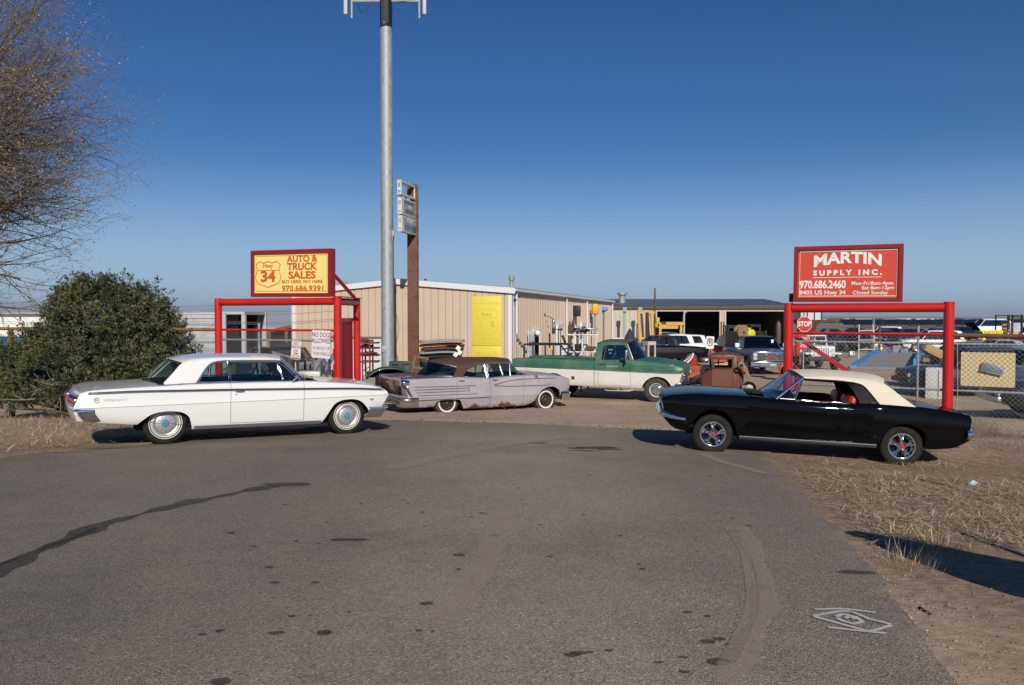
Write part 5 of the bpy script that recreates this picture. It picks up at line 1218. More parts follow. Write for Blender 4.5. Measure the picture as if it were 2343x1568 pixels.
# ---------------------------------------------------------------- green and white pickup
def green_pickup():
 root = car_root('pickup_truck', 'old green and white long-bed pickup truck with a rusty cab roof', 'pickup truck', (1.336, 25.239, -.576), (4.466, 24.1, -.566), .90, -1)
 m, t, b = nodes('weathered_green_paint'); oc = coords(t); n = noise_node(t, 1.6, 7, .65, oc); n2 = noise_node(t, 10, 5, .7, oc)
 base = ramp_node(t, n.outputs[0], [(.3, (.028, .105, .070)), (.5, (.042, .140, .092)), (.66, (.10, .18, .12)), (.8, (.24, .27, .15))]).outputs[0]
 rs_ = ramp_node(t, n2.outputs[0], [(.62, (0, 0, 0)), (.72, (.8, .8, .8))]).outputs[0]; base = mix_node(t, rs_, base, (.09, .07, .04))
 t.links.new(base, b.inputs['Base Color']); b.inputs['Roughness'].default_value = .42; GR = m
 WH = rust_paint('aged_white_paint', (.66, .64, .56), (.72, .70, .63), .27, .50)
 RF = rust_paint('rusty_green_roof', (.05, .11, .07), (.09, .14, .08), .70, None, 2.2)
 GRH = GR
 ztr = cv([(-3.05, 1.035), (-.284, .978), (.884, .940), (2.3, .905)], False)
 W = cv([(-3.05, .97), (-2.8, .985), (2.0, .985), (2.3, .97), (2.45, .94)])
 def rows(x, a, b):
  c = ztr(x); return [(a, -.05), (a + .05, -.02), (a + .15, -.006), ((a + c) / 2, 0), (c - .03, -.012), (c, -.012), (c + .001, -.012), (c + .05, -.004), ((c + b) / 2, -.004), (b - .10, -.014), (b - .05, -.024), (b - .02, -.038), (b, -.06)]
 RM = [0] * 5 + [1] * 8
 zlb = cv([(-3.05, .52), (-2.2, .48), (-.29, .46)], False); ztb = cv([(-3.05, 1.275), (-2.9, 1.31), (-2.3, 1.318), (-.29, 1.262)])
 bed = Shell(-3.05, -.295, W, zlb, ztb, ztb, rows, ([(-2.12, .48), (-2.08, .66), (-1.95, .78), (-1.8, .84), (-1.665, .85), (-1.53, .84), (-1.38, .78), (-1.25, .66), (-1.21, .47)],), None, None, .2)
 q = MB()
 for sd_ in (-1, 1):
  xs = bed.stations(-3.05, -.295, .12); bed.side_grid(q, xs, sd_, None, RM, lip=.05); q.mi = 1
  q.grid([[bed.deck_pt(x, 0, sd_), bed.deck_pt(x, .05, sd_, .012), bed.deck_pt(x, .10, sd_), bed.deck_pt(x, .10, sd_, -.5)] for x in xs]); q.mi = 0
 for x in (-3.04, -.31): q.mi = 1; q.box((x, 0, .90), (.03, 1.84, .72))
 q.mi = 1; q.box((-1.67, 0, .74), (2.7, 1.7, .03)); bo = q.build('bed', [WH, GR], root, 30, weld=.0008)
 q = MB()
 for sd_ in (-1, 1): q.bbox((-1.45, sd_ * .86, 1.325), (2.1, .05, .022), .006)
 q.build('bed_rail', DARKMET, bo)
 q = MB(); q.bbox((-.98, -.975, .71), (.11, .03, .11), .01); q.build('fuel_door', pbr('brown_marker', (.08, .03, .02), .5), bo)
 zl = cv([(-.28, .462), (.885, .443), (1.2, .425), (2.18, .45), (2.45, .50)], False)
 zt = cv([(-.28, 1.285), (.885, 1.305), (1.3, 1.275), (1.9, 1.215), (2.25, 1.165), (2.45, 1.10)]); zc = cv([(-.28, 1.285), (.885, 1.33), (1.2, 1.365), (1.6, 1.35), (2.1, 1.275), (2.35, 1.225), (2.45, 1.15)])
 dxf = cv([(.4, -.06), (.55, -.05), (.65, -.07), (1.03, .02), (1.12, .02), (1.3, .0)], False)
 sh = Shell(-.28, 2.45, W, zl, zt, zc, rows, ([(1.215, .42), (1.26, .54), (1.33, .64), (1.41, .715), (1.52, .775), (1.69, .808), (1.84, .79), (1.95, .745), (2.06, .64), (2.13, .53), (2.175, .44)],), dxf, None, .3, .04, 0, 2.0)
 d = lambda x: .50
 side_body(root, sh, [(-.165, .875, d)], [WH, GR], RM, cab=(-.25, .98), hood=(1.30, 2.38, GR), trunk=None, capr=True)
 ds = door_set(root, sh, -.165, .875, d, [WH, GR], RM)
 wheel_wells(root, sh, (1.665,)); wheel_wells(root, bed, (-1.665,))
 q = MB()
 for sd_ in (-1, 1): q.box((-.3, sd_ * .42, .52), (5.2, .08, .14))
 q.build('chassis', BLACK, root)
 for sd_ in (-1, 1):
  for a, b_, s_ in ((-3.0, -.31, bed), (-.27, 2.28, sh)):
   q = MB(); q.tube([s_.S(a + (b_ - a) * k / 16, ztr(a + (b_ - a) * k / 16) + .006, sd_, .004) for k in range(17)], 0, 6, flat=((0, 1, 0), .008, .017)); q.build('side_trim', CHROME_OLD, root, 60)
  handle(ds[0 if sd_ < 0 else 1], sh.S(-.10, 1.175, sd_), (1, 0, 0), .16, DARKMET)
  q = MB(); q.tube([sh.S(1.30 + 1.06 * k / 10, 1.13 - .045 * k / 10, sd_, .001) for k in range(11)], 0, 4, flat=((0, 1, 0), .003, .004)); q.tube([sh.S(.9 + .4 * k / 4, 1.115, sd_, .001) for k in range(5)], 0, 4, flat=((0, 1, 0), .003, .004)); q.build('hood_seam', BLACK, root)
  q = MB(); q.bbox(sh.S(2.07, 1.148, sd_, .006), (.24, .012, .042), .004); o = q.build('fender_badge', CHROME_OLD, root); q = MB(); q.bbox(sh.S(2.15, 1.146, sd_, .014), (.10, .006, .028), .002); q.build('reflector', pbr('amber', (.55, .16, .03), .3), o)
  q = MB(); q.tube([(.05, sd_ * .93, .36), (.15, sd_ * 1.0, .34), (.85, sd_ * 1.0, .345), (.95, sd_ * .93, .38)], .018, 8); q.tube([(.45, sd_ * .93, .42), (.5, sd_ * .99, .345)], .015, 8); q.build('side_step', pbr('cream_pipe', (.5, .43, .32), .5), root)
  M = frame_mat(sh.S(.30, 1.10, sd_, .005), (1, 0, 0) if sd_ < 0 else (-1, 0, 0), (0, 0, 1)); text('door_lettering', 'AUTO SALVAGE', .05, WHITE, root, M, depth=.001)
 # front end
 q = MB(); q.bbox((2.41, 0, .87), (.10, 1.86, .34), .05); fr = q.build('grille', pbr('grille_alloy', (.6, .6, .6), .3, .8), root)
 q = MB()
 for k in range(4): q.bbox((2.468, 0, .78 + .07 * k), (.012, 1.3, .03), .004)
 q.build('grille_bars', BLACK, fr)
 for sd_ in (-1, 1):
  q = MB(); q.lathe([(.105, -.02), (.108, .035), (.09, .04), (.085, .02)], 24, (2.45, sd_ * .78, .88), 'X'); l = q.build('headlight', CHROME, root); q = MB(); q.lathe([(.088, .015), (.05, .035), (.0001, .04)], 20, (2.45, sd_ * .78, .88), 'X'); q.build('lens', pbr('lamp_lens', (.6, .6, .6), .1, 0, .5), l)
  q = MB(); q.bbox((2.42, sd_ * .82, .68), (.06, .2, .07), .015); q.build('turn_lamp', pbr('amber', (.55, .16, .03), .3), root)
 q = MB(); fbp = [(2.30, -.98), (2.42, -.965), (2.50, -.9), (2.53, -.6), (2.55, 0), (2.53, .6), (2.50, .9), (2.42, .965), (2.30, .98)]
 q.grid([[Vector((x + o_ * 1, y, z)) for o_, z in ((-.03, .46), (.0, .46), (.03, .50), (.035, .56), (.02, .62), (-.03, .63))] for x, y in fbp]); q.build('front_bumper', pbr('grey_bumper', (.45, .45, .44), .35, .5), root, 40)
 cb = Cabin(edge=[(.74, 1.83), (.4, 1.865), (0, 1.865), (-.15, 1.845), (-.235, 1.78), (-.262, 1.70), (-.275, 1.30)], low=[(.74, 1.765), (.05, 1.765), (-.01, 1.72), (-.06, 1.5), (-.10, 1.31), (-.275, 1.28)],
               zb=1.30, yb=.90, zr=1.86, yr=.74, cent=[(.74, 1.90), (.4, 1.925), (0, 1.915), (-.235, 1.85)], ws=None, bl=None, tuck=.05)
 cb.roof(root, [GR], 'cab_pillars', xh=-.235, shift=.0, fshift=.15)
 q = MB(); vs = [-1.0, -.93, -.8, -.5, 0, .5, .8, .93, 1.0]
 q.grid([[cb.rp(x, v) + Vector((0, 0, .012)) for v in vs] for x in [-.235 + .975 * k / 14 for k in range(15)]]); q.build('roof', RF, root, 50, solid=.012)
 q = MB(); z0, z1 = 1.29, 1.83
 q.grid([[Vector((-.27 + .03 * t, v * (cb.ys(z0 + (z1 - z0) * t) - .03), z0 + (z1 - z0) * t)) for v in (-1, -.78)] for t in (0, .3, .6, 1)]); q.grid([[Vector((-.27 + .03 * t, v * (cb.ys(z0 + (z1 - z0) * t) - .03), z0 + (z1 - z0) * t)) for v in (.78, 1)] for t in (0, .3, .6, 1)]); q.grid([[Vector((-.25, v * .72, z)) for v in (-1, 1)] for z in (1.72, 1.84)]); q.grid([[Vector((-.27, v * .72, z)) for v in (-1, 1)] for z in (1.28, 1.40)]); q.build('cab_back', GR, root)
 q = MB(); q.add([(-.262, -.7, 1.40), (-.262, .7, 1.40), (-.252, .6, 1.72), (-.252, -.6, 1.72)], [(0, 1, 2, 3)]); q.build('rear_window', GLASS_D, root, 0)
 cb.windshield(root, (.955, 1.315), glass('windshield_glass_b', (.45, .55, .52), .16), bulge=(.30, .16)); cb.post(root, (.945, 1.31), (.73, 1.80), CHROME_OLD, 'windshield_post', .02, .018)
 cb.pane(root, [(.01, 1.32), (.08, 1.735), (.12, 1.755), (.62, 1.755), (.70, 1.66), (.80, 1.34), (.78, 1.315)], GLASS_D, BLACK, 'door_window', .016)
 for sd_ in (-1, 1):
  q = MB(); q.prism([cb.S(x, z, sd_, -.03) for x, z in ((-.02, 1.31), (.05, 1.765), (.74, 1.765), (.93, 1.31), (.83, 1.31), (.715, 1.67), (.63, 1.77), (.1, 1.765), (.07, 1.74), (.0, 1.31))], (0, sd_ * .02, 0)); q.build('door_frame', GR, root, 0)
 M = frame_mat(cb.S(.20, 1.62, -1, -.012), (1, 0, 0), (0, .25, 1)); gm = pbr('green_marker', (.20, .55, .38), .6)
 text('window_writing', 'Sold', .085, gm, root, M, depth=.001); text('window_writing', 'to', .085, gm, root, M @ Matrix.Translation((0, -.11, 0)), depth=.001)
 DK = pbr('dark_cab', (.02, .022, .022), .7); q = MB(); q.bbox((.86, 0, 1.22), (.3, 1.6, .18), .05); q.box((.3, 0, .62), (1.0, 1.6, .05)); q.build('interior', DK, root); seat(root, 'bench_seat', .1, -.75, .75, .98, pbr('grey_seat', (.14, .14, .13), .8), .55); steering(root, .62, .4, 1.32, DK, .21)
 for sd_ in (-1, 1):     # towing mirror on its bracket
  p = Vector((.78, sd_ * 1.18, 1.44)); q = MB(); q.bbox(p, (.05, .16, .36), .015)
  q.tube([sh.S(.75, 1.28, sd_), p + Vector((0, 0, -.16))], .011, 6); q.tube([cb.S(.74, 1.66, sd_), p + Vector((0, 0, .17))], .011, 6); o = q.build('side_mirror', CHROME_OLD, root)
  q = MB(); q.bbox(sh.S(.62, 1.33, sd_, .10), (.1, .10, .10), .02); q.tube([sh.S(.62, 1.27, sd_), sh.S(.62, 1.33, sd_, .10)], .014, 6); q.build('small_mirror', DARKMET, root)
 q = MB(); q.cyl(sh.deck_pt(1.02, .12, -1), sh.deck_pt(1.0, .12, -1) + Vector((0, 0, .75)), .003, .002, 5); q.build('aerial', CHROME, root)
 for x in (-1.665, 1.665):
  for sd_ in (-1, 1): wheel(root, x, sd_ * .79, .383, .388, .22, .205, 'truck', sd_, tyre=RUBBER_DUST)
green_pickup()
# ---------------------------------------------------------------- steel buildings
TAN = pbr('tan_steel_siding', (.60, .475, .36), .5, var=.04, vs=1.2)
TAN2 = pbr('beige_steel_siding', (.52, .45, .355), .5, var=.04, vs=1.2)
TRIM = pbr('white_trim', (.74, .74, .73), .45, var=.04)
SEAM = pbr('siding_seam', (.20, .14, .10), .7)
DOORBR = pbr('brown_door_paint', (.155, .062, .035), .5, var=.15)
GLASSB = glass('building_glass', (.10, .12, .12), .12)
def ribbed(q, o, ex, L, z0, ztop, n_out, pitch, depth, wr, xs_cut=()):
 """sheet-steel wall: flat pan with raised ribs; o base corner, ztop(s) top height along the wall"""
 P = [(0, 0)]; k = 0; s = pitch * .5
 while s < L - .02:
  P += [(s - wr, 0), (s - wr * .55, depth), (s + wr * .55, depth), (s + wr, 0)]; s += pitch
 P.append((L, 0)); ex, n_out = Vector(ex), Vector(n_out)
 q.grid([[Vector(o) + ex * s + n_out * d + Vector((0, 0, z0)) for s, d in P], [Vector(o) + ex * s + n_out * d + Vector((0, 0, ztop(s))) for s, d in P]])
A0 = Vector((0.0, 29.2, 0)); dG = Vector((-.9593, .2823, 0)); dL = Vector((.2823, .9593, 0)); GL, LL = 9.3, 23.6
nG, nL = Vector((-.2823, -.9593, 0)), Vector((.9593, -.2823, 0)); ZB, ZE, ZR = -.62, 3.10, 3.49
def main_building():
 root = thing('steel_building', 'tan ribbed steel shop building with white trim and low gable roof', 'building', (A0.x, A0.y, ZB)); RI = Matrix.Translation((-A0.x, -A0.y, -ZB))
 def mk(q, name, m, par=root, **k):
  q.v = [tuple(RI @ Vector(v)) for v in q.v]; return q.build(name, m, par, **k)
 top = lambda s: ZE + (ZR - ZE) * (1 - abs(s - GL / 2) / (GL / 2))
 q = MB(); 
 P = []; s = .0
 xs = []
 while s < GL: xs.append(s); s += .296
 xs.append(GL)
 for a, b_ in zip(xs, xs[1:]):
  pts = [(a + .006, 0), (a + .02, .012), (b_ - .02, .012), (b_ - .006, 0)]
  for m_ in (.33, .5, .67):
   c = a + (b_ - a) * m_; pts[-2:-2] = [(c - .014, .012), (c - .007, .020), (c + .007, .020), (c + .014, .012)]
  q.grid([[A0 + dG * x + nG * d + Vector((0, 0, ZB)) for x, d in pts], [A0 + dG * x + nG * d + Vector((0, 0, top(x))) for x, d in pts]])
 w1 = mk(q, 'gable_wall', TAN, smooth=0)
 q = MB(); q.grid([[A0 + dG * x - nG * .006 + Vector((0, 0, z)) for x in (0, GL / 2, GL)] for z in (ZB,)] + [[A0 + dG * x - nG * .006 + Vector((0, 0, top(x))) for x in (0, GL / 2, GL)]]); mk(q, 'seams', SEAM, w1 if False else root, smooth=0)
 q = MB(); ribbed(q, A0, dL, LL, ZB, lambda s: ZE, nL, .305, .035, .062); w2 = mk(q, 'long_wall', TAN, smooth=0)
 B = A0 + dG * GL; q = MB(); ribbed(q, B, dL, LL, ZB, lambda s: ZE, -nL, .305, .035, .062); ribbed(q, A0 + dL * LL, dG, GL, ZB, top, -nG, .305, .035, .062); mk(q, 'rear_walls', TAN, smooth=0)
 q = MB(); hz = math.atan2(dG.y, dG.x)
 for k in range(3): q.box(A0 + dG * 6.25 + nG * .045 + Vector((0, 0, 1.22 - .31 - k * .625)), (2.55, .05, .61), hz)
 od = mk(q, 'overhead_door', pbr('white_door_panels', (.66, .68, .71), .5), smooth=0)
 q = MB(); q.box(A0 + dG * 6.25 + nG * .05 + Vector((0, 0, 1.27)), (2.7, .07, .07), hz); mk(q, 'door_header', SEAM, od, smooth=0)
 # roof with standing ribs, fascia, gutter, corner trims
 q = MB(); ov = .12
 for s_ in (0, 1):
  e = A0 - dG * .12 if not s_ else B + dG * .12; r = A0 + dG * (GL / 2); sl = (ZR - ZE) / (GL / 2); ze = ZE - .12 * sl
  ribs = []; x = -ov
  while x < LL + ov: ribs += [(x, 0), (x + .04, .035), (x + .09, .035), (x + .13, 0)]; x += .305
  q.grid([[e + dL * x + Vector((0, 0, ze + .06 + d)) for x, d in ribs], [r + dL * x + Vector((0, 0, ZR + .06 + d)) for x, d in ribs]])
 rf = mk(q, 'roof', pbr('galvalume_roof', (.50, .51, .51), .35, .6, var=.1), smooth=0)
 q = MB()
 for e, sg in ((A0, -1), (B, 1)):
  r = A0 + dG * (GL / 2); e2 = e + dG * .14 * sg; sl = (ZR - ZE) / (GL / 2) * .14
  q.prism([e2 + nG * .03 + Vector((0, 0, ZE - sl - .14)), r + nG * .03 + Vector((0, 0, ZR - .14)), r + nG * .03 + Vector((0, 0, ZR + .075)), e2 + nG * .03 + Vector((0, 0, ZE - sl + .075))], nG * .09)
 mk(q, 'rake_trim', TRIM, smooth=0)
 for c in (A0, B):
  q = MB(); sg = 1 if c is A0 else -1
  q.box(c + nG * .028 + dG * (.07 * sg) + Vector((0, 0, (ZB + ZE - .2) / 2)), (.15, .03, ZE - .2 - ZB), math.atan2(dG.y, dG.x)); q.box(c + nL * (.046 * sg) + dL * .09 + Vector((0, 0, (ZB + ZE - .16) / 2)), (.02, .2, ZE - .16 - ZB), math.atan2(nL.y, nL.x)); mk(q, 'corner_trim', TRIM, smooth=0)
 q = MB(); g0 = A0 + nL * .10 + Vector((0, 0, ZE - .02)); q.tube([g0 - dL * .1, g0 + dL * (LL + .1)], 0, 6, flat=((0, 0, 1), .065, .085)); mk(q, 'gutter', TRIM, smooth=30)
 def spout(s, jog, label=None):
  q = MB(); p = A0 + dL * s + nL * .09; pts = [p + Vector((0, 0, ZE - .05)), p + Vector((0, 0, ZE - .2)) - nL * .02]
  if jog: pts += [p + Vector((0, 0, 1.45)), p + dL * .12 + Vector((0, 0, 1.32)), p + dL * 1.75 + Vector((0, 0, .66)), p + dL * 1.9 + Vector((0, 0, .5)), p + dL * 1.9 + Vector((0, 0, ZB))]
  else: pts += [p + Vector((0, 0, ZB))]
  q.tube(pts, .045, 6); mk(q, 'downspout', TRIM, smooth=30)
 spout(.35, True); spout(9.2, False); spout(14.4, False); spout(23.2, False)
 def opening(s, w_, z0, z1, kind):
  fr, gl = MB(), MB(); c = A0 + dL * s + nL * .045; rz = math.atan2(dL.y, dL.x)
  if kind == 'door':
   fr.box(c + nL * .012 + Vector((0, 0, (z0 + z1) / 2)), (w_, .03, z1 - z0), rz); d = mk(fr, 'door', DOORBR, smooth=0)
   gl.box(c + nL * .032 + Vector((0, 0, z0 + (z1 - z0) * .64)), (w_ * .6, .01, (z1 - z0) * .5), rz); mk(gl, 'door_glass', GLASSB, d, smooth=0)
   t = MB()
   for k in (-1, 1): t.box(c + dL * (k * (w_ / 2 + .05)) + nL * .03 + Vector((0, 0, (z0 + z1) / 2 + .04)), (.10, .09, z1 - z0 + .08), rz)
   t.box(c + nL * .04 + Vector((0, 0, z1 + .05)), (w_ + .2, .10, .08), rz); mk(t, 'door_frame', TRIM, d, smooth=0)
  else:
   for k in (-1, 0, 1): fr.box(c + dL * (k * w_ / 2) + nL * .03 + Vector((0, 0, (z0 + z1) / 2)), (.07, .07, z1 - z0), rz)
   fr.box(c + nL * .05 + Vector((0, 0, z1 + .09)), (w_ + .2, .12, .20), rz); fr.box(c + nL * .03 + Vector((0, 0, z0 - .03)), (w_ + .1, .09, .06), rz); wi = mk(fr, 'window', TRIM, smooth=0)
   gl.box(c + nL * .015 + Vector((0, 0, (z0 + z1) / 2)), (w_ - .04, .02, z1 - z0), rz); mk(gl, 'pane', GLASSB, wi, smooth=0)
 opening(3.35, .95, ZB, 1.48, 'door'); opening(7.6, 1.0, .3, 1.55, 'window'); opening(11.7, .9, ZB, 1.5, 'door'); opening(13.2, 1.0, .3, 1.58, 'window')
 # roof vents
 def vent(p, r, h, cap):
  q = MB(); q.cyl(p, p + Vector((0, 0, h)), r, r, 14); q.cyl(p + Vector((0, 0, h - .02)), p + Vector((0, 0, h + cap)), r * 1.55, r * 1.55, 14); q.cyl(p + Vector((0, 0, h + cap)), p + Vector((0, 0, h + cap + .04)), r * 1.2, r * .6, 14); mk(q, 'roof_vent', GALV, rf)
 vent(at(1170, 662, 30.0), .075, .36, .12); vent(at(787, 660, 34.5), .10, .22, .06)
 q = MB(); p = at(973, 655, 33.0); q.cyl(p, p + Vector((0, 0, .3)), .05, .05, 10); mk(q, 'vent_pipe', DARKMET, rf)
 # wall lamps
 q = MB(); q.bbox(A0 + dL * 1.2 + nL * .10 + Vector((0, 0, 2.72)) - dL * 1.15, (.12, .12, .12), .03); mk(q, 'corner_lamp', DARKMET)
 q = MB(); q.bbox(A0 + dL * 10.9 + nL * .22 + Vector((0, 0, 2.38)), (.3, .35, .55), .04, math.atan2(dL.y, dL.x)); lp = mk(q, 'wall_lamp', DARKMET)
 q = MB(); q.ico(A0 + dL * 3.0 + nL * .22 + Vector((0, 0, 1.42)), .12, 3); mk(q, 'globe_lamp', WHITE); return root
main_building()
def on_gable(s, z, off=.03): return A0 + dG * s + nG * off + Vector((0, 0, z))
def on_long(s, z, off=.06): return A0 + dL * s + nL * off + Vector((0, 0, z))

def shield(pts_scale, n=60):
 """outline of a US route shield, about 1 wide and 1.14 high"""
 half = [(0, .50), (.07, .46), (.16, .435), (.25, .45), (.31, .50), (.40, .43), (.47, .34), (.43, .24), (.41, .14), (.44, .02), (.48, -.12), (.47, -.28), (.38, -.43), (.24, -.50), (.10, -.545), (0, -.61)]
 full = half + [(-x, y) for x, y in half[-2:0:-1]]
 return [Vector((x * pts_scale, y * pts_scale, 0)) for x, y in full]
FADED = pbr('faded_lettering', (.62, .50, .10), .7); FADED2 = pbr('half_faded_lettering', (.44, .29, .06), .7)
def wall_sign():
 c = on_gable(.98, 1.62, .05); M = frame_mat(c, -dG, (0, 0, 1)); YB = pbr('yellow_sign_paint', (.76, .625, .075), .5, var=.03)
 root = thing('wall_sign', 'tall weathered yellow sign with faded shield on the gable wall', 'sign', mat=M)
 q = MB(); q.bbox((0, .31, 0), (1.17, 1.86, .02), .004); q.build('upper_panel', YB, root, 30); q = MB(); q.bbox((0, -.935, 0), (1.17, .60, .02), .004); q.build('lower_panel', YB, root, 30)
 q = MB(); q.box((0, -.625, .004), (1.17, .008, .018)); q.build('panel_joint', FADED2, root)
 I = Matrix.Translation((0, 0, .013))
 T = lambda s, x, y, sz, m, **k: text('lettering', s, sz, m, root, I @ Matrix.Translation((x, y, 0)), depth=.001, **k)
 T('Buy Here - Pay Here', 0, .98, .13, FADED); T('Hwy', 0, .56, .19, FADED2, space=1.3); T('3', -.23, .16, .42, FADED, bold=-.006); T('4', .23, .16, .42, FADED2, shear=-.1, bold=-.010)
 T('Auto & Truck', 0, -.38, .15, FADED, space=1.2); T('Sales, Inc.', 0, -.53, .15, FADED, space=1.2)
 T('In House Financing', 0, -.72, .08, FADED); T('Good Running Vehicles - Reasonable Prices', 0, -.82, .05, FADED, sx=1.05); T('8405 U.S. Hwy 34 Windsor, CO 80550', 0, -.905, .055, FADED2); T('10 Miles West Of Greeley On Hwy. 34', 0, -.97, .055, FADED2); T('1-970-686-9391', 0, -1.06, .07, FADED2); T('Open Mon. - Fri 8 AM - 5 PM', 0, -1.16, .045, FADED2)
 q = MB(); P = [p + Vector((0, .31, .013)) for p in shield(.92)]; q.tube(P, .006, 5, closed=True); q.tube([(-.38, .43, .013), (.38, .43, .013)], .005, 5); q.build('shield_outline', FADED, root)
wall_sign()
WT = pbr('sign_white', (.74, .74, .73), .5)
def banner():
 M = frame_mat(on_long(2.35, .78, .12), dL, (0, 0, 1)); root = thing('banner', 'white hanging banner with red lettering beside the brown door', 'banner', mat=M)
 q = MB(); q.grid([[Vector((-.55 + 1.1 * k / 8, .75 - 1.5 * j / 8, .012 * math.sin(k * 1.1 + j))) for k in range(9)] for j in range(9)]); q.build('cloth', WT, root, 60, solid=.006)
 rd = pbr('banner_red', (.35, .03, .05), .6); text('lettering', 'Martin Supply Inc.', .26, rd, root, Matrix.Translation((0, .25, .03)), sx=.50, depth=.002, bold=.006); text('lettering', '970-686-2460', .26, rd, root, Matrix.Translation((0, -.35, .03)), sx=.60, depth=.002, bold=.006)
banner()
OCT = [(math.cos(R(22.5 + 45 * k)), math.sin(R(22.5 + 45 * k))) for k in range(8)]
SIGNRED = pbr('sign_red', (.52, .022, .022), .45); OLDRED = pbr('faded_sign_red', (.26, .05, .04), .6); OLDYEL = pbr('dirty_sign_yellow', (.30, .20, .03), .6)
def plate_sign(name, label, M, outline, m, edge=None, th=.006):
 root = thing(name, label, 'sign', mat=M); q = MB(); q.prism([Vector((x, y, -th)) for x, y in outline], (0, 0, th)); q.build('plate', m, root, 0)
 if edge: 
  q = MB(); n = len(outline); P = [Vector((x * edge[1], y * edge[1], .001)) for x, y in outline]; Q = [Vector((x * edge[2], y * edge[2], .001)) for x, y in outline]
  q.add(P + Q, [(i, (i + 1) % n, n + (i + 1) % n, n + i) for i in range(n)]); q.build('border', edge[0], root, 0)
 return root
def rrect(w_, h_, r=.03, n=4):
 out = []
 for cx, cy, a0 in ((w_ / 2 - r, h_ / 2 - r, 0), (-w_ / 2 + r, h_ / 2 - r, 90), (-w_ / 2 + r, -h_ / 2 + r, 180), (w_ / 2 - r, -h_ / 2 + r, 270)):
  out += [(cx + r * math.cos(R(a0 + 90 * k / n)), cy + r * math.sin(R(a0 + 90 * k / n))) for k in range(n + 1)]
 return out
r_ = plate_sign('stop_sign', 'faded red octagon sign mounted edge-on high on the long shop wall', frame_mat(on_long(10.25, 1.38, .16), dL, (0, 0, 1)), [(x * .44, y * .62) for x, y in OCT], OLDRED, (pbr('old_white', (.4, .36, .33), .6), .97, .90))
text('lettering', 'STOP', .3, pbr('old_white', (.4, .36, .33), .6), r_, Matrix.Translation((0, 0, .001)), depth=.001)
for k, (s, z, w_, h_, lb) in enumerate([(9.55, 1.55, .42, .62, 'upper dirty yellow plate left of the faded octagon on the shop wall'), (9.55, .92, .42, .75, 'lower dirty yellow plate left of the faded octagon on the shop wall'), (10.25, .40, .60, .75, 'orange-yellow plate under the faded octagon on the shop wall')]):
 r_ = plate_sign('warning_plate', lb, frame_mat(on_long(s, z, .14), dL, (0, 0, 1)), rrect(w_, h_), OLDYEL)
 q = MB(); [q.box((0, -.2 + .13 * i, .002), (w_ * .6, .02, .002)) for i in range(3)]; q.build('faded_lines', pbr('plate_lines', (.12, .08, .02), .7), r_)

def garage():
 X0, X1, Y0 = 5.0, at(1812, 730, 68.0).x, 68.0; zb, ze, zr = -.62, 3.05, 3.80; root = thing('open_shed', 'long beige steel shed with dark open bays behind the yard', 'building', (X0, Y0, zb)); RI = Matrix.Translation((-X0, -Y0, -zb))
 def mk(q, name, m, par=root, **k):
  q.v = [tuple(RI @ Vector(v)) for v in q.v]; return q.build(name, m, par, **k)
 xo = [(at(1500, 730, Y0).x, at(1647, 730, Y0).x), (at(1658, 730, Y0).x, at(1803, 730, Y0).x)]; zo = 2.55
 q = MB(); x = X0
 for a, b_ in xo: ribbed(q, (x, Y0, 0), (1, 0, 0), a - x, zb, lambda s: zo, (0, -1, 0), .42, .03, .05); x = b_
 ribbed(q, (x, Y0, 0), (1, 0, 0), X1 - x, zb, lambda s: zo, (0, -1, 0), .42, .03, .05); ribbed(q, (X0, Y0, 0), (1, 0, 0), X1 - X0, zo, lambda s: ze, (0, -1, 0), .42, .03, .05)
 mk(q, 'front_wall', TAN2, smooth=0)
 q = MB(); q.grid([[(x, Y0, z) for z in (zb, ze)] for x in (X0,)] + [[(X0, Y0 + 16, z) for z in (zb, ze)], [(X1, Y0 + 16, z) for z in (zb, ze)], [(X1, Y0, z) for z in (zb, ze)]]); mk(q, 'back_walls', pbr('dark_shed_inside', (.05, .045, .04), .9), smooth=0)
 q = MB(); n = 90
 P = [(X0 - .3 + (X1 - X0 + .6) * k / n, d) for k in range(n) for d in (0, .05)]
 q.grid([[Vector((x, Y0 - .35, ze + d * .6)) for x, d in P], [Vector((x, Y0 + 8, zr + d * .6)) for x, d in P], [Vector((x, Y0 + 16.3, ze + d * .6)) for x, d in P]]); mk(q, 'roof', pbr('grey_roof_steel', (.27, .30, .34), .45, .5, var=.1), smooth=0)
 q = MB(); q.box(((X0 + X1) / 2, Y0 - .38, ze - .08), (X1 - X0 + .6, .06, .16)); mk(q, 'fascia', pbr('brown_fascia', (.07, .05, .04), .5), smooth=0)
 q = MB()
 for a, b_ in xo:
  for xx in (a, b_): q.box((xx, Y0 - .05, (zb + zo) / 2), (.16, .1, zo - zb))
 mk(q, 'bay_posts', TAN2, smooth=0)
 q = MB(); q.box((at(1490, 700, Y0).x, Y0 - .3, 2.5), (.25, .2, .25)); mk(q, 'flood_lamp', DARKMET)
 # dim things inside
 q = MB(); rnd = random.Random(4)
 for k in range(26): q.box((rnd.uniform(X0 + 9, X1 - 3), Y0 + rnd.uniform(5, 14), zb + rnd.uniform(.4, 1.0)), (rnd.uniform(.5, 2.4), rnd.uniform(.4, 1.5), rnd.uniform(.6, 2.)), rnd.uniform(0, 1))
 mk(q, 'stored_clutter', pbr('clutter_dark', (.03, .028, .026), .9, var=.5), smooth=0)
 q = MB(); p = at(1423, 675, 71); q.cyl(p + Vector((0, 0, -.9)), p, .30, .30, 12); q.cyl(p, p + Vector((0, 0, .2)), .45, .45, 12); mk(q, 'roof_vent', GALV, root)
garage()

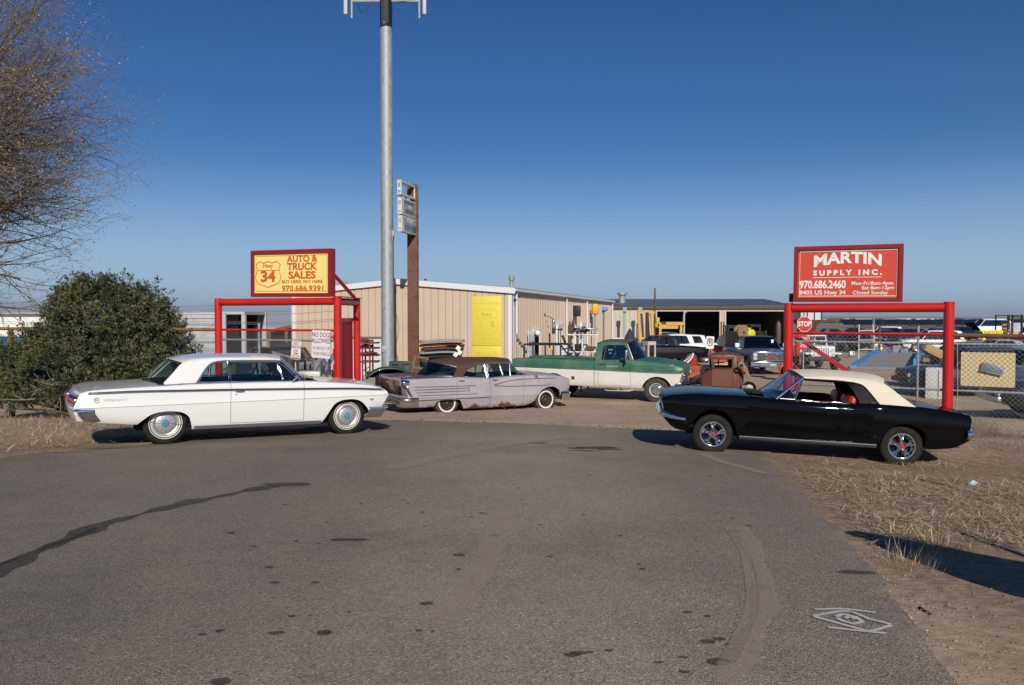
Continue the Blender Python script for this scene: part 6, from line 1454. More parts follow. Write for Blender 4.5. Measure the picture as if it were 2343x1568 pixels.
# ---------------------------------------------------------------- mast and pylon sign
def mast():
 base = at(887, 830, 27.5); bx, by = base.x, base.y; zb = gz(bx, by); root = thing('cell_mast', 'tall galvanised mast carrying panel antennas above the yard', 'mast', (bx, by, zb))
 H = 16.2; q = MB(); n = 40; prof = []
 for z in (0, 2.0, 2.02, 4.9, 4.92, 8.4, 8.42, 11.6, 11.62, 13.0): prof.append((.225 - .0015 * z + (.004 if z in (2.0, 4.9, 8.4, 11.6) else 0), z))
 q.lathe(prof + [(.0001, 13.0)], n, axis='Z'); q.build('pole', GALV, root, 40)
 q = MB(); q.lathe([(.228, 12.72), (.212, 12.74), (.212, H), (.0001, H)], 24, axis='Z'); hd = q.build('dark_head', pbr('mast_head', (.025, .03, .032), .4, .5), root, 40)
 q = MB()
 for k in range(5): q.box((.10 * math.cos(-1.1 - .25 * k) * 2.2, .10 * math.sin(-1.1 - .25 * k) * 2.2, 14.2), (.02, .02, 2.8))
 q.bbox((-.06, -.21, 12.80), (.13, .05, .17), .02); q.build('cables', pbr('cable_black', (.012, .012, .012), .5), root)
 q = MB(); q.bbox((.215, -.05, 5.5), (.06, .10, .36), .01); q.bbox((-.10, -.215, 1.55), (.14, .03, .24), .01); q.build('hatch', GALV, root)
 for sg in (-1, 1):
  q = MB(); q.tube([(sg * .2, -.02, 13.62), (sg * 1.16, -.10, 13.58)], .045, 8); q.tube([(sg * .25, .04, 13.9), (sg * 1.16, -.10, 13.62)], .02, 6)
  q.tube([(sg * 1.17, -.10, 13.0), (sg * 1.17, -.10, 15.0)], .04, 10); ar = q.build('antenna_arm', GALV, root)
  q = MB(); q.bbox((sg * 1.36, -.16, 14.1), (.13, .16, 2.0), .03); q.build('panel_antenna', pbr('antenna_grey', (.55, .56, .57), .45), ar)
  q = MB(); q.tube([(sg * .23, -.1, 13.5), (sg * .5, -.12, 13.52), (sg * .7, -.12, 13.25), (sg * .85, -.12, 13.2), (sg * .95, -.12, 13.5)] if sg < 0 else [(sg * .23, -.1, 13.2), (sg * .27, -.12, 13.45), (sg * .5, -.12, 13.58), (sg * 1.0, -.12, 13.52), (sg * 1.12, -.12, 13.1)], .012, 6); q.build('antenna_cable', pbr('cable_black', (.012, .012, .012), .5), ar)
 q = MB(); q.tube([(.26, -.1, z) for z in (.2, 2.2)] + [(.30, -.12, 2.6), (.24, -.1, 3.0), (.23, -.1, 5.5)], .012, 6); q.tube([(.24, -.14, 3.1), (.34, -.15, 2.7), (.42, -.14, 2.3), (.30, -.14, 1.6)], .008, 6); q.build('loose_cable', pbr('cable_black', (.012, .012, .012), .5), root)
mast()
def pylon():
 Y = 29.0; c = at(946, 900, Y - .3); zb = gz(c.x, c.y); root = thing('pylon_sign_post', 'rusty steel column beside the mast holding three old sign cabinets', 'sign post', (c.x, c.y, zb))
 top = at(946, 427, Y).z - zb; q = MB()
 f, d, t = .37, .42, .03
 q.box((0, -d / 2 + .02, top / 2), (f, t, top)); q.box((.0, d / 2 - .02, top / 2), (f, t, top)); q.box((.02, 0, top / 2), (t, d - .06, top))
 rt_ = rust_paint('column_rust', (.11, .040, .022), (.15, .055, .028), .5, None, 2.5)
 q.build('column', rt_, root, 0)
 q = MB(); rnd = random.Random(5)
 for k in range(13): q.box((f / 2 + .01, -d / 2 + .02, .6 + k * .50), (.02, .05, .16))
 q.build('weld_lugs', RUST, root)
 ld = Vector((.24, .97, 0)).normalized(); pe = Vector((.97, -.24, 0)); GREY = pbr('cabinet_grey', (.60, .60, .57), .5, var=.08, vs=4); FACE = pbr('grey_face', (.34, .34, .32), .5, var=.12, vs=6); BLU = pbr('sign_blue', (.05, .10, .34), .5); GRN = pbr('sign_green', (.02, .18, .13), .5); BK = pbr('sign_black', (.05, .05, .05), .5)  # sign faces a darker grey than their cabinets
 for i, (v0, v1, ul) in enumerate([(412, 445, 908), (452, 490, 909), (493, 530, 910)]):
  a = at(ul, v0, Y - 1.75); b_ = at(ul, v1, Y - 1.75); z0, z1 = b_.z - zb, a.z - zb; o = Vector((a.x - c.x, a.y - c.y, 0)) + pe * .0; L = 1.36; th = .16
  def P(s, w_, z): return o + ld * s + pe * w_ + Vector((0, 0, z))
  q = MB(); rz = math.atan2(ld.y, ld.x); mid = (z0 + z1) / 2
  if i == 0:      # the topmost has lost its faces
   for z in (z0 + .03, z1 - .03): q.box(P(L / 2, th / 2, z), (L, th, .06), rz)
   for s in (.04, L - .02): q.box(P(s, th / 2, mid), (.06, th, z1 - z0 - .12), rz)
   q.tube([P(.3, th / 2, z1 - .05), P(.42, th / 2, mid)], .008, 5)
  else: q.box(P(L / 2, th / 2, mid), (L, th, z1 - z0), rz)
  cab = q.build('sign_cabinet', GREY, root, 0)
  q = MB()
  for zz in (z1 - .10, z1 - .15, z1 - .20, z0 + .10, z0 + .15): q.box(P(-.012, th / 2, zz), (.03, .09, .022), rz)
  q.build('louvres', GREY, cab)
  if i:
   q = MB(); q.box(P(L / 2 + .03, th + .003, mid), (L - .22, .012, z1 - z0 - .10), rz); q.build('sign_face', FACE, cab, 0)
   M = frame_mat(P(L / 2 + .03, th + .012, mid), ld, (0, 0, 1))
   for s, y, sz, m_ in ([('USED MACHINERY', .17, .15, BLU), ('& TIRES', .02, .12, WT), ('VEHICLE IRON', -.14, .15, BK)] if i == 1 else [('WE BUY', .14, .20, WT), ('SCRAP MTL', -.10, .22, BLU)]):
    text('lettering', s, sz, m_, cab, M @ Matrix.Translation((0, y, 0)), depth=.001, sx=.78, bold=.004)
   q = MB(); q.box(P(L * .55, th / 2, z1 + .05), (.2, .1, .12), rz); q.box(P(.25, th / 2, z1 + .05), (.1, .1, .12), rz); q.build('bracket', GREY, cab)
   if i == 2: q = MB(); q.box(P(L - .2, th + .012, mid - .1), (.26, .006, .24), rz); q.build('green_patch', GRN, cab)
 q = MB(); q.box((-.26, .1, top - 1.25), (.26, .3, .28)); q.build('gusset', DARKMET, root)
pylon()

# ---------------------------------------------------------------- red gate frames
PR = .084
def pipe_frame(root, a, b_, za, zb_, ztop):
 """two posts, beam, thin rail; a, b_: XY of the posts"""
 ob = []
 for p, z in ((a, za), (b_, zb_)):
  q = MB(); q.cyl((p.x, p.y, z - .1), (p.x, p.y, ztop), PR, PR, 28); ob.append(q.build('post', REDPAINT, root, 40))
 d = (b_ - a).normalized(); q = MB(); q.cyl(Vector((a.x, a.y, ztop - PR - .012)) + d * PR * .8, Vector((b_.x, b_.y, ztop - PR - .012)) - d * PR * .8, PR * .97, PR * .97, 28); ob.append(q.build('beam', REDPAINT, root, 40))
 q = MB(); q.cyl(Vector((a.x, a.y, 1.79)) + d * PR * .9, Vector((b_.x, b_.y, 1.79)) - d * PR * .9, .026, .026, 12)
 for k in range(1, 6):
  t = k / 6; m = Vector((a.x, a.y, 1.79)).lerp(Vector((b_.x, b_.y, 1.79)), t); q.cyl(m - d * .02, m + d * .02, .030, .030, 12)
 ob.append(q.build('rail', REDPAINT, root, 40)); return ob
def world_thing(name, label, cat, p, group=None):
 """an empty at p whose children are built in world coordinates"""
 o = thing(name, label, cat, p, group=group); return o
def W2L(root):
 for ch in root.children:
  if ch.type == 'MESH' and not ch.get('_l'):
   ch.data.transform(Matrix.Translation(-Vector(root.location))); ch['_l'] = 1
   for g in ch.children:
    if g.type == 'MESH': g.data.transform(Matrix.Translation(-Vector(root.location)))
 for ch in root.children:
  if '_l' in ch: del ch['_l']
def sign_board(name, label, a, b_, z0, z1, frame_m, face_m, ny=-1, th=.14, fw=.085):
 """framed board standing from a to b_ (left to right as seen), z0 to z1"""
 a, b_ = Vector(a), Vector(b_); d = (b_ - a).normalized(); L = (b_ - a).length; H = z1 - z0; n = Vector((d.y, -d.x, 0))
 M = frame_mat(Vector(((a.x + b_.x) / 2, (a.y + b_.y) / 2, z0)), d, (0, 0, 1)); root = thing(name, label, 'sign', mat=M)
 q = MB(); q.box((0, H - fw / 2, 0), (L, fw, th)); q.box((0, fw / 2, 0), (L, fw, th))
 for s in (-1, 1): q.box((s * (L / 2 - fw / 2), H / 2, .0), (fw, H - 2 * fw, th))
 q.build('frame', frame_m, root, 0)
 q = MB(); q.box((0, H / 2, th / 2 - .05), (L - 2 * fw + .01, H - 2 * fw + .01, .03)); q.build('face', face_m, root, 0)
 return root, L, H, th / 2 - .032
def gates():
 FRM = pbr('dark_red_frame', (.26, .008, .010), .4, 0, .15, var=.08)
 # left frame with its return leg and red door
 a, b_ = Vector((at(499, 684, 18.2).x, 18.2, 0)), Vector((at(772, 680, 16.95).x, 16.95, 0)); c = Vector((at(816, 687, 18.5).x, 18.5, 0)); zt = 2.52
 root = world_thing('red_gate_frame', 'red pipe frame of the left gate with a narrow red door at its right end', 'gate', (a.x, a.y, gz(a.x, a.y)))
 pipe_frame(root, a, b_, gz(a.x, a.y), gz(b_.x, b_.y), zt)
 q = MB(); q.cyl((c.x, c.y, gz(c.x, c.y) - .1), (c.x, c.y, zt), PR, PR, 28); q.build('post', REDPAINT, root, 40)
 dd = (c - b_).normalized(); q = MB(); q.cyl(Vector((b_.x, b_.y, zt - PR - .012)) + dd * .07, Vector((c.x, c.y, zt - PR - .012)) - dd * .06, PR * .97, PR * .97, 24); q.build('beam', REDPAINT, root, 40)
 q = MB(); n = Vector((dd.y, -dd.x, 0)); q.prism([b_ - n * .11 - dd * .1 + Vector((0, 0, zt + .003)), b_ + n * .11 - dd * .1 + Vector((0, 0, zt + .003)), c + n * .11 + dd * .1 + Vector((0, 0, zt + .003)), c - n * .11 + dd * .1 + Vector((0, 0, zt + .003))], (0, 0, .012)); q.build('cap_plate', REDPAINT, root, 0)
 m0, m1 = b_ + dd * .12, c - dd * .12; DR = pbr('dark_red_door', (.42, .008, .010), .45, var=.08)
 m0, m1 = m0 - n * .11, m1 - n * .11; q = MB(); q.prism([m0 + Vector((0, 0, -.35)), m1 + Vector((0, 0, -.35)), m1 + Vector((0, 0, 1.98)), m0 + Vector((0, 0, 1.98))], n * .04); dr = q.build('door', DR, root, 0)
 q = MB(); q.prism([m0 + n * -.02 + Vector((0, 0, 1.98)), m1 + n * -.02 + Vector((0, 0, 1.98)), m1 + n * -.02 + Vector((0, 0, 2.06)), m0 + n * -.02 + Vector((0, 0, 2.06))], n * .09); q.prism([m0 + n * -.02 + Vector((0, 0, -.35)), m0 + dd * .07 + n * -.02 + Vector((0, 0, -.35)), m0 + dd * .07 + n * -.02 + Vector((0, 0, 1.98)), m0 + n * -.02 + Vector((0, 0, 1.98))], n * .09); q.build('door_jamb', REDPAINT, dr, 0)
 q = MB(); k = m1 - dd * .14 + n * .05; q.cyl(k + Vector((0, 0, .62)), k + n * .05 + Vector((0, 0, .62)), .015, .015, 10); q.ico(k + n * .06 + Vector((0, 0, .62)), .03, 2); q.build('door_knob', pbr('brass', (.75, .55, .25), .25, 1.), dr)
 W2L(root)
 # yellow board on top
 A, B = at(579, 680, 17.95), at(762, 680, 17.05); r, L, H, zf = sign_board('roadside_sign', 'yellow board lettered AUTO & TRUCK SALES in a dark red frame on the left gate', A, B, zt + .012, at(579, 576, 17.95).z, FRM, pbr('sign_yellow', (.86, .70, .22), .5), th=.16)
 OR = pbr('sign_orange_red', (.60, .10, .025), .5); I = Matrix.Translation((0, 0, zf + .002))
 T = lambda s, x, y, sz, **k: text('lettering', s, sz, OR, r, I @ Matrix.Translation((x * L, y * H, 0)), depth=.001, **k)
 def fit(s, x, y, hh, wd, **k):
  o = T(s, x, y, hh * H / .70, **k); xs = [v.co.x for v in o.data.vertices]; f = wd * L / (max(xs) - min(xs)); cx = (max(xs) + min(xs)) / 2
  for v in o.data.vertices: v.co.x = x * L + (v.co.x - cx) * f
 fit('AUTO &', .04, .80, .13, .375, bold=.006); fit('TRUCK', .04, .635, .145, .37, bold=.007); fit('SALES', .04, .455, .145, .335, bold=.007); fit('BUY HERE. PAY HERE.', .045, .32, .062, .51, bold=.002); fit('970.686.9391', .045, .175, .115, .51, bold=.004)
 for ch in r.children:
  if ch.name.startswith('lettering'):
   for v in ch.data.vertices: v.co.x += .10 * L
 fit('Hwy', -.285, .665, .085, .125, bold=.002); fit('34', -.285, .43, .22, .185, bold=.012)
 q = MB(); P = [p + Vector((-.285 * L, .51 * H, zf + .002)) for p in shield(.335 * L)]; P = [Vector((p.x * 1.0, .51 * H + (p.y - .51 * H) * (.58 * H / (.335 * L * 1.14)) , p.z)) for p in P]; q.tube(P, .0075, 6, closed=True); q.tube([(-.285 * L - .145 * L, .57 * H, zf + .002), (-.285 * L + .145 * L, .57 * H, zf + .002)], .006, 6); q.build('shield_outline', OR, r)
 q = MB(); e = .045
 q.tube([(-L / 2 + .085 + e, .085 + e, zf), (L / 2 - .085 - e, .085 + e, zf), (L / 2 - .085 - e, H - .085 - e, zf), (-L / 2 + .085 + e, H - .085 - e, zf)], .005, 4, closed=True); q.build('border_line', OR, r)
 q = MB(); q.tube([(L / 2 - .02, H * .45, -.08), (L / 2 + .12, .0, -.62)], .04, 6); q.build('back_brace', FRM, r)
 # right frame
 a, b_ = Vector((at(1804, 694, 14.6).x, 14.6, 0)), Vector((at(2171, 694, 13.3).x, 13.3, 0)); zt2 = 2.345
 root = world_thing('red_gate_frame', 'red pipe frame of the right gate with a diagonal brace behind the convertible', 'gate', (a.x, a.y, gz(a.x, a.y)))
 pipe_frame(root, a, b_, gz(a.x, a.y), gz(b_.x, b_.y), zt2)
 q = MB(); p0, p1 = at(1817, 768, 14.75), at(1990, 884, 14.2); q.box((p0 + p1) / 2, ((p1 - p0).length, .075, .075), mat=(p1 - p0).to_track_quat('X', 'Z').to_matrix().to_4x4()); q.build('brace', REDPAINT, root, 0)
 q = MB(); p = at(1823, 850, 15.2); q.cyl((p.x, p.y, gz(p.x, p.y)), (p.x, p.y, at(1823, 772, 15.2).z), .045, .045, 14); q.build('rear_post', REDPAINT, root, 40)
 q = MB(); p = at(1790, 840, 14.6); q.tube([p + Vector((0, -.02, .05)), p + Vector((-.05, -.03, -.02)), p + Vector((-.07, -.03, -.12)), p + Vector((-.03, -.03, -.20))], .018, 8); q.build('latch_hook', REDPAINT, root, 40)
 W2L(root)
 A, B = at(1815, 690, 14.5), at(2064, 690, 13.66); r, L, H, zf = sign_board('roadside_sign', 'red board lettered MARTIN SUPPLY INC. in a dark red frame on the right gate', A, B, zt2 + .012, at(1815, 567, 14.5).z, FRM, pbr('sign_warm_red', (.62, .065, .035), .5), th=.14, fw=.07)
 I = Matrix.Translation((0, 0, zf + .002)); WH_ = pbr('sign_letter_white', (.80, .78, .72), .5)
 def fit2(s, x, y, hh, wd, warp=None, **k):
  o = text('lettering', s, hh * H / .70, WH_, r, I @ Matrix.Translation((0, y * H, 0)), depth=.001, **k); xs = [v.co.x for v in o.data.vertices]; f = wd * L / (max(xs) - min(xs)); cx = (max(xs) + min(xs)) / 2
  for v in o.data.vertices:
   u = (v.co.x - cx) / (max(xs) - min(xs)) * 2; v.co.x = x * L + (v.co.x - cx) * f
   if warp: v.co.y += warp * H * (1 - u * u) - warp * H * .5
 fit2('MARTIN', 0, .745, .19, .62, warp=.06, bold=.010); fit2('SUPPLY INC.', 0, .515, .085, .63, bold=.007, space=1.6)
 fit2('970.686.2460', -.225, .305, .135, .435, bold=.006); fit2('8405 US Hwy 34', -.225, .165, .075, .435, bold=.002)
 fit2('Mon-Fri', .125, .325, .062, .16, bold=.0015); fit2('8am-4pm', .315, .325, .062, .20, bold=.0015); fit2('Sat', .17, .245, .058, .065, bold=.0015); fit2('8am-12pm', .32, .245, .058, .21, bold=.0015); fit2('Closed Sunday', .215, .16, .062, .315, bold=.0015)
 q = MB(); q.box((0, .435 * H, zf + .002), (.63 * L, .010, .003)); e = .03; q.tube([(-L / 2 + .07 + e, .07 + e, zf), (L / 2 - .07 - e, .07 + e, zf), (L / 2 - .07 - e, H - .07 - e, zf), (-L / 2 + .07 + e, H - .07 - e, zf)], .011, 4, closed=True); q.build('border_line', WH_, r)
 q = MB(); q.cyl((-L / 2 - .05, .0, -.12), (-L / 2 - .05, .16, -.12), .05, .05, 12); q.build('lamp_stub', DARKMET, r)
 return a, b_
GA, GB = gates()
GLa, GLb = Vector((at(499, 684, 18.2).x, 18.2, 0)), Vector((at(772, 680, 16.95).x, 16.95, 0))

# ---------------------------------------------------------------- chain-link fencing
WIRE = pbr('fence_wire', (.25, .255, .255), .6, .2); WIRE2 = pbr('weathered_fence_wire', (.22, .205, .18), .7, .1)
def chainlink(q, a, b_, z0f, z1, pitch=.080, r=.0030, off=0.):
 d = Vector((b_.x - a.x, b_.y - a.y, 0)); L = d.length; d.normalize(); n = Vector((d.y, -d.x, 0)); o = Vector((a.x, a.y, 0)) + n * off; k = 0; s = 0
 while s < L:
  x0 = s; pts = []; j = 0; z = z1 + .012; zb = z0f(o + d * s)
  while z > zb:
   xx = x0 + (pitch / 2 if (j + k) % 2 else 0); pts.append(o + d * xx + n * (.006 if j % 2 else -.006) + Vector((0, 0, z))); z -= pitch / 2; j += 1
  if len(pts) > 1: q.tube(pts, r, 4)
  s += pitch / 2; k += 1
def gzv(p): return gz(p.x, p.y) + .02
def fence_right():
 d = (GB - GA).normalized(); E = GB + d * 4.2; S0 = GA + d * .10; root = world_thing('chain_link_fence', 'galvanised chain-link fence across the right gate and on to the right edge', 'fence', (S0.x, S0.y, gz(S0.x, S0.y)))
 q = MB(); chainlink(q, S0, GB - d * .1, gzv, 1.755); chainlink(q, GB + d * .1, E, gzv, 1.70); q.build('mesh', WIRE, root, 0, recalc=False)
 for z in (1.63, .835):
  q = MB(); n = Vector((d.y, -d.x, 0)) * -.035; q.cyl(Vector((S0.x, S0.y, z)) + n, Vector((E.x, E.y, z)) + n, .021, .021, 10); q.build('rail', GALV, root, 40)
 p = at(2103, 800, 13.5); q = MB(); q.cyl((p.x, p.y + .05, gz(p.x, p.y)), (p.x, p.y + .05, at(2103, 744, 13.5).z), .019, .019, 12); q.build('post', GALV, root, 40); q = MB(); q.ico((p.x, p.y + .05, at(2103, 743, 13.5).z), .028, 2); q.build('post_cap', DARKMET, root)
 p = at(2190, 830, 13.2); q = MB(); q.tube([(p.x, p.y, gz(p.x, p.y)), (p.x + .01, p.y, .9), (p.x - .01, p.y, 1.66)], .006, 6); q.build('tension_bar', GALV, root)
 q = MB(); s0, s1 = GA + d * .16, E; q.tube([Vector((s0.x, s0.y, 1.70)).lerp(Vector((s1.x, s1.y, 1.70)), k / 8) for k in range(9)], .003, 4); q.tube([Vector((GB.x + .3, GB.y - .1, .98)), Vector((GB.x + 1.6, GB.y - .6, .02))], .004, 4); q.build('wire', WIRE2, root)
 W2L(root)
 A, B = GB + d * .08, GB + d * 4.2; q = MB(); q.cyl((0, 0, 0), (B.x - A.x, B.y - A.y, -.03), .036, .036, 12); o = q.build('rusty_pipe_rail', RUST, None, 40); o.location = (A.x, A.y, 1.775); tag(o, 'rusty pipe rail running from the right gate post above the fence', 'pipe')
fence_right()
def fence_left():
 d = (GLb - GLa).normalized(); S0, E = GLa + d * .08, GLb - d * .1; root = world_thing('chain_link_fence', 'weathered chain-link fence inside the left red gate frame', 'fence', (S0.x, S0.y, gz(S0.x, S0.y)))
 q = MB(); chainlink(q, S0, E, gzv, 1.74, .072, .0034); q.build('mesh', WIRE2, root, 0, recalc=False)
 n = Vector((d.y, -d.x, 0)) * -.04
 for z in (1.56, .70):
  q = MB(); q.cyl(Vector((S0.x, S0.y, z)) + n, Vector((E.x, E.y, z)) + n, .024, .024, 10); q.build('rail', GALV, root, 40)
 p = at(593, 800, 17.8); q = MB(); q.cyl((p.x, p.y, gz(p.x, p.y)), (p.x, p.y, at(593, 740, 17.8).z), .03, .03, 12); q.build('post', GALV, root, 40)
 q = MB(); a1 = GLb - d * .35
 for z in (1.62, 1.30, .98): q.box(Vector((GLb.x, GLb.y, z)) - d * .13 + n, (.05, .03, .16))
 q.build('hinges', REDPAINT, root)
 for z, m in ((2.16, 0), (1.98, 1), (1.94, 2)):
  q = MB(); q.tube([Vector((S0.x, S0.y, z)).lerp(Vector((E.x, E.y, z + .06)), k / 12) + Vector((0, .1, -.05 * math.sin(math.pi * k / 12))) for k in range(13)], .004, 4)
  for k in range(22):
   p = Vector((S0.x, S0.y, z)).lerp(Vector((E.x, E.y, z + .06)), (k + .5) / 22) + Vector((0, .1, -.05 * math.sin(math.pi * (k + .5) / 22))); q.cyl(p + Vector((-.012, 0, -.014)), p + Vector((.012, 0, .014)), .003, .003, 3)
  q.build('barbed_wire', WIRE2, root)
 W2L(root)
 F0, F1 = Vector((-14.2, 20.1, 0)), GLa - d * .1; root = world_thing('pipe_fence', 'yellowed rusty pipe fence with chain-link behind the green bush', 'fence', (F0.x, F0.y, gz(F0.x, F0.y)))
 YR = pbr('yellow_rust', (.33, .17, .06), .8, col2=(.14, .06, .03), vs=6)
 q = MB(); q.cyl((F0.x, F0.y, 1.79), (F1.x, F1.y, 1.79), .04, .04, 12); q.build('top_rail', YR, root, 40)
 q = MB(); chainlink(q, F0.lerp(F1, .62), F1, gzv, 1.62, .075, .0034); q.build('mesh', WIRE, root, 0, recalc=False)
 for px in (26, ):
  p = at(px, 850, 18.9); q = MB(); q.cyl((p.x, p.y, gz(p.x, p.y) - .05), (p.x, p.y, 1.8), .065, .065, 12); q.build('post', YR, root, 40)
 for z in (2.35, 2.2, 1.98, 1.93, 1.5):
  q = MB(); q.tube([Vector((F0.x, F0.y + .05, z)).lerp(Vector((F1.x, F1.y + .05, z)), k / 20) + Vector((0, 0, -.06 * math.sin(math.pi * k / 20) ** 2 + .01 * math.sin(k * 2))) for k in range(21)], .004, 4)
  for k in range(60): p = Vector((F0.x, F0.y + .05, z)).lerp(Vector((F1.x, F1.y + .05, z)), (k + .5) / 60); p.z += -.06 * math.sin(math.pi * (k + .5) / 60) ** 2; q.cyl(p + Vector((-.014, 0, -.016)), p + Vector((.014, 0, .016)), .0035, .0035, 3)
  q.build('barbed_wire', WIRE2, root)
 W2L(root)
fence_left()

# ---------------------------------------------------------------- signs
MAR = pbr('sign_maroon', (.28, .035, .05), .5)
d = (GLb - GLa).normalized(); n = Vector((d.y, -d.x, 0))
def px_sign(name, label, uv, Y, outline, m, ex, tilt=0., edge=None, up=(0, 0, 1)):
 M = frame_mat(at(*uv, Y), ex, up) @ Matrix.Rotation(tilt, 4, 'Z'); return plate_sign(name, label, M, outline, m, edge)
r = px_sign('no_dogs_sign', 'white NO DOGS ALLOWED sign wired to the left gate fence', (734, 788), 16.92, rrect(.475, .60, .01), WT, d, R(-2.2))
for s, y, sz, sx in (('NO DOGS', .20, .145, .74), ('ALLOWED', .07, .145, .74), ('IN OR OUT OF', -.09, .105, .62), ('YOUR VEHICLE', -.21, .105, .62)): text('lettering', s, sz, MAR, r, Matrix.Translation((.01, y, .001)), sx=sx, depth=.001, bold=.002 if y > 0 else .0005)
r = px_sign('no_parking_sign', 'tilted NO PARKING ANY TIME sign with red border in front of the left gate fence', (677, 801), 16.3, rrect(.225, .40, .022), WT, (1, -.25, 0), R(-5.5), (MAR, .965, .92))
for s, y, sz, sx in (('NO', .135, .11, .8), ('PARKING', .055, .10, .56), ('ANY', -.02, .07, .8), ('TIME', -.08, .07, .8)): text('lettering', s, sz, MAR, r, Matrix.Translation((0, y, .001)), sx=sx, depth=.001, bold=.0012)
q = MB(); q.box((0, -.128, .002), (.12, .012, .002))
for s in (-1, 1): q.prism([(s * .085, -.128, .001), (s * .055, -.108, .001), (s * .055, -.148, .001)], (0, 0, .002))
q.box((0, -.172, .002), (.19, .028, .002)); q.build('arrow_and_strip', MAR, r, 0); text('lettering', 'TOW AWAY ZONE', .02, WT, r, Matrix.Translation((0, -.172, .004)), depth=.0005)
p = at(679, 900, 16.5); q = MB(); q.lathe([(.062, 0), (.062, .98), (.05, 1.03), (.0001, 1.04)], 20, axis='Z'); q.tube([(-.0, -.05, .95), (-.01, -.06, 1.35)], .012, 6); o = q.build('bollard', pbr('cream_post_paint', (.66, .62, .52), .6, var=.1)); o.location = (p.x, p.y, gz(p.x, p.y)); tag(o, 'cream painted pipe post under the NO PARKING sign', 'bollard')
Y = 31.0; p = at(1838, 860, Y); q = MB(); q.cyl((0, 0, 0), (0, 0, 3.0), .03, .03, 8); o = q.build('sign_post', GALV); o.location = (p.x, p.y + .05, gz(p.x, p.y)); tag(o, 'grey steel post carrying the STOP sign behind the right gate', 'post')
oct_ = [(x * .325, y * .325) for x, y in OCT]
r = px_sign('stop_sign', 'red STOP sign seen through the right gate frame', (1840, 742), Y, oct_, SIGNRED, (1, .05, 0), 0, (WT, .985, .93)); text('lettering', 'STOP', .27, WT, r, Matrix.Translation((0, 0, .002)), sx=.80, depth=.001, bold=.008)
cir = [(.32 * math.cos(2 * math.pi * k / 28), .32 * math.sin(2 * math.pi * k / 28)) for k in range(28)]
r = px_sign('no_entry_sign', 'round red DO NOT ENTER sign below the STOP sign', (1836, 783), Y, cir, SIGNRED, (1, .05, 0)); text('lettering', 'DO NOT', .15, WT, r, Matrix.Translation((0, .15, .001)), depth=.001, bold=.003); text('lettering', 'ENTER', .15, WT, r, Matrix.Translation((0, -.16, .001)), depth=.001, bold=.003)
q = MB(); q.box((0, 0, .002), (.46, .09, .002)); q.build('white_bar', WT, r, 0)
r = px_sign('no_parking_sign', 'small white sign with a crossed-out P in a red ring, by the black pickup', (1624, 784), 28.5, rrect(.30, .45, .03), WT, (1, .1, 0), R(-3))
q = MB(); q.tube([(.105 * math.cos(a), .02 + .135 * math.sin(a), .004) for a in [2 * math.pi * k / 28 for k in range(28)]], .013, 4, closed=True); q.tube([(-.075, .115, .005), (.075, -.075, .005)], .011, 4); q.build('ring', MAR, r); text('lettering', 'P', .24, pbr('sign_black', (.05, .05, .05), .5), r, Matrix.Translation((0, .02, .002)), depth=.001, bold=.004)
q = MB(); q.cyl((0, -1.0, -.02), (0, -.2, -.02), .02, .02, 8); q.build('post', GALV, r)
dR = (GB - GA).normalized(); nR = Vector((dR.y, -dR.x, 0))
b0 = GB + dR * .40; bc = Vector((at(2258, 846, 13.05).x, 13.0, at(2258, 846, 13.05).z)); q = MB(); q.prism([(x, y, -.01) for x, y in rrect(.78, .575, .025)], (0, 0, .012)); o = q.build('tan_board', pbr('tan_plastic', (.68, .54, .29), .6, var=.05, vs=5)); o.matrix_world = frame_mat(bc + Vector((0, .035, 0)) - nR * .03, dR, (0, 0, 1)); tag(o, 'tan rectangular board hung behind the chain-link fence at right', 'board')
o2 = thing('grey_plate', 'small tilted grey metal plate fixed in front of the tan board', 'plate', mat=frame_mat(bc + Vector((0, .035, 0)) + nR * .012 + dR * .06 + Vector((0, 0, .02)), dR, (0, 0, 1)) @ Matrix.Rotation(R(-13), 4, 'Z')); q = MB(); q.bbox((0, 0, 0), (.325, .145, .012), .004); q.build('plate', pbr('dull_aluminium', (.30, .31, .32), .45, .5, var=.2, vs=25, bump=.2), o2); q = MB(); q.bbox((0, -.073, .008), (.325, .008, .012), .002); q.build('bright_edge', GALV, o2)
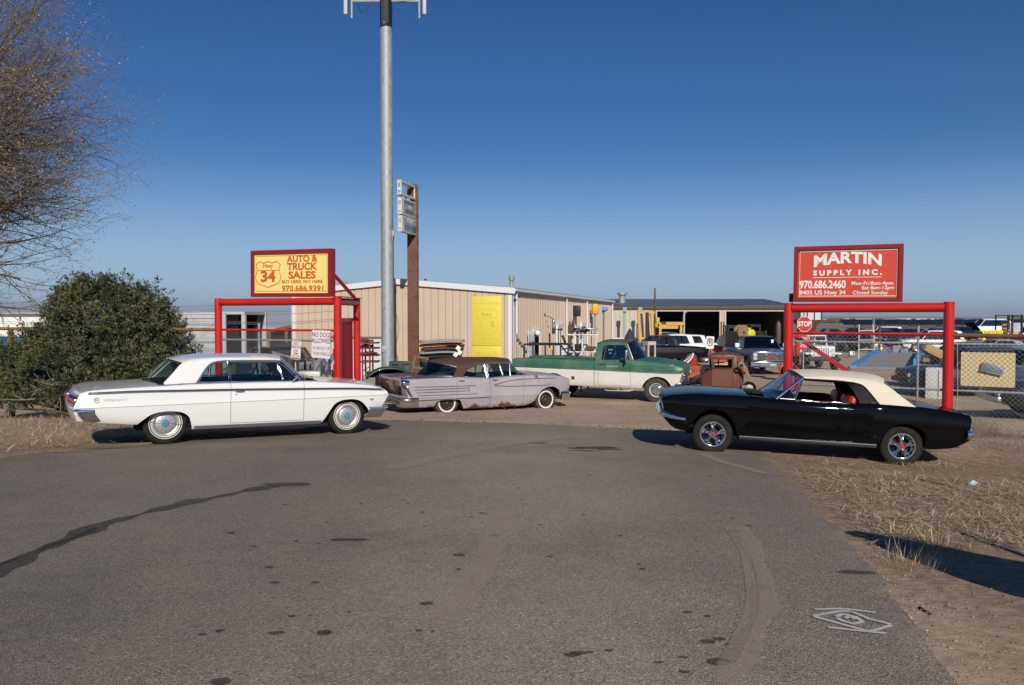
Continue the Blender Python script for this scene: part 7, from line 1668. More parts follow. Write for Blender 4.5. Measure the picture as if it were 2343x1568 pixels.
# ---------------------------------------------------------------- other vehicles in the yard
def paint(name, col, rough=.35, coat=.5): return pbr(name, col, rough, 0, coat, var=.06, vs=3, spec=.15)
SHELLS = {
 # kind: L, W, sill, belt, hood, deck, header x, windshield base x, rear header x, rear base x, roof z, wheel R
 'sedan': (4.6, 1.75, .26, .88, .92, .92, .25, .85, -.95, -1.45, 1.38, .31), 'wagon': (4.5, 1.75, .30, .98, 1.0, 1.0, .35, .85, -1.95, -2.12, 1.66, .34),
 'pickup': (5.2, 1.85, .42, 1.10, 1.10, 1.05, .55, 1.0, -.75, -.90, 1.68, .36), 'coupe': (4.3, 1.7, .24, .84, .86, .86, .15, .75, -.7, -1.45, 1.28, .30)}
def plain_car(name, label, cat, p, yaw, kind, m, group=None, tilt=0., detail=True, hood_up=False, wheels=True, scale=1.):
 L, Wd, sill, belt, hood, deck, hx, wb_, rx, rb, rz, R_ = SHELLS[kind]
 M = Matrix.Translation(p) @ Matrix.Rotation(yaw, 4, 'Z') @ Matrix.Rotation(tilt, 4, 'X') @ Matrix.Scale(scale, 4); root = thing(name, label, cat, mat=M, group=group)
 x0, x1 = -L / 2, L / 2; ax_ = L * .295; hw = Wd / 2
 W = cv([(x0, hw * .88), (x0 + .35, hw * .98), (0, hw), (x1 - .4, hw * .97), (x1, hw * .84)]); zl = cv([(x0, sill + .14), (x0 + .4, sill + .04), (0, sill), (x1 - .4, sill + .03), (x1, sill + .14)], False)
 zt = cv([(x0, deck - .06), (x0 + .5, deck - .01), (rb, belt), (wb_, belt), (x1 - .5, hood - .06), (x1, hood - .20)]); zc = cv([(x0, deck - .03), (x0 + .4, deck + .02), (rb, belt + .02), (wb_, belt + .05), (x1 - .5, hood), (x1, hood - .14)])
 rows = lambda x, a, b: [(a, -.06), (a + .08, -.02), ((a + b) / 2, 0), ((a + b) / 2 + .02, -.006), (b - .10, -.02), (b - .04, -.045), (b, -.09)]
 def arch(c):
  return [(c + (R_ + .07) * k, .0 + R_ + (R_ + .07) * math.sqrt(max(0, 1 - k * k)) * .98) if abs(k) < 1 else (c + (R_ + .07) * k, sill) for k in (-1, -.97, -.85, -.6, -.3, 0, .3, .6, .85, .97, 1)]
 sh = Shell(x0, x1, W, zl, zt, zc, rows, (arch(-ax_), arch(ax_)), None, None, .3, .08, .05, 2.2)
 bed = kind == 'pickup'
 q = MB(); xs = sh.stations(x0, x1, .14)
 for sd_ in (-1, 1): sh.side_grid(q, xs, sd_, lip=.05)
 lo, hi = (x0 + .06, rb - .08) if bed else (None, None)
 for a, b_ in ((wb_, x1), (x0, rb)):
  if bed and b_ == rb:
   for sd_ in (-1, 1): q.grid([[sh.deck_pt(x, 0, sd_), sh.deck_pt(x, .08, sd_), sh.deck_pt(x, .08, sd_, -.45)] for x in sh.stations(a, b_, .2)])
   q.box(((a + b_) / 2, 0, deck - .44), (b_ - a, hw * 1.7, .03)); q.box((rb - .04, 0, deck - .2), (.04, hw * 1.7, .45))
  else: sh.deck(q, sh.stations(a, b_, .14), (0, .05, .12, .3, .6, 1))
 for sd_ in (-1, 1): q.grid([[sh.deck_pt(x, k, sd_) for k in (0, .06, .14)] for x in sh.stations(rb, wb_, .2)])
 sh.cap(q, x1, True); sh.cap(q, x0, False, top=not bed); q.build('body', m, root, 30, weld=.001)
 if hood_up: q = MB(); q.bbox((wb_ + .35, 0, hood + .42), (1.05, Wd * .8, .04), .01, mat=Matrix.Rotation(R(48), 4, 'Y')); q.build('raised_hood', m, root)
 wheel_wells(root, sh, ())
 cb = Cabin(edge=[(hx, rz - .06), ((hx + rx) / 2, rz - .025), (rx, rz - .07), (rb, belt + .02)], low=[(hx, rz - .10), (hx - .2, rz - .085), (rx + .32, rz - .10), (rx + .10, belt + .03), (rb, belt)], zb=belt, yb=hw - .09, zr=rz - .04, yr=hw - .24, cent=[(hx, rz - .02), ((hx + rx) / 2, rz + .012), (rx, rz - .03)], ws=None, bl=None, tuck=.04)
 cb.roof(root, m, xh=rx, nx=10, shift=.05, fshift=.08); cb.backlight(root, (rb, belt + .02), GLASS_D, bulge=(.05, .08)); cb.windshield(root, (wb_, belt + .03), GLASS_D, bulge=(.18, .10)); cb.post(root, (wb_, belt + .02), (hx, rz - .08), m, 'windshield_post', .02, .03)
 f0 = wb_ - .10; mid = (hx + rx) / 2 - .05
 cb.pane(root, [(mid + .04, belt + .03), (mid + .04, rz - .11), (hx - .08, rz - .11), (f0, belt + .03)], GLASS_D, BLACK if detail else None, 'door_window', .010)
 if rx < mid - .45:
  if kind == 'wagon': cb.pane(root, [(mid - .04, belt + .03), (mid - .04, rz - .11), (mid - .8, rz - .11), (mid - .8, belt + .03)], GLASS_D, None, 'door_window'); cb.pane(root, [(mid - .88, belt + .03), (mid - .88, rz - .11), (rx + .25, rz - .12), (rx + .12, belt + .03)], GLASS_D, None, 'quarter_window')
  else: cb.pane(root, [(mid - .04, belt + .03), (mid - .04, rz - .11), (rx + .30, rz - .12), (rx + .12, belt + .03)], GLASS_D, None, 'rear_door_window')
 for s_, nm in ((1, 'front_bumper'), (-1, 'rear_bumper')):
  q = MB(); xe = x1 if s_ > 0 else x0; q.bbox((xe + s_ * .05, 0, sill + .22), (.12, Wd * .94, .16), .04); q.build(nm, CHROME_OLD if kind != 'wagon' else DARKMET, root)
 for sd_ in (-1, 1):
  q = MB(); q.bbox((x1 + .0, sd_ * hw * .66, hood - .30), (.08, .26, .13), .03); q.build('headlight', pbr('lamp_lens', (.6, .6, .6), .1, 0, .5), root)
  q = MB(); q.bbox((x0 - .0, sd_ * hw * .80, deck - .24), (.06, .14, .24), .02); q.build('tail_lamp', pbr('dull_red_lens', (.25, .012, .012), .25), root)
  q = MB(); q.bbox((wb_ - .18, sd_ * (hw + .06), belt + .08), (.08, .14, .10), .03); q.build('side_mirror', DARKMET, root)
 q = MB(); q.bbox((x1 + .05, 0, hood - .30), (.05, Wd * .45, .13), .02); q.build('grille', pbr('grille_dark', (.06, .06, .06), .4, .8), root)
 q = MB(); q.box((-.2, 0, sill + .12), (L * .45, Wd * .8, .05)); q.bbox((.0, 0, .66), (.3, Wd * .75, .5), .08); q.build('interior', pbr('dark_cab', (.02, .022, .022), .7), root)
 if wheels:
  for x in (-ax_, ax_):
   for sd_ in (-1, 1): wheel(root, x, sd_ * (hw - .16), R_, R_, .20, R_ * .58, 'alloy' if detail else 'far', sd_, tyre=RUBBER_DUST)
 return root
def gp(u, Y): 
 p = at(u, 800, Y); return Vector((p.x, p.y, gz(p.x, p.y)))
plain_car('pickup_truck', 'black crew pickup with flared rear arches parked behind the green pickup', 'pickup truck', gp(1509, 43.0), math.pi + R(4), 'pickup', paint('black_truck_paint', (.006, .006, .007)), 'pickups parked in front of the shed')
plain_car('pickup_truck', 'white pickup parked directly behind the black pickup', 'pickup truck', gp(1545, 46.5), math.pi + R(4), 'pickup', paint('white_truck_paint', (.78, .78, .77)), 'pickups parked in front of the shed')
plain_car('pickup_truck', 'farther white pickup whose tail shows beyond the first white pickup', 'pickup truck', gp(1580, 50.5), math.pi + R(4), 'pickup', paint('white_truck_paint', (.78, .78, .77)), 'pickups parked in front of the shed', scale=.92)

def blue_truck():
 p = gp(1730, 38.2); root = thing('work_truck', 'grey-blue pickup facing us with a big chrome grille beside the right gate', 'pickup truck', mat=Matrix.Translation(p) @ Matrix.Rotation(R(-91), 4, 'Z')); m = paint('blue_grey_paint', (.085, .11, .14), .45, .3)
 x0, x1 = -2.9, 2.35; W = cv([(x0, .92), (-1.5, .98), (1.6, .98), (2.2, .96), (x1, .92)]); zl = cv([(x0, .62), (1.0, .52), (2.0, .60), (x1, .62)], False)
 zt = cv([(x0, 1.15), (.9, 1.16), (1.5, 1.13), (2.1, 1.09), (x1, 1.05)]); zc = cv([(x0, 1.15), (.9, 1.20), (1.6, 1.19), (2.1, 1.12), (x1, 1.07)])
 rows = lambda x, a, b: [(a, -.05), (a + .1, -.01), ((a + b) / 2, 0), (b - .16, -.01), (b - .08, -.03), (b - .03, -.05), (b, -.09)]
 ar = lambda c: [(c + .47 * k, .42 + .47 * math.sqrt(max(0, 1 - k * k))) if abs(k) < 1 else (c + .47 * k, .5) for k in (-1, -.95, -.8, -.5, 0, .5, .8, .95, 1)]
 sh = Shell(x0, x1, W, zl, zt, zc, rows, (ar(-1.67), ar(1.62)), None, None, .3, .04, .0, 2.4); q = MB(); xs = sh.stations(x0, x1, .12)
 for sd_ in (-1, 1): sh.side_grid(q, xs, sd_, lip=.05)
 sh.deck(q, sh.stations(.92, x1, .12), (0, .05, .12, .3, .6, 1)); sh.cap(q, x1, True)
 for sd_ in (-1, 1): q.grid([[sh.deck_pt(x, k, sd_) for k in (0, .06, .12)] for x in sh.stations(x0, .92, .2)])
 q.box((-.75, 0, .85), (.04, 1.8, .6)); q.build('body', m, root, 30, weld=.001); wheel_wells(root, sh, ())
 cb = Cabin(edge=[(.42, 1.70), (0, 1.735), (-.55, 1.70), (-.72, 1.18)], low=[(.42, 1.66), (.2, 1.675), (-.45, 1.66), (-.58, 1.2), (-.72, 1.15)], zb=1.15, yb=.90, zr=1.72, yr=.74, cent=[(.42, 1.74), (0, 1.775), (-.55, 1.74)], ws=None, bl=None, tuck=.05)
 cb.roof(root, m, xh=-.55, nx=10, shift=.03, fshift=.10); cb.windshield(root, (.90, 1.17), glass('windshield_glass_c', (.22, .24, .24), .08), bulge=(.20, .12)); cb.post(root, (.90, 1.15), (.42, 1.69), m, 'windshield_post', .025, .04); cb.backlight(root, (-.72, 1.18), GLASS_D, bulge=(.02, .02)); cb.pane(root, [(-.5, 1.18), (-.45, 1.64), (.34, 1.64), (.76, 1.18)], GLASS_D, BLACK, 'door_window', .012)
 q = MB(); q.bbox((2.40, 0, .865), (.08, 1.72, .44), .02); gr = q.build('grille', CHROME, root)
 q = MB(); 
 for k, y in enumerate((-.48, 0, .48)): q.box((2.442, y, .855), (.012, .42, .30))
 q.build('grille_openings', pbr('grille_black', (.012, .012, .012), .5), gr); q = MB()
 for y in (-.48, 0, .48):
  for k in range(8): q.box((2.45, y, .725 + .037 * k), (.008, .41, .010))
 q.build('grille_slats', CHROME_OLD, gr); text('grille_badge', 'GMC', .16, pbr('badge_red', (.45, .03, .02), .4), gr, frame_mat(Vector((2.458, 0, .86)), (0, 1, 0), (0, 0, 1)), sx=1.25, bold=.006, depth=.004)
 for sd_ in (-1, 1):
  q = MB(); q.bbox((2.445, sd_ * .765, .94), (.02, .17, .13), .01); q.build('headlight', pbr('lamp_lens', (.6, .6, .6), .1, 0, .5), gr); q = MB(); q.bbox((2.445, sd_ * .765, .77), (.02, .17, .13), .01); q.build('turn_lamp', pbr('pale_lens', (.5, .47, .42), .15, 0, .5), gr)
  q = MB(); q.bbox((.72, sd_ * 1.14, 1.32), (.16, .22, .22), .05); q.tube([(.72, sd_ * .95, 1.15), (.72, sd_ * 1.1, 1.15), (.72, sd_ * 1.13, 1.25)], .02, 6); q.build('side_mirror', WHITE, root)
  q = MB(); q.tube([(2.3, sd_ * .38 + .2, .38), (2.42, sd_ * .38 + .2, .34), (2.46, sd_ * .38 + .2, .28), (2.40, sd_ * .38 + .2, .25)], .018, 6); q.build('tow_hook', pbr('hook_white', (.5, .48, .44), .5), root)
 q = MB(); q.bbox((2.48, 0, .58), (.14, 1.96, .09), .03); q.bbox((2.47, 0, .47), (.10, 1.94, .17), .03); bm_ = q.build('front_bumper', CHROME, root); q = MB(); q.bbox((2.53, .02, .50), (.012, .32, .15), .004); q.build('licence_plate', pbr('plate_green', (.25, .42, .36), .5), bm_); text('plate_number', '310', .11, WHITE, bm_, frame_mat(Vector((2.538, .02, .50)), (0, 1, 0), (0, 0, 1)), depth=.001)
 q = MB(); q.bbox((.80, .52, 1.52), (.01, .12, .16), .003); q.build('window_sticker', WHITE, root)
 q = MB(); q.box((0, 0, .55), (1.5, 1.7, .05)); q.bbox((-.3, 0, 1.0), (.25, 1.6, .6), .08); q.bbox((.7, 0, 1.1), (.3, 1.6, .16), .04); q.build('interior', pbr('dark_cab', (.02, .022, .022), .7), root)
 q = MB(); 
 for sd_ in (-1, 1): q.box((-1.9, sd_ * .75, 1.55), (2.0, .05, .8)); q.box((-1.0, sd_ * .75, 1.5), (.06, .06, 1.0))
 q.box((-1.9, 0, 1.2), (2.0, 1.6, .06)); q.build('tool_bed', DARKMET, root)
 for x in (-1.67, 1.62):
  for sd_ in (-1, 1): wheel(root, x, sd_ * .80, .39, .39, .24, .20, 'far', sd_, tyre=RUBBER_DUST)
 base = p
 q = MB(); M = Matrix.Rotation(R(90), 4, 'X'); q.lathe([(.08, -.16), (.42, -.16), (.42, -.13), (.10, -.12), (.10, .12), (.42, .13), (.42, .16), (.08, .16)], 24, axis='Y'); q.lathe([(.10, -.11), (.33, -.10), (.35, 0), (.33, .10), (.10, .11)], 24, axis='Y')
 o = q.build('hose_reel', pbr('reel_tan', (.30, .19, .09), .8, var=.2)); o.location = at(1696, 762, 40.5); o.rotation_euler = (0, 0, R(30)); tag(o, 'rusty tan hose reel on the bed of the grey-blue pickup', 'hose reel')
 q = MB(); q.lathe([(.0001, 0), (.30, .02), (.34, .14), (.32, .30), (.20, .40), (.08, .42), (.08, .48), (.0001, .49)], 24, axis='Z'); o = q.build('yellow_tank', pbr('tank_yellow', (.70, .66, .05), .45)); o.location = at(1713, 767, 40.8) + Vector((0, 0, -.1)); tag(o, 'bright yellow plastic tank on the bed of the grey-blue pickup', 'tank')
 q = MB(); q.lathe([(.0001, 0), (.13, .01), (.13, 1.0), (.08, 1.12), (.03, 1.15), (.03, 1.22), (.0001, 1.23)], 16, axis='Z'); b_ = at(1732, 752, 40.6); o = q.build('gas_cylinder', pbr('cylinder_brown', (.10, .06, .05), .5)); bp = at(1780, 771, 40.6); o.location = bp - Vector((0, 0, .35)); tag(o, 'brown gas cylinder standing behind the cab of the grey-blue pickup', 'gas cylinder'); 
blue_truck()

def jeep():
 p = gp(1858, 40.5); root = thing('off_road_vehicle', 'white boxy off-road vehicle with seven-slot grille facing us behind the no-entry sign', 'jeep', mat=Matrix.Translation(p) @ Matrix.Rotation(R(-93), 4, 'Z')); m = paint('white_truck_paint', (.78, .78, .77))
 q = MB(); q.bbox((1.0, 0, .98), (1.2, 1.18, .50), .06); q.bbox((-.7, 0, .90), (2.2, 1.5, .60), .05)
 for sd_ in (-1, 1): q.bbox((1.15, sd_ * .72, .86), (1.1, .36, .09), .03)
 q.build('body', m, root); q = MB(); q.bbox((1.615, 0, .96), (.05, 1.16, .50), .03); gr = q.build('grille', m, root); q = MB()
 for k in range(-3, 4): q.bbox((1.642, k * .085, .95), (.012, .034, .38), .004)
 q.build('grille_slots', BLACK, gr)
 for sd_ in (-1, 1):
  q = MB(); q.lathe([(.10, 0), (.10, .03), (.085, .04), (.0001, .035)], 20, (1.635, sd_ * .45, 1.03), 'X'); q.build('headlight', pbr('lamp_lens', (.6, .6, .6), .1, 0, .5), gr); q = MB(); q.bbox((1.645, sd_ * .45, .80), (.02, .10, .06), .01); q.build('turn_lamp', pbr('amber', (.55, .16, .03), .3), gr)
  q = MB(); q.tube([(.35, sd_ * .62, 1.2), (.15, sd_ * .6, 1.72), (-1.4, sd_ * .6, 1.70), (-1.7, sd_ * .65, 1.2)], .035, 8); q.build('roll_bar', m, root)
  for x in (1.15, -1.15): wheel(root, x, sd_ * .72, .38, .38, .24, .2, 'far', sd_, tyre=RUBBER_DUST)
 q = MB(); q.box((.28, 0, 1.45), (.05, 1.24, .06)); q.box((.2, 0, 1.72), (.05, 1.24, .05)); q.build('windshield_frame', m, root); q = MB(); q.bbox((1.85, 0, .58), (.12, 1.55, .16), .02); q.box((1.7, 0, .62), (.3, .7, .08)); q.build('front_bumper', DARKMET, root)
jeep()
# wrecks and parked cars beyond the right fence
NAVY = paint('navy_paint', (.018, .026, .05), .4); DKG = paint('dark_grey_paint', (.016, .017, .02), .45); MAROON = paint('maroon_paint', (.09, .012, .018), .45); SILV = paint('silver_paint', (.32, .34, .37), .4); LBL = paint('pale_blue_paint', (.20, .28, .38), .5); WHP = paint('white_truck_paint', (.78, .78, .77)); TEAL = paint('teal_paint', (.03, .10, .12), .5)
plain_car('parked_suv', 'dark blue boxy car parked behind the tan board on the right fence', 'car', gp(2225, 26.5), R(172), 'wagon', NAVY)
plain_car('parked_car', 'pale blue wreck at the right edge seen through the chain-link', 'car', gp(2352, 26.0), R(-80), 'pickup', LBL)
plain_car('parked_car', 'dark car nose close behind the fence at the right edge', 'car', gp(2515, 18.6), R(165), 'sedan', DKG)
plain_car('parked_suv', 'white wagon standing high among wrecks above the rusty pipe rail', 'car', gp(2252, 95) + Vector((0, 0, .35)), R(175), 'wagon', WHP, scale=1.25)
plain_car('wrecked_car', 'dark car with its hood raised left of the white wagon', 'car', gp(2196, 88), R(8), 'sedan', NAVY, hood_up=True, scale=1.2)
plain_car('wrecked_car', 'white wreck with open hood at the far right edge', 'car', gp(2342, 80), R(200), 'sedan', WHP, hood_up=True, scale=1.2)
plain_car('wrecked_car', 'maroon wreck low behind the chain-link right of the tan board', 'car', gp(2330, 48), R(170), 'sedan', MAROON)
plain_car('wrecked_car', 'black coupe wreck between the right gate post and the tan board', 'car', gp(2215, 44), R(10), 'coupe', DKG)
plain_car('wrecked_car', 'silver wreck with only its pale roof showing above the tan board', 'car', gp(2278, 46), R(178), 'sedan', SILV)
rows_ = [(1926, 66, 15, 'sedan', NAVY, 'navy wreck in the scrap row left of the blue ramp'), (1948, 62, 200, 'sedan', DKG, 'dark grey wreck nearest the left end of the blue ramp'), (1968, 72, 20, 'coupe', LBL, 'pale blue wreck in the row behind the blue ramp'), (1990, 78, 185, 'sedan', NAVY, 'farther navy wreck behind the top of the blue ramp'), (2012, 84, 170, 'wagon', WHP, 'white wagon beyond the top of the blue ramp'), (2034, 78, 10, 'sedan', DKG, 'dark sedan parked at the top of the blue ramp'), (2066, 74, 190, 'sedan', NAVY, 'blue-black wreck behind the top right of the blue ramp'), (2092, 70, 12, 'wagon', DKG, 'dark wagon beside the grey fence post'), (2128, 60, 172, 'wagon', WHP, 'white van-like wagon left of the right gate post'), (1905, 90, 0, 'sedan', TEAL, 'teal wreck far back by the brown field'), (1950, 96, 180, 'sedan', MAROON, 'maroon wreck far back by the brown field'), (2150, 92, 5, 'sedan', MAROON, 'maroon car far back beside the right gate post')]
for u, Y, a, k, m, lb in rows_: plain_car('wrecked_car', lb, 'car', gp(u, Y), R(a), k, m, 'wrecks in the scrap yard', detail=False)
plain_car('parked_car', 'pale car hidden behind the left gate fence beside the rusty scrap', 'car', gp(640, 27), R(80), 'pickup', SILV)

# ---------------------------------------------------------------- scrap, racks and yard furniture
def prop(name, label, cat, p, parts, rz=0., group=None, mat=None, z=None):
 """parts: [(part name, MB, material)]; one part only -> a single mesh"""
 M = mat if mat is not None else Matrix.Translation(p) @ Matrix.Rotation(rz, 4, 'Z')
 if len(parts) == 1:
  o = parts[0][1].build(name, parts[0][2]); o.matrix_world = M; return tag(o, label, cat, group)
 r = thing(name, label, cat, mat=M, group=group)
 for nm, q, m in parts: q.build(nm, m, r)
 return r
RB = rust_paint('cab_rust', (.125, .045, .026), (.17, .062, .032), .42, None, 2.2); WOOD = pbr('grey_brown_wood', (.22, .15, .095), .85, var=.3, vs=8)
def cab_shell():
 Y = 21.0; a, b_ = at(1606, 850, Y + .1), at(1700, 850, Y - .1); d = (b_ - a); d.z = 0; L = d.length; g0 = gz((a.x + b_.x) / 2, Y); r = thing('rusty_cab', 'small rusty brown antique car cab with open window standing behind the black hood', 'car body', mat=frame_mat(Vector((a.x, a.y, g0)), d, (-d.y, d.x, 0)))
 zt = at(1660, 809, Y).z - g0; zb = .18; zs = at(1660, 842, Y).z - g0; x1, x2, xp = L * .245, L, L * .74; wd = 1.25
 q = MB()
 for y in (0, wd):      # door skin, pillars, window frame
  q.box(((x1 + xp) / 2 + .02, y, (zb + zs) / 2), (xp - x1 + .06, .03, zs - zb)); q.bbox((x1 + .025, y, (zs + zt) / 2 - .05), (.06, .05, zt - zs - .1), .01); q.bbox((x1 + .25, y + (.02 if y == 0 else -.02), (zs + zt) / 2 - .08), (.035, .03, zt - zs - .14), .008) if y else None
  q.bbox(((x1 + xp) / 2, y, zt - .10), (xp - x1 + .12, .06, .13), .03)
  q.bbox((xp + .05, y, (zb + zt) / 2), (.14, .05, zt - zb - .12), .02); q.box((xp + .19, y, zt - .14), (.18, .05, .16)); q.box((xp + .20, y, (zb + zs + .02) / 2), (.17, .045, zs - zb)); q.bbox((x2 - .04, y, (zb + zt) / 2 - .05), (.10, .06, zt - zb - .15), .025)
 q.build('side_panels', RB, r); q = MB()
 q.grid([[Vector((x1 - .02 + (x2 - x1 + .04) * s, wd * t, zt - .14 + .14 * (1 - abs(2 * s - 1) ** 3.5) * (1 - abs(2 * t - 1) ** 6))) for t in [k / 10 for k in range(11)]] for s in [k / 12 for k in range(13)]]); q.build('roof', RB, r, 60, solid=.02)
 q = MB(); q.grid([[Vector((x2, wd * t, z)) for t in (0, .2, .5, .8, 1)] for z in (zb, zs, zs + .02)]); q.box((x2, wd * .12, (zs + zt) / 2 - .08), (.03, wd * .24, zt - zs)); q.box((x2, wd * .88, (zs + zt) / 2 - .08), (.03, wd * .24, zt - zs)); q.build('back_panel', RB, r, 0)
 q = MB(); q.grid([[Vector((x1 * (1 - s) , wd * (.5 + (t - .5) * (1 - .25 * s)), zb + (zs - .02 - zb) * (1 if s < .5 else 1 - .22 * ((s - .5) / .5) ** 2) * k)) for k in (0, .5, .9, 1)] for t in (0,) for s in (0, .25, .5, .75, 1)]); q.grid([[Vector((x1 * (1 - s), wd * (1 - .1 * s), zb + (zs - zb) * k)) for k in (0, 1)] for s in (0, .5, 1)])
 q.grid([[Vector((x1 * (1 - s), wd * t, (zs - .02) * (1 if s < .5 else 1 - .18 * ((s - .5) / .5) ** 2) + .04 * (1 - (2 * t - 1) ** 2))) for t in (0, .15, .5, .85, 1)] for s in (0, .25, .5, .75, 1)]); q.grid([[Vector((0.0, wd * t, z)) for t in (.12, .88)] for z in (zb, zs * .82)]); q.build('cowl', RB, r, 50)
 q = MB()
 for z in (zs - .02, zb + (zs - zb) * .30): q.tube([(x1 * .3, -.02, z), (xp + .1, -.02, z)], .009, 5)
 q.build('moulding', pbr('dark_rust', (.04, .018, .012), .9), r); q = MB(); q.box((L * .55, wd / 2, zb + .05), (L * .8, wd * .9, .06)); q.bbox((xp - .1, wd * .5, .55), (.3, wd * .7, .4), .1); q.build('seat_frame', pbr('dark_rust', (.04, .018, .012), .9), r)
 p = at(1712, 888, 20.6); q = MB(); q.lathe([(.18, -.10), (.20, -.06), (.20, .03), (.19, .05), (.12, .06), (.10, .09), (.05, .10), (.0001, .10)], 28, axis='Y'); dr = MB(); dr.lathe([(.105, -.115), (.10, -.13), (.06, -.15), (.0001, -.15)], 16, axis='Y')
 for k in range(5): a_ = 2 * math.pi * k / 5; dr.cyl((.07 * math.cos(a_), -.10, .07 * math.sin(a_)), (.07 * math.cos(a_), -.13, .07 * math.sin(a_)), .012, .012, 6)
 sp_ = MB()
 for k in range(4): sp_.tube([(-.02 + .03 * k, .05, .18), (-.05 + .02 * k, .04, .35), (-.14 + .03 * k, .0, .52), (-.18 + .02 * k, .05, .62)], .016, 6)
 sp_.tube([(0, .05, 0), (0, 1.3, 0)], .05, 8); sp_.lathe([(.05, -.05), (.09, 0), (.06, .06)], 10, (-.2, .0, .6), 'Y')
 q2 = MB(); q2.box((0, 0, 0), (.01, .01, .01)); TD = pbr('dusty_hub', (.30, .22, .14), .8, var=.2)
 prop('axle_assembly', 'dusty old axle with brake drum and leaf springs right of the rusty cab', 'axle', p, [('brake_drum', q, TD), ('hub', dr, GALV), ('springs', sp_, TD)], R(-8))
cab_shell()
def scatter_box(q, rnd, n, sx, sy, zh, lo, hi):
 for k in range(n): d = [rnd.uniform(lo, hi) for _ in range(3)]; q.box((rnd.uniform(-sx, sx), rnd.uniform(-sy, sy), rnd.uniform(d[2] / 2, zh)), d, mat=Matrix.Rotation(rnd.uniform(0, 3), 4, Vector((rnd.random(), rnd.random(), rnd.random() + .3))))
def torus(q, R_, r, n=28, m=10, axis='Z', c=(0, 0, 0)): q.lathe([(R_ + r * math.cos(2 * math.pi * k / m), r * math.sin(2 * math.pi * k / m) * 1.25) for k in range(m + 1)], n, c, axis)
q = MB(); torus(q, .24, .12, axis='Y'); prop('tyre', 'big worn tyre leaning between the green pickup\'s nose and the rusty cab', 'tyre', at(1600, 843, 26.2), [('tyre', q, RUBBER_DUST)], R(20), mat=Matrix.Translation(gp(1600, 26.2) + Vector((0, 0, .36))) @ Matrix.Rotation(R(18), 4, 'Z'))
def hull(L, wd, h):
 q = MB(); rows = []
 for k in range(17):
  t = k / 16; b = wd / 2 * math.sin(math.pi * min(1, .12 + t * .88)) ** .6 if t < .98 else .01; up = .10 + .26 * t ** 3
  rows.append([Vector((-L / 2 + L * t, b * y, up * (0 if abs(y) < .6 else 1) * .0 + h * abs(y) ** 2 + up * abs(y))) for y in (-1, -.8, -.4, 0, .4, .8, 1)])
 q.grid(rows); r2 = MB(); r2.tube([r[0] for r in rows], .03, 6); r2.tube([r[-1] for r in rows], .03, 6); return q, r2
RDB = pbr('boat_red', (.45, .02, .018), .35, coat=.4); CRM = pbr('boat_cream', (.60, .48, .26), .5)
for lb, u, Y, L, z, rz, tl in (('red boat hull with pale rim pointing up behind the green pickup\'s nose', 1570, 28.6, .95, .62, 0, -20), ('red boat hull with cream rim lying behind the rusty cab', 1642, 30.5, 1.9, .42, 0, -3)):
 a_, b_ = hull(L, .6, .22); p = gp(u, Y); prop('boat_hull', lb, 'boat', p, [('hull', a_, RDB), ('rim', b_, WHITE if z > .5 else CRM)], mat=Matrix.Translation(p + Vector((0, 0, z))) @ Matrix.Rotation(R(tl), 4, 'Y'))
q = MB(); q.bbox((0, 0, .45), (.7, .6, .62), .03); q.bbox((0, -.1, .85), (.5, .3, .2), .03); prop('orange_engine_box', 'rusty orange machine housing under the red boat hull', 'machine', gp(1588, 27.6), [('box', q, pbr('faded_orange', (.32, .07, .025), .7, var=.25))], R(8))
def bump_part(L=1.6):
 q = MB(); q.grid([[Vector((L * t, .16 * (1 - (2 * t - 1) ** 2), z + .02 * math.sin(z * 30))) for z in (0, .03, .08, .13, .16)] for t in [k / 12 for k in range(13)]]); return q
for k, (lb, z, dx) in enumerate((('lower chrome bumper propped before the rusty cab', .55, 0), ('upper chrome bumper propped before the rusty cab', .75, .1))):
 p = gp(1566, 22.0); prop('loose_bumper', lb, 'bumper', p, [('bumper', bump_part(.62), CHROME_OLD)], R(-8), mat=Matrix.Translation(p + Vector((dx, -.15 * k, z))) @ Matrix.Rotation(R(-8), 4, 'Z'))
q = MB(); scatter_box(q, random.Random(6), 4, .3, .3, .5, .2, .6); q.bbox((0, .1, .35), (.8, .8, .6), .08); prop('engine_hulk', 'dark blue crumpled car nose under the chrome bumpers', 'car part', gp(1585, 22.6), [('hulk', q, NAVY)], R(10))
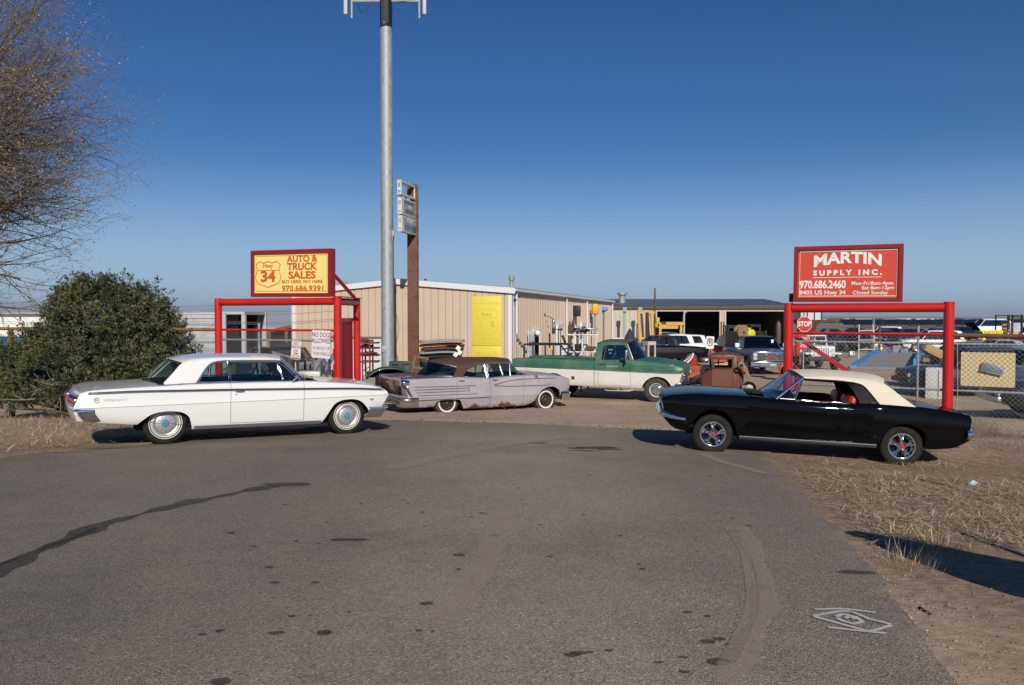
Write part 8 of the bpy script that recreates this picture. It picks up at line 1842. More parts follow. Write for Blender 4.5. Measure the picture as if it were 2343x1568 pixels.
def forklift():
 p = gp(1510, 55); YF = pbr('forklift_yellow', (.60, .36, .07), .5, var=.12); r = thing('forklift', 'large yellow forklift with tall mast before the left bay of the shed', 'forklift', p)
 q = MB(); top = 3.15
 for x in (-1.45, -.55): q.box((x - .1, -.6, top / 2), (.16, .2, top), mat=Matrix.Rotation(R(-4), 4, 'Y')); 
 for z in (1.2, 3.0): q.box((-1.0 - .05, -.6, z), (1.05, .18, .16))
 q.bbox((-.30, -.6, 2.4), (.25, .2, .5), .04); ms = q.build('mast', YF, r); q = MB()
 for x in (-1.22, -.8): q.box((x - .1, -.52, 1.5), (.14, .12, 2.9), mat=Matrix.Rotation(R(-4), 4, 'Y'))
 q.cyl((-1.05, -.65, .4), (-1.05, -.65, 3.), .12, .12, 12); q.build('lift_rails', pbr('greasy_steel', (.05, .03, .02), .6), ms)
 q = MB(); q.bbox((.6, 0, .8), (2.4, 1.6, .9), .08); q.build('chassis', YF, r); q = MB()
 for x, y in ((-.15, -.7), (1.3, -.7), (-.15, .7), (1.3, .7)): q.box((x, y, 1.7), (.16, .14, 1.2))
 q.box((.9, 0, 2.22), (1.3, 1.6, .22)); q.box((.05, 0, 1.95), (.7, 1.55, .08)); q.bbox((.5, -.72, 2.0), (1.2, .08, .3), .02); cb_ = q.build('cab', YF, r, 0); q = MB(); q.box((.55, -.6, 1.6), (1.2, .02, .7)); q.build('cab_glass', GLASS_D, cb_, 0); q = MB(); q.tube([(1.55, -.5, 1.2), (1.55, -.5, 2.7), (1.58, -.5, 3.0), (1.75, -.5, 3.08)], .07, 8); q.build('exhaust_stack', pbr('stack_pale', (.5, .46, .42), .5), r)
 for x in (-.5, 1.4):
  for y in (-.75, .75): w_ = MB(); torus(w_, .34, .18, axis='Y', c=(x, y, .5)); w_.build('wheel', RUBBER_DUST, r)
forklift()
def small_forklift(lb, u, Y, m, s=1., rz=0.):
 p = gp(u, Y); r = thing('forklift', lb, 'forklift', mat=Matrix.Translation(p) @ Matrix.Rotation(rz, 4, 'Z') @ Matrix.Scale(s, 4)); q = MB(); q.bbox((0, 0, .55), (1.6, 1.1, .6), .06); q.build('chassis', m, r); q = MB()
 for x in (-.7, .7):
  for y in (-.5, .5): q.box((x, y, 1.35), (.07, .07, 1.5))
 q.box((0, 0, 2.1), (1.55, 1.1, .06)); q.build('roll_cage', DARKMET, r); q = MB(); [q.box((-1.0, y, 1.1), (.1, .1, 2.1)) for y in (-.35, .35)]; q.box((-1.0, 0, 2.0), (.1, .8, .1)); q.build('mast', DARKMET, r); q = MB(); q.bbox((.1, 0, 1.0), (.5, .5, .12), .04); q.bbox((.32, 0, 1.3), (.12, .5, .5), .04); q.build('seat', pbr('tan_seat', (.40, .24, .10), .6), r)
 for x in (-.6, .6):
  for y in (-.5, .5): w_ = MB(); torus(w_, .17, .09, 18, 8, 'Y', (x, y, .26)); w_.build('wheel', RUBBER_DUST, r)
small_forklift('small orange-red forklift with black cage in front of the shed\'s bays', 1674, 52, pbr('orange_red', (.55, .07, .025), .5), 1., R(80)); small_forklift('dark small forklift at the foot of the shed\'s centre post', 1712, 58, DARKMET, 1., R(100)); small_forklift('yellow-topped dark forklift among the wrecks at the right edge', 2305, 78, pbr('forklift_yellow', (.60, .36, .07), .5, var=.12), 1.35, R(90))
q = MB(); torus(q, .21, .10, axis='Z', c=(0, 0, .1)); torus(q, .21, .10, axis='Z', c=(0.02, 0, .32)); 
for k, (u, lb) in enumerate(((1692, 'left black tyre standing behind the rusty cab roof'), (1699, 'right black tyre standing behind the rusty cab roof'))):
 q = MB(); torus(q, .24, .11, axis='X'); prop('tyre', lb, 'tyre', None, [('t', q, RUBBER)], mat=Matrix.Translation(gp(u, 42) + Vector((0, 0, .35 + .35))))
q = MB(); q.lathe([(.0001, .0), (.29, .0), (.29, .25), (.30, .27), (.29, .29), (.29, .58), (.30, .60), (.29, .62), (.29, .88), (.0001, .88)], 20, axis='Z'); prop('blue_drum', 'bright blue drum on the ground behind the rusty cab roof', 'drum', gp(1681, 42) + Vector((0, 0, .25)), [('d', q, pbr('drum_blue', (.02, .20, .55), .4))])
q = MB(); q.bbox((0, 0, .5), (2.3, 1.2, .9), .06); prop('red_bin', 'long orange-red steel bin behind the rusty cab', 'bin', gp(1662, 46), [('b', q, pbr('bin_orange', (.55, .09, .04), .6, var=.2))])
for k in range(7):
 rnd = random.Random(60 + k); u, Y = 1655 + 9 * k, 44 + rnd.uniform(0, 3); q = MB(); scatter_box(q, rnd, 1, .01, .01, .2, .3, .8); p = gp(u, Y)
 prop('scrap_part', 'mixed metal part in the scrap heap behind the rusty cab', 'scrap part', p + Vector((0, 0, 1.0 + .1 * (k % 3))), [('s', q, (CHROME_OLD, RUST, DARKMET, GALV)[k % 4])], group='scrap heap behind the rusty cab')
# umbrella, cabinet, and things by the long wall
q = MB(); n = 16; rows = []
for j, (r_, z) in enumerate(((.02, 1.57), (.08, 1.45), (.22, 1.1), (.30, .8), (.34, .3), (.36, .05))): rows.append([Vector((r_ * (1 + .18 * (k % 2)) * math.cos(2 * math.pi * k / n), r_ * (1 + .18 * (k % 2)) * math.sin(2 * math.pi * k / n), z)) for k in range(n + 1)])
q.grid(rows); po = MB(); po.cyl((0, 0, -.9), (0, 0, 1.6), .022, .022, 8); po.ico((0, 0, 1.62), .04, 2); prop('closed_umbrella', 'folded dark blue patio umbrella behind the green pickup\'s cab', 'umbrella', at(1440, 838, 32.5), [('canopy', q, pbr('umbrella_blue', (.02, .035, .075), .8)), ('pole', po, WHITE)])
def cabinet():
 p = at(1485, 823, 30.0); W_, D_, H_ = .36, .34, .70; fr, gl = MB(), MB()
 for x in (-1, 1):
  for y in (-1, 1): fr.box((x * (W_ / 2 - .03), y * (D_ / 2 - .03), H_ * .42), (.06, .06, H_ * .84))
 fr.box((0, 0, H_ * .9), (W_ + .01, D_ + .01, H_ * .2)); fr.box((0, 0, .03), (W_ + .004, D_ + .004, .06)); gl.box((0, 0, H_ * .42), (W_ - .06, D_ - .06, H_ * .76)); st = MB(); st.box((0, 0, -.45), (.2, .2, .9))
 prop('glass_cabinet', 'cream rusty cabinet with dark glass sides on a stand behind the green hood', 'cabinet', p, [('frame', fr, rust_paint('cream_rust', (.55, .48, .36), (.6, .52, .4), .36)), ('glass', gl, GLASS_D), ('stand', st, DARKMET)], R(25))
cabinet()
q = MB(); q.tube([(0, 0, 0), (.25, 0, .35), (.5, 0, .75)], .06, 8); prop('blue_jib', 'blue steel jib leaning beside the cream cabinet', 'jib', gp(1505, 31) + Vector((0, 0, .2)), [('j', q, pbr('jib_blue', (.03, .13, .2), .5))], mat=Matrix.Translation(gp(1519, 31) + Vector((0, 0, .15))) @ Matrix.Rotation(math.pi, 4, 'Z'))
def wprop(name, label, cat, s, off, parts, rz=0., dz=0., group=None):
 p = A0 + dL * s + nL * off; p.z = gz(p.x, p.y) + dz; return prop(name, label, cat, p, parts, math.atan2(dL.y, dL.x) + rz, group)
q = MB(); q.bbox((0, 0, .75), (.75, .7, 1.5), .02); a_ = MB(); a_.bbox((0, -.36, 1.0), (.5, .02, .3), .01); wprop('vending_cabinet', 'pale grey steel cabinet by the long wall', 'cabinet', 4.2, 1.15, [('case', q, pbr('cabinet_pale', (.55, .58, .62), .5)), ('panel', a_, DARKMET)])
q = MB(); q.bbox((0, 0, .75), (.7, .7, 1.5), .02); a_ = MB(); a_.bbox((-.36, 0, .75), (.02, .6, 1.3), .01); wprop('vending_cabinet', 'black and navy steel cabinet next to the pale grey cabinet', 'cabinet', 5.1, 1.15, [('case', q, pbr('cabinet_black', (.03, .032, .04), .4)), ('side', a_, pbr('cabinet_navy', (.02, .03, .12), .5))])
q = MB(); q.bbox((0, 0, .4), (.5, .5, .8), .03); wprop('red_box', 'dark red box on the ground by the black cabinet', 'box', 6.0, 1.4, [('b', q, MAROON)])
q = MB(); q.cyl((0, 0, 0), (0, 0, 1.25), .16, .16, 14); a_ = MB(); a_.lathe([(.16, 1.25), (.14, 1.33), (.06, 1.37), (.0001, 1.38)], 14, axis='Z'); wprop('white_tank', 'white upright cylinder tank in front of the pale cabinet', 'tank', 3.9, 1.75, [('shell', q, WHITE), ('dome', a_, GALV)])
q = MB(); q.cyl((0, 0, 0), (.25, 0, 1.25), .02, .02, 6); a_ = MB(); torus(a_, .11, .025, 14, 6, 'Y', (.27, 0, 1.38)); wprop('yellow_handle_tool', 'long tool with yellow grip leaning on the door frame', 'tool', 3.1, .75, [('shaft', q, WOOD), ('grip', a_, pbr('grip_yellow', (.75, .58, .05), .5))])
q = MB(); q.bbox((0, 0, .38), (.45, .5, .05), .02); q.bbox((-.2, 0, .7), (.05, .5, .6), .02); a_ = MB(); [a_.tube([(x, y, 0), (x, y, .38)], .02, 6) for x in (-.2, .2) for y in (-.22, .22)]; wprop('cream_chair', 'cream plastic chair behind the steel railing', 'chair', 1.9, 1.9, [('seat', q, pbr('cream_plastic', (.62, .55, .42), .5)), ('legs', a_, pbr('cream_plastic', (.62, .55, .42), .5))], R(40))
def railing():
 Y = 28.4; a, b_ = at(1199, 830, Y), at(1315, 830, Y - .6); g = gz(a.x, a.y); r = thing('steel_railing', 'dark steel handrail with sloping end in front of the long wall', 'railing', (a.x, a.y, g)); d = b_ - a; d.z = 0; L = d.length; d.normalize(); n = Vector((-d.y, d.x, 0)); zt = at(1199, 788, Y).z - g; q = MB(); po = MB()
 for off in (0, 1.1):
  o = n * off; t0 = L * .72; q.tube([o + Vector((0, 0, zt)), o + d * t0 + Vector((0, 0, zt)), o + d * (L * 1.12) + Vector((0, 0, zt * .42))], .032, 6)
  for t in (0, .42, .72): po.tube([o + d * L * t, o + d * L * t + Vector((0, 0, zt))], .03, 6)
  po.tube([o + d * L * 1.12, o + d * L * 1.12 + Vector((0, 0, zt * .42))], .03, 6)
 q.build('handrail', DARKMET, r); po.build('posts', DARKMET, r)
railing()
def parts_rack():
 Y = 31.5; a = at(1302, 830, Y); g = gz(a.x, a.y); W_ = 66 / FPX * Y; ht = at(1302, 762, Y).z - g; fr = MB()
 for x in (.18, W_ * .45, W_ * .95):
  for y in (0, .7): fr.cyl((x, y, 0), (x, y, ht), .035, .035, 8)
 for z in (ht * .30, ht * .62, ht * .96):
  for y in (0, .7): fr.cyl((-.1, y, z), (W_, y, z), .03, .03, 8)
 fr.cyl((.1, -.1, ht * .25), (W_ * .55, -.1, ht * .75), .04, .04, 8)
 prop('pipe_rack', 'white rusty pipe rack loaded with black parts by the long wall', 'rack', Vector((a.x, a.y, g)), [('frame', fr, rust_paint('rack_white', (.66, .64, .6), (.7, .68, .64), .42))]); rnd = random.Random(9)
 for k in range(22):
  q = MB(); m = (BLACK, DARKMET, CHROME_OLD, DARKMET, RUST, pbr('plastic_black', (.015, .015, .016), .4))[k % 6]
  if k % 3: q.tube([(0, 0, 0), (.15, .1, .06), (.35, .12, .03), (rnd.uniform(.4, .7), .1, rnd.uniform(-.05, .12))], rnd.uniform(.03, .08), 7)
  else: q.ico((0, 0, .06), rnd.uniform(.10, .2), 2, (1.3, .8, .8), .9)
  z = (ht * .31, ht * .63, ht * .98)[k % 3] + .07 + .05 * (k // 9)
  prop('car_part', 'small black or metal car part lying on the white pipe rack', 'car part', Vector((a.x + rnd.uniform(.1, W_ - .6), a.y + rnd.uniform(.05, .6), g + z)), [('p', q, m)], rnd.uniform(-.5, .5), 'parts on the pipe rack')
 q = MB(); q.cyl((0, 0, 0), (-.75, .3, 1.9), .05, .05, 8); prop('leaning_pole', 'dark wooden pole leaning behind the white pipe rack', 'pole', Vector((a.x + .55, a.y + 1.0, g)), [('p', q, pbr('dark_bark', (.035, .028, .022), .9))])
 q = MB(); q.bbox((0, 0, .2), (.9, .5, .38), .12); prop('tarp_bundle', 'black bundle on the ground left of the white pipe rack', 'bundle', Vector((a.x - .45, a.y - .3, g)), [('t', q, pbr('plastic_black', (.015, .015, .016), .4))])
parts_rack()
def lamp_pole(name, lb, u, v0, v1, Y, m, w_):
 a, b_ = at(u, v0, Y), at(u, v1, Y); g = gz(a.x, a.y); q, h = MB(), MB(); q.cyl((0, 0, 0), (0, 0, b_.z - g), .05, .05, 8); H = a.z - b_.z; h.bbox((0, 0, b_.z - g + H / 2), (w_, w_, H), w_ * .3); prop(name, lb, 'pole', Vector((a.x, a.y, g)), [('pole', q, GALV), ('head', h, m)])
lamp_pole('wrapped_pole', 'grey pole with its top wrapped in orange-yellow plastic by the long wall', 1361, 695, 720, 43.5, pbr('wrap_orange', (.75, .38, .02), .5), .38); lamp_pole('blue_box_pole', 'thin pole topped by a bright blue box near the shop\'s far corner', 1382, 703, 713, 48.0, pbr('box_blue', (.04, .25, .55), .5), .42)
q = MB(); q.bbox((0, 0, 0), (.16, .10, .62), .04); a_ = MB(); a_.tube([(0, 0, .3), (-.1, .05, .42), (-.35, .1, .5), (-.5, .1, .78)], .015, 6); prop('truck_mirror', 'big chrome truck mirror hanging on a dark arm before the window', 'mirror', at(1266, 749, 33.8), [('shell', q, CHROME), ('arm', a_, DARKMET)])
for u, lb in ((1428, 'left grey upright steel rail leaning on the beige shed'), (1463, 'right grey upright steel rail leaning on the beige shed')):
 q = MB(); q.box((0, 0, 1.75), (.24, .12, 3.5)); q.box((.0, -.1, 3.3), (.34, .2, .4)); prop('steel_upright', lb, 'steel rail', gp(u, 66), [('rail', q, pbr('upright_grey', (.30, .34, .31), .6))])
q = MB(); q.cyl((0, 0, 0), (0, 0, 5.0), .10, .06, 10); prop('rusty_pole', 'slim rusty pole rising in front of the shed left of its first bay', 'pole', gp(1497, 63), [('p', q, RUST)])
q = MB(); [q.box((x, 0, 1.15), (.09, .1, 2.3)) for x in (0, .22)]; prop('rusty_upright', 'pair of rusty bars standing against the shed\'s centre post', 'steel rail', gp(1649, 64), [('r', q, RUST)])
q = MB(); q.bbox((0, 0, .9), (3.3, 2., .5), .1); q.bbox((0, 0, .5), (3.0, 1.8, .5), .1); prop('camper_top', 'white camper top stored by the shed behind the umbrella', 'camper top', gp(1445, 58), [('c', q, WHITE)])

# by the mast: door stack, hood, ramp, green shell
def rack_stack():
 Y = 29.3; u0, u1 = 961, 1060; vs = [781, 789, 797, 806, 815, 824]; m_ = [pbr('door_grey', (.30, .30, .30), .4), MAROON, pbr('door_rust', (.12, .05, .035), .7), SILV, DARKMET, CHROME_OLD]
 for k, v in enumerate(vs):
  a, b_ = at(u0 + (3 * k) % 7, v, Y), at(u1 - 2 * k, v - 1, Y - .2); L = (b_ - a).length; q = MB(); q.grid([[Vector((L * t, y, .055 * math.sin(math.pi * (y + .35) / .7) - .02 * math.cos(t * 5))) for y in (-.35, -.3, -.15, 0, .15, .3, .35)] for t in [j / 8 for j in range(9)]])
  o = prop('scrap_sheet', ['topmost grey car panel on the stack behind the purple sedan', 'dark red car panel second from the top of the stack', 'rust-brown car panel third from the top of the stack', 'silver car panel in the middle of the stack', 'black car panel low in the stack', 'bottom chrome-edged car panel of the stack'][k], 'car panel', None, [('p', q, m_[k])], group='panels stacked behind the purple sedan', mat=frame_mat(a, b_ - a, (0, 1, 0))); o.data.transform(Matrix.Identity(4)); md = o.modifiers.new('solid', 'SOLIDIFY'); md.thickness = .05
 a = at(961, 860, Y + .5); g = gz(a.x, a.y); fr = MB(); W_ = 90 / FPX * Y
 for x in (0, W_):
  for y in (-.4, .5): fr.box((x, y, .68), (.06, .06, 1.35))
 fr.bbox((W_ * .45, .1, .30), (W_ * .9, .7, .45), .06)
 for z in (.2, .45, .62, .80, 1.0, 1.2): fr.box((W_ / 2, .5, z), (W_, .05, .05)); fr.box((W_ / 2, -.3, z), (W_, .04, .04))
 prop('panel_rack', 'dark frame rack holding the stacked car panels', 'rack', Vector((a.x, a.y - .4, g)), [('frame', fr, DARKMET)])
 for k, (u, v) in enumerate(((1048, 797), (1051, 807), (1042, 812))):
  q = MB(); q.bbox((0, 0, 0), (.16, .03, .16), .02, mat=Matrix.Rotation(R(40), 4, 'Y')); prop('white_lamp_pod', 'small white square lamp pod at the right end of the panel stack', 'lamp', at(u, v, Y - .7), [('l', q, WHITE)], group='lamp pods on the panel stack')
rack_stack()
def left_rack():
 Y = 27.6; a = at(829, 858, Y); g = gz(a.x, a.y); h = at(829, 778, Y).z - g; W_ = 17 / FPX * Y; fr = MB(); RR = pbr('rack_red', (.20, .035, .03), .7, var=.2)
 for x in (0, W_):
  for y in (0, .6): fr.box((x, y, h / 2), (.05, .05, h))
 for k in range(5): fr.tube([(0, 0, .1 + k * .22), (W_, 0, .25 + k * .22)], .018, 5)
 sh_ = MB()
 for z in (h * .94, h * .84, h * .70, h * .58): sh_.box((W_ * .5 + .08, .3, z), (W_ + .35, .7, .05))
 prop('red_rack', 'dark red steel rack between the left gate and the mast', 'rack', Vector((a.x, a.y, g)), [('frame', fr, RR), ('shelves', sh_, RR)]); rnd = random.Random(3)
 for k in range(6):
  q = MB(); q.ico((0, 0, .06), .16, 2, (1.5, 1, .45), .8); prop('rack_part', 'rusty part lying on the dark red rack', 'car part', Vector((a.x + rnd.uniform(.0, W_), a.y + rnd.uniform(0, .4), g + h * (.95, .85, .71)[k % 3])), [('p', q, (RUST, DARKMET, RR)[k % 3])], group='parts on the dark red rack')
left_rack()
q = MB(); q.grid([[Vector((.98 * (s - .5) * (1 - .12 * t), -.06 * (1 - (2 * s - 1) ** 2), 1.15 * t)) for s in [k / 8 for k in range(9)]] for t in [k / 6 for k in range(7)]]); a_ = MB()
for s in (-.36, 0, .36): a_.box((s, -.07, .55), (.10, .05, 1.0))
a_.box((0, -.06, 1.08), (.8, .06, .08)); a_.box((0, -.07, .5), (.8, .05, .08)); h_ = prop('loose_hood', 'black car hood standing upright against the foot of the mast', 'car hood', None, [('skin', q, pbr('hood_dark', (.03, .035, .035), .45)), ('ribs', a_, pbr('hood_ribs', (.05, .055, .055), .5))], mat=Matrix.Translation(gp(914, 26.8)) @ Matrix.Rotation(R(-10), 4, 'Z') @ Matrix.Rotation(R(-9), 4, 'X'))
q = MB(); q.grid([[Vector((.34 * s, .02 * math.sin(s * 40), .95 * t * (.75 + .25 * s))) for s in [k / 12 for k in range(13)]] for t in (0, .5, 1)]); prop('ribbed_sheet', 'narrow ribbed grey metal sheet leaning left of the black hood', 'metal sheet', None, [('s', q, GALV)], mat=Matrix.Translation(gp(889, 26.5)) @ Matrix.Rotation(R(-8), 4, 'X'))
q = MB(); q.lathe([(.085, 0), (.085, .88), (.08, .90), (.0001, .91)], 18, axis='Z'); prop('bollard', 'short cream post standing before the black hood', 'bollard', gp(916, 25.6), [('b', q, pbr('cream_post_paint', (.66, .62, .52), .6, var=.1))])
q = MB()
for s in (-.21, .21): q.box((s, 0, .68), (.075, .10, 1.40))
for z in (.05, .36, .66, .97, 1.33): q.box((0, .012, z), (.36, .07, .08))
prop('car_ramp', 'brown wooden ladder-like ramp leaning at the foot of the rusty column', 'ramp', None, [('r', q, pbr('ramp_brown', (.15, .095, .06), .8, var=.2))], mat=Matrix.Translation(gp(947, 26.0)) @ Matrix.Rotation(R(-6), 4, 'Z') @ Matrix.Rotation(R(9), 4, 'Y') @ Matrix.Rotation(R(-10), 4, 'X'))
def green_hulk():
 Y = 23.8; a, b_ = at(838, 866, Y), at(945, 866, Y + .3); g = gz((a.x + b_.x) / 2, Y); L = (b_ - a).length; d = b_ - a; d.z = 0; r = thing('green_car_shell', 'dark green car body shell with open underside behind the purple sedan\'s tail', 'car body', mat=frame_mat(Vector((a.x, a.y, g)), d, (-d.y, d.x, 0))); z0 = a.z - g; q = MB(); rows = []
 for k in range(15):
  t = k / 14; zt = z0 + .30 * (1 - abs(2 * t - 1) ** 2.6) + .03
  rows.append([Vector((L * t, y, zt - .16 * (y / 1.3) ** 2 - (.05 if j in (0, 8) else 0))) for j, y in enumerate([1.3 * i / 8 for i in range(9)])])
 q.grid(rows); q.build('roof', pbr('dark_green_paint', (.022, .055, .035), .4, coat=.3), r, 60, solid=.05); q = MB(); q.box((L / 2, .75, z0 - .05), (L * .94, 1.1, .35)); q.box((.04, .7, z0 * .5), (.10, 1.2, z0 - .05)); q.build('cavity', BLACK, r); q = MB(); q.box((L * .06, .05, z0 * .55), (.36, .06, z0 * .95)); q.bbox((L * .5, .5, z0 * .4), (L * .9, 1.0, z0 * .55), .06); q.build('lower_body', pbr('primer_grey', (.22, .21, .19), .7), r)
green_hulk()
# behind the left gate
def trailer():
 a, b_ = at(440, 850, 27.5), at(562, 850, 27.5); g = gz(a.x, 27.5); zt = at(500, 714, 27.5).z - g; r = thing('box_trailer', 'old pale grey box trailer with a dark open end behind the left gate', 'trailer', (a.x, a.y, g)); L = b_.x - a.x; q = MB(); GRY = pbr('trailer_grey', (.46, .47, .49), .5, var=.08)
 q.box((L * .30 - 2.2, 0, zt * .60), (L * .60 + 4.4, .06, zt * .8)); q.box((L * .5 - 2.2, 2.3, zt * .6), (L + 4.4, .06, zt * .8)); q.box((L / 2 - 2.2, 1.15, zt * .985), (L + 4.4, 2.4, .10)); q.box((-4.4, 1.15, zt * .6), (.06, 2.3, zt * .8)); q.box((L - .04, 0, zt * .55), (.14, .14, zt * .85)); q.box((L * .62, -.01, zt * .6), (.1, .1, zt * .8)); q.box((L - .04, 2.3, zt * .6), (.14, .14, zt * .8)); q.box((L / 2 - 2.2, 1.15, zt * .2), (L + 4.4, 2.3, .1)); q.build('box', GRY, r, 0); q = MB()
 for z in (.38, .62, .84, .92): q.box((L * .25 - 2.2, -.035, zt * z), (L * .6 + 4.2, .02, .02))
 q.build('side_seams', pbr('seam_grey', (.2, .2, .21), .6), r); q = MB(); q.box((L * .8, 1.4, zt * .6), (L * .36, .04, zt * .76)); q.build('inside_shade', BLACK, r, 0)  # black sheet: shade inside the open end put into colour
 text('trailer_number', '42', .24, pbr('number_dark', (.06, .06, .06), .6), r, frame_mat(Vector((-.02, -.04, zt * .70)), (1, 0, 0), (0, 0, 1)), depth=.002); q = MB()
 for x in (-3.0, .6): torus(q, .32, .14, 18, 8, 'Y', (x, .2, .45))
 q.build('wheels', RUBBER_DUST, r)
trailer()
def low_shed():
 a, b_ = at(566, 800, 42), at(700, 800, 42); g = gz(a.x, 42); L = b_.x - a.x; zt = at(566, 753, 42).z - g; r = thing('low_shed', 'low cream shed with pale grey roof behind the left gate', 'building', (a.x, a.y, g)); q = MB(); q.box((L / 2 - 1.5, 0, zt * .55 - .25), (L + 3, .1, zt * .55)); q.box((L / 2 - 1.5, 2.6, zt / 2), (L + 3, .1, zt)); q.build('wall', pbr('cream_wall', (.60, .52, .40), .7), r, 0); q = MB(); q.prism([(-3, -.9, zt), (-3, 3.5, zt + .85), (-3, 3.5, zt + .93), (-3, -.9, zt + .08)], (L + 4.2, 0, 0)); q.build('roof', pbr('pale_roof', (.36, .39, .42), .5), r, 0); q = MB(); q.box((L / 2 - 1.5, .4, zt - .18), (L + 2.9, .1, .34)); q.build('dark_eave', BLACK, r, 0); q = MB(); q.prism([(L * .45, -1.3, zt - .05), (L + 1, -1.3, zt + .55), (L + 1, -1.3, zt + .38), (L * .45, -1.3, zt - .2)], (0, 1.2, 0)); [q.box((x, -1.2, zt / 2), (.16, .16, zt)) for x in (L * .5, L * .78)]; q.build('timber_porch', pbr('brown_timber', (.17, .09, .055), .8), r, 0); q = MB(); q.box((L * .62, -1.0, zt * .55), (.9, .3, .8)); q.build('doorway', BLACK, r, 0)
low_shed()
rnd = random.Random(21); RS = [RUST, pbr('brown_scrap', (.14, .08, .05), .8, var=.3), pbr('blue_scrap', (.10, .16, .30), .6), pbr('tan_scrap', (.34, .24, .14), .8), DARKMET, pbr('grey_scrap', (.28, .28, .27), .7)]
for k in range(26):
 u, Y = 512 + 250 * ((k * .618) % 1), 21.5 + rnd.uniform(0, 4.5); p = gp(u, Y); q = MB(); hh = rnd.uniform(.5, 1.5)
 if k % 3 == 0: scatter_box(q, rnd, 2, .2, .2, hh * .6, .25, .8)
 elif k % 3 == 1: q.bbox((0, 0, hh / 2), (rnd.uniform(.3, .9), .4, hh), .04)
 else: q.tube([(-.3, 0, 0), (-.1, .1, hh * .5), (.3, .0, hh)], rnd.uniform(.03, .10), 7); q.tube([(.3, 0, 0), (.1, .1, hh * .6), (-.2, .0, hh)], .04, 6)
 prop('scrap_iron', 'piece of rusty scrap iron heaped behind the left gate fence', 'scrap', p, [('s', q, RS[k % 6])], rnd.uniform(-1, 1), 'scrap heap behind the left gate')
for k in range(14):
 p = gp(690 + 5.4 * k, 20.5 + .3 * math.sin(k * 2)); q = MB(); q.cyl((0, 0, 0), (.03 * math.sin(k), .0, 1.15 + .25 * math.sin(k * 1.7)), .035, .035, 8); prop('standing_pipe', 'grey or rusty pipe standing upright behind the left gate fence', 'pipe', p, [('p', q, (GALV, RUST, WHITE)[k % 3])], group='pipes standing behind the left gate')
def tailgate():
 a, b_ = at(623, 803, 20.2), at(671, 803, 20.2); r = thing('loose_tailgate', 'grey and dark blue pickup tailgate with raised letters behind the left fence', 'tailgate', mat=frame_mat((a + b_) / 2, b_ - a, (0, 0, 1))); L = (b_ - a).length; q = MB(); q.bbox((0, -.08, 0), (L, .20, .06), .01); q.bbox((0, .15, -.01), (L, .10, .05), .01); q.build('grey_bands', pbr('gate_grey', (.42, .43, .44), .5), r); q = MB(); q.bbox((0, .06, -.02), (L * .98, .14, .05), .01); q.build('blue_band', NAVY, r); text('lettering', 'DATSUN', .12, pbr('gate_dark', (.12, .12, .13), .5), r, Matrix.Translation((0, -.08, .032)), sx=1.2, depth=.002); q = MB(); q.bbox((-L / 2 - .03, .0, 0), (.05, .3, .05), .01); q.build('tail_lamp', pbr('dull_red_lens', (.25, .012, .012), .25), r); q = MB(); [q.box((x, -.75, -.05), (.06, 1.2, .06)) for x in (-.25, .25)]; q.build('stand', DARKMET, r)
tailgate()
q = MB(); q.bbox((0, 0, .55), (.55, .5, 1.1), .03); prop('white_appliance', 'white appliance behind the NO PARKING sign', 'appliance', gp(708, 20.0), [('a', q, WHITE)], R(10))
q = MB(); q.bbox((0, 0, .6), (1.0, .7, .5), .05); q.tube([(-.5, -.2, 0), (-.3, -.2, .9), (.3, -.2, 1.25), (.5, -.2, .4)], .07, 8); [torus(q, .2, .07, 16, 8, 'Y', (x, -.3, .25)) for x in (-.4, .4)]; prop('blue_machine', 'blue machine frame among the scrap behind the left fence', 'machine', gp(577, 21.3), [('m', q, RS[2])])
# far left: teal container and white building
p = gp(5, 33); q = MB(); [q.box((-6 + .4 * k, -.02, .9), (.06, .08, 1.7)) for k in range(22)]; a_ = MB(); a_.bbox((-2, 1.2, .95), (9, 2.3, 1.7), .04); prop('teal_container', 'teal steel container behind the bush at the left edge', 'container', p, [('box', a_, pbr('container_teal', (.015, .10, .14), .5)), ('ribs', q, pbr('container_teal', (.015, .10, .14), .5))])
p = gp(-20, 46); q = MB(); q.box((-3, 2, 1.3), (13, 4, 3.2)); a_ = MB(); a_.prism([(-10, -.3, 2.85), (-10, 4.4, 3.4), (-10, 4.4, 3.5), (-10, -.3, 2.95)], (14.5, 0, 0)); prop('white_building', 'long white low building behind the bush at the left edge', 'building', p, [('wall', q, WHITE), ('roof', a_, pbr('pale_roof', (.36, .39, .42), .5))])
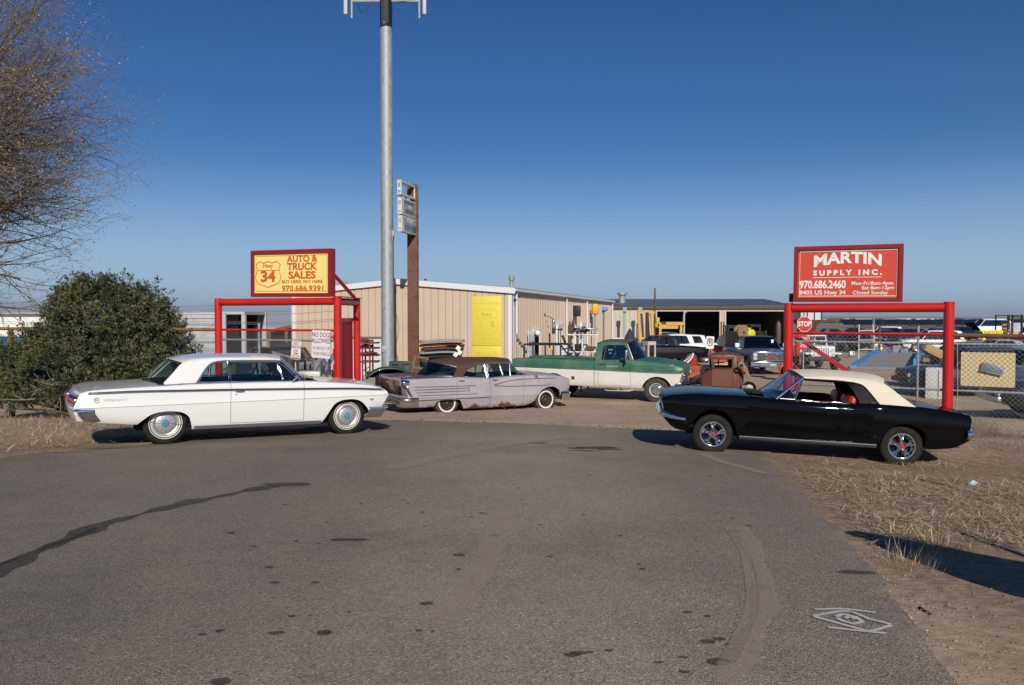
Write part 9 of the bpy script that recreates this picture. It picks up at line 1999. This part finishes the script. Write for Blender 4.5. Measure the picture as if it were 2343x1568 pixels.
# right side: ramp, hopper, fridge, cardboard, sign
def ramp():
 c = [at(1944, 846, 40.5), at(2094, 849, 40.0), at(2111, 808, 46.5), at(1998, 806, 47.0)]; g = gz(c[0].x, 40); r = thing('tilted_ramp', 'wide tilted steel loading ramp with worn blue paint beyond the right gate', 'ramp', (c[0].x, c[0].y, g)); O = Vector((c[0].x, c[0].y, g)); P = [v - O for v in c]; P[0].z = P[1].z = .06; up = Vector((0, 0, .06))
 m, t, b = nodes('worn_blue_deck'); n = noise_node(t, .9, 6, .7, coords(t)); rr = ramp_node(t, n.outputs[0], [(.46, (.30, .245, .19)), (.60, (.16, .29, .42))]); t.links.new(rr.outputs[0], b.inputs['Base Color']); b.inputs['Roughness'].default_value = .8
 q = MB(); q.prism(P, (0, 0, -.05)); q.build('deck', m, r, 0); BB = pbr('ramp_blue', (.05, .24, .50), .5, var=.15); q = MB(); d0, d1 = P[3] - P[0], P[2] - P[1]; q.prism([P[0], P[0] + Vector((.35, 0, 0)), P[3] + Vector((.35, 0, .0)), P[3]], (0, 0, .14)); q.prism([P[1] - Vector((.12, 0, 0)), P[1] + Vector((.0, 0, 0)), P[2], P[2] - Vector((.12, 0, 0))], (0, 0, .45)); q.build('side_curb', BB, r, 0); q = MB(); [q.box((v.x, v.y, v.z / 2 - .03), (.2, .2, max(.05, v.z))) for v in (P[2] - Vector((.3, .3, 0)), P[3] + Vector((.3, -.3, 0)))]; q.build('legs', DARKMET, r)
ramp()
p = gp(1844, 62); q = MB(); zt = at(1844, 700, 62).z - p.z; zm, zb_ = at(1844, 732, 62).z - p.z, at(1844, 764, 62).z - p.z; w1, w0 = 24 / FPX * 62, 13 / FPX * 62; q.box((0, 0, (zt + zm) / 2), (2 * w1, 2 * w1, zt - zm)); a_ = MB(); a_.add([(sx * w1, sy * w1, zm) for sx, sy in ((-1, -1), (1, -1), (1, 1), (-1, 1))] + [(sx * w0 * .6, sy * w0 * .6, zb_) for sx, sy in ((-1, -1), (1, -1), (1, 1), (-1, 1))], [(0, 1, 5, 4), (1, 2, 6, 5), (2, 3, 7, 6), (3, 0, 4, 7), (4, 5, 6, 7)]); l_ = MB(); [l_.cyl((sx * w0 * 1.1, sy * w0, 0), (sx * w0 * 1.1, sy * w0, zm - .3), .09, .09, 8) for sx in (-1, 1) for sy in (-1, 1)]; rb_ = MB(); [rb_.box((-w1 + 2 * w1 * k / 3, -w1 - .02, (zt + zm) / 2), (.08, .06, zt - zm)) for k in range(4)]
prop('feed_hopper', 'grey hopper with rusty funnel on legs behind the STOP sign', 'hopper', p, [('bin', q, pbr('hopper_grey', (.55, .57, .58), .5)), ('funnel', a_, RUST), ('legs', l_, RUST), ('ribs', rb_, DARKMET)])
q = MB(); q.bbox((0, 0, .5), (.75, .6, 1.0), .02); a_ = MB(); a_.box((0, -.305, .5), (.02, .01, .9)); prop('white_cabinet', 'white two-door cabinet on the ground left of the right gate post', 'cabinet', gp(2150, 25.5), [('case', q, pbr('fridge_white', (.62, .62, .62), .5)), ('gap', a_, DARKMET)], R(-35))
q = MB(); q.bbox((0, 0, 0), (.9, .5, .32), .02, mat=Matrix.Rotation(R(28), 4, 'Y')); prop('cardboard_box', 'tan flattened box on the dark trailer left of the right gate post', 'box', at(2134, 805, 29.5), [('b', q, pbr('cardboard', (.42, .28, .13), .8))])
q = MB(); q.bbox((0, 0, .45), (2.4, 2.0, .5), .06); q.bbox((.6, .2, .9), (1.2, 1.2, .7), .1); [torus(q, .28, .1, 16, 8, 'Y', (x, -.95, .38)) for x in (-.6, .6)]; prop('dark_trailer', 'dark loaded trailer just left of the right gate post', 'trailer', gp(2150, 29.5), [('t', q, DARKMET)])
p = at(2270, 762, 60); q = MB(); q.bbox((0, 0, 0), (1.55, .05, .42), .01); a_ = MB(); a_.box((-.62, .06, -1.0), (.22, .06, 2.2)); r = prop('yellow_parts_sign', 'yellow sign lettered PARTS on a yellow post above the rusty pipe rail', 'sign', p, [('plate', q, pbr('parts_yellow', (.80, .66, .03), .5)), ('post', a_, pbr('parts_yellow', (.80, .66, .03), .5))]); text('lettering', 'PARTS/PO', .36, pbr('parts_green', (.16, .16, .02), .6), r, frame_mat(Vector((0, -.03, 0)), (1, 0, 0), (0, 0, 1)), sx=.85, depth=.002)
q = MB(); q.cyl((0, 0, 0), (0, 0, 2.6), .10, .10, 8); prop('wooden_post', 'dark wooden post in the scrap yard behind the grey rail', 'post', gp(1997, 58), [('p', q, WOOD)])
q = MB(); q.cyl((0, 0, 0), (0, 0, 2.1), .10, .10, 8); prop('wooden_post', 'shorter dark post right of the first wooden post', 'post', gp(2011, 58), [('p', q, RUST)])
q = MB(); [q.cyl((x, 0, 0), (x * .8, 0, 2.2), .04, .04, 6) for x in (0, 1.1)]; [q.cyl((0, 0, z), (1.0, 0, z), .03, .03, 6) for z in (.6, 1.2, 1.8)]; prop('white_ladder_frame', 'white tube frame standing at the left end of the blue ramp', 'frame', gp(1964, 50), [('f', q, pbr('frame_white', (.6, .6, .56), .6))])
for k in range(20):
 rnd2 = random.Random(300 + k); u = 1895 + 260 * rnd2.random(); Y = 48 + 26 * rnd2.random(); p = gp(u, Y); q = MB(); scatter_box(q, rnd2, 2, .25, .25, .3, .2, .6)
 prop('yard_scrap', 'loose scrap part on the ground among the wrecks past the right gate', 'scrap', p, [('s', q, (RS + [WHITE, GALV])[k % 8])], rnd2.random() * 3, 'loose scrap among the wrecks')
q = MB(); bd = Vector((.8, -.6, 0)); bo = Vector((3.235, 4.42, gz(3.2, 4.4)))  # unseen panel, added and shaped only to cast the verge shadow
q.prism([bo + bd * s_ + Vector((0, 0, z)) for s_, z in ((0, 1.34), (.03, .95), (.10, .62), (.24, .46), (.5, .42), (3.2, .42), (3.2, 1.25), (1.1, 1.27), (.5, 1.36), (.15, 1.40))], (.05, .015, 0)); a_ = MB()
for s_ in (1.4, 2.9): a_.cyl(bo + bd * s_ + Vector((.09, .03, -.1)), bo + bd * s_ + Vector((.09, .03, 1.9)), .04, .04, 8)
r = thing('shadow_caster_panel', 'unseen rounded panel added beyond the right edge to cast the long shadow on the verge', 'board'); q.build('board', WHITE, r, 0); a_.build('post', GALV, r)
# solar rows in the field, town and trees on the plain, hills
PV = pbr('solar_panel', (.012, .015, .026), .25, coat=.4)
for k in range(15):
 Y = 215 + 14 * k; q = MB(); x0 = at(1925 + 9 * k, 740, Y).x; x1 = at(2420, 740, Y).x; q.prism([(x0, Y - 1.4, 1.1), (x0, Y + 1.4, 2.5), (x0, Y + 1.4, 2.58), (x0, Y - 1.4, 1.18)], (x1 - x0, 0, 0)); a_ = MB(); n = 8
 for j in range(n): a_.box((x0 + (x1 - x0) * (j + .5) / n, Y, .9), (.25, .25, 1.9))
 gzz = gz(x0, Y) + .4 - 1.; prop('solar_panel_row', 'long dark row of solar panels in the brown field beyond the yard', 'solar panels', Vector((0, 0, gzz + .4)), [('panels', q, PV), ('legs', a_, GALV)], group='solar rows beyond the yard')
rnd = random.Random(77); q = MB()
for k in range(520):
 Y = 900 * (3.6 ** rnd.random()); u = rnd.uniform(1815, 2420) if k % 5 else rnd.uniform(-100, 900); x = at(u, 740, Y).x; z = gz(x, Y); q.mi = rnd.choice((0, 0, 1, 2, 3)); q.box((x, Y, z + 2.5), (rnd.uniform(8, 42), rnd.uniform(8, 25), rnd.uniform(3, 6)), rnd.uniform(-.2, .2))
tag(q.build('distant_town', [pbr('town_white', (.66, .66, .64), .6), pbr('town_tan', (.40, .33, .26), .7), pbr('town_grey', (.25, .25, .27), .6), pbr('town_roof', (.14, .12, .12), .7)], smooth=0), kind='stuff')
q = MB()
for k in range(3000):
 Y = 800 * (9. ** rnd.random()); u = rnd.uniform(1805, 2430) if k % 4 else rnd.uniform(-100, 900); x = at(u, 740, Y).x + rnd.gauss(0, 30); z = gz(x, Y); r_ = rnd.uniform(1.6, 3.4) * (1 + Y / 6000); q.mi = rnd.randrange(2); q.ico((x, Y, z + r_ * .5), r_, 1, (rnd.uniform(1, 3.5), 1, .8), .8)
tag(q.build('distant_woods', [pbr('far_trees', (.075, .062, .058), .9), pbr('far_trees_brown', (.11, .085, .07), .9)], smooth=0), kind='stuff')
q = MB(); rows = []
for j, (dd_, hz) in enumerate(((19000, -60), (21000, 60), (23500, 130), (26000, 175), (28000, -80))):
 rows.append([Vector((x, dd_, hz + (hz > 0) * (60 * mnoise.noise(Vector((x / 2600, j * .4, 2))) + 25 * mnoise.noise(Vector((x / 700, j, 5)))) - max(0, (x + 3000) / 9000) * 230)) for x in [-26000 + 500 * k for k in range(60)]])
q.grid(rows); tag(q.build('hills', pbr('hill_brown', (.15, .125, .105), .95, var=.2, vs=.002), smooth=60), kind='structure')

# air over the plain
hz = MB(); hz.box((0, 13500, 95), (58000, 30000, 340)); ho = hz.build('haze', [], smooth=0); tag(ho, kind='stuff')
hm = bpy.data.materials.new('haze'); hm.use_nodes = True; t = hm.node_tree; t.nodes.remove(t.nodes['Principled BSDF']); pv = t.nodes.new('ShaderNodeVolumePrincipled'); pv.inputs['Color'].default_value = (.80, .86, .95, 1); pv.inputs['Density'].default_value = 6e-5; pv.inputs['Anisotropy'].default_value = .1
t.links.new(pv.outputs[0], t.nodes['Material Output'].inputs['Volume']); ho.data.materials.append(hm)
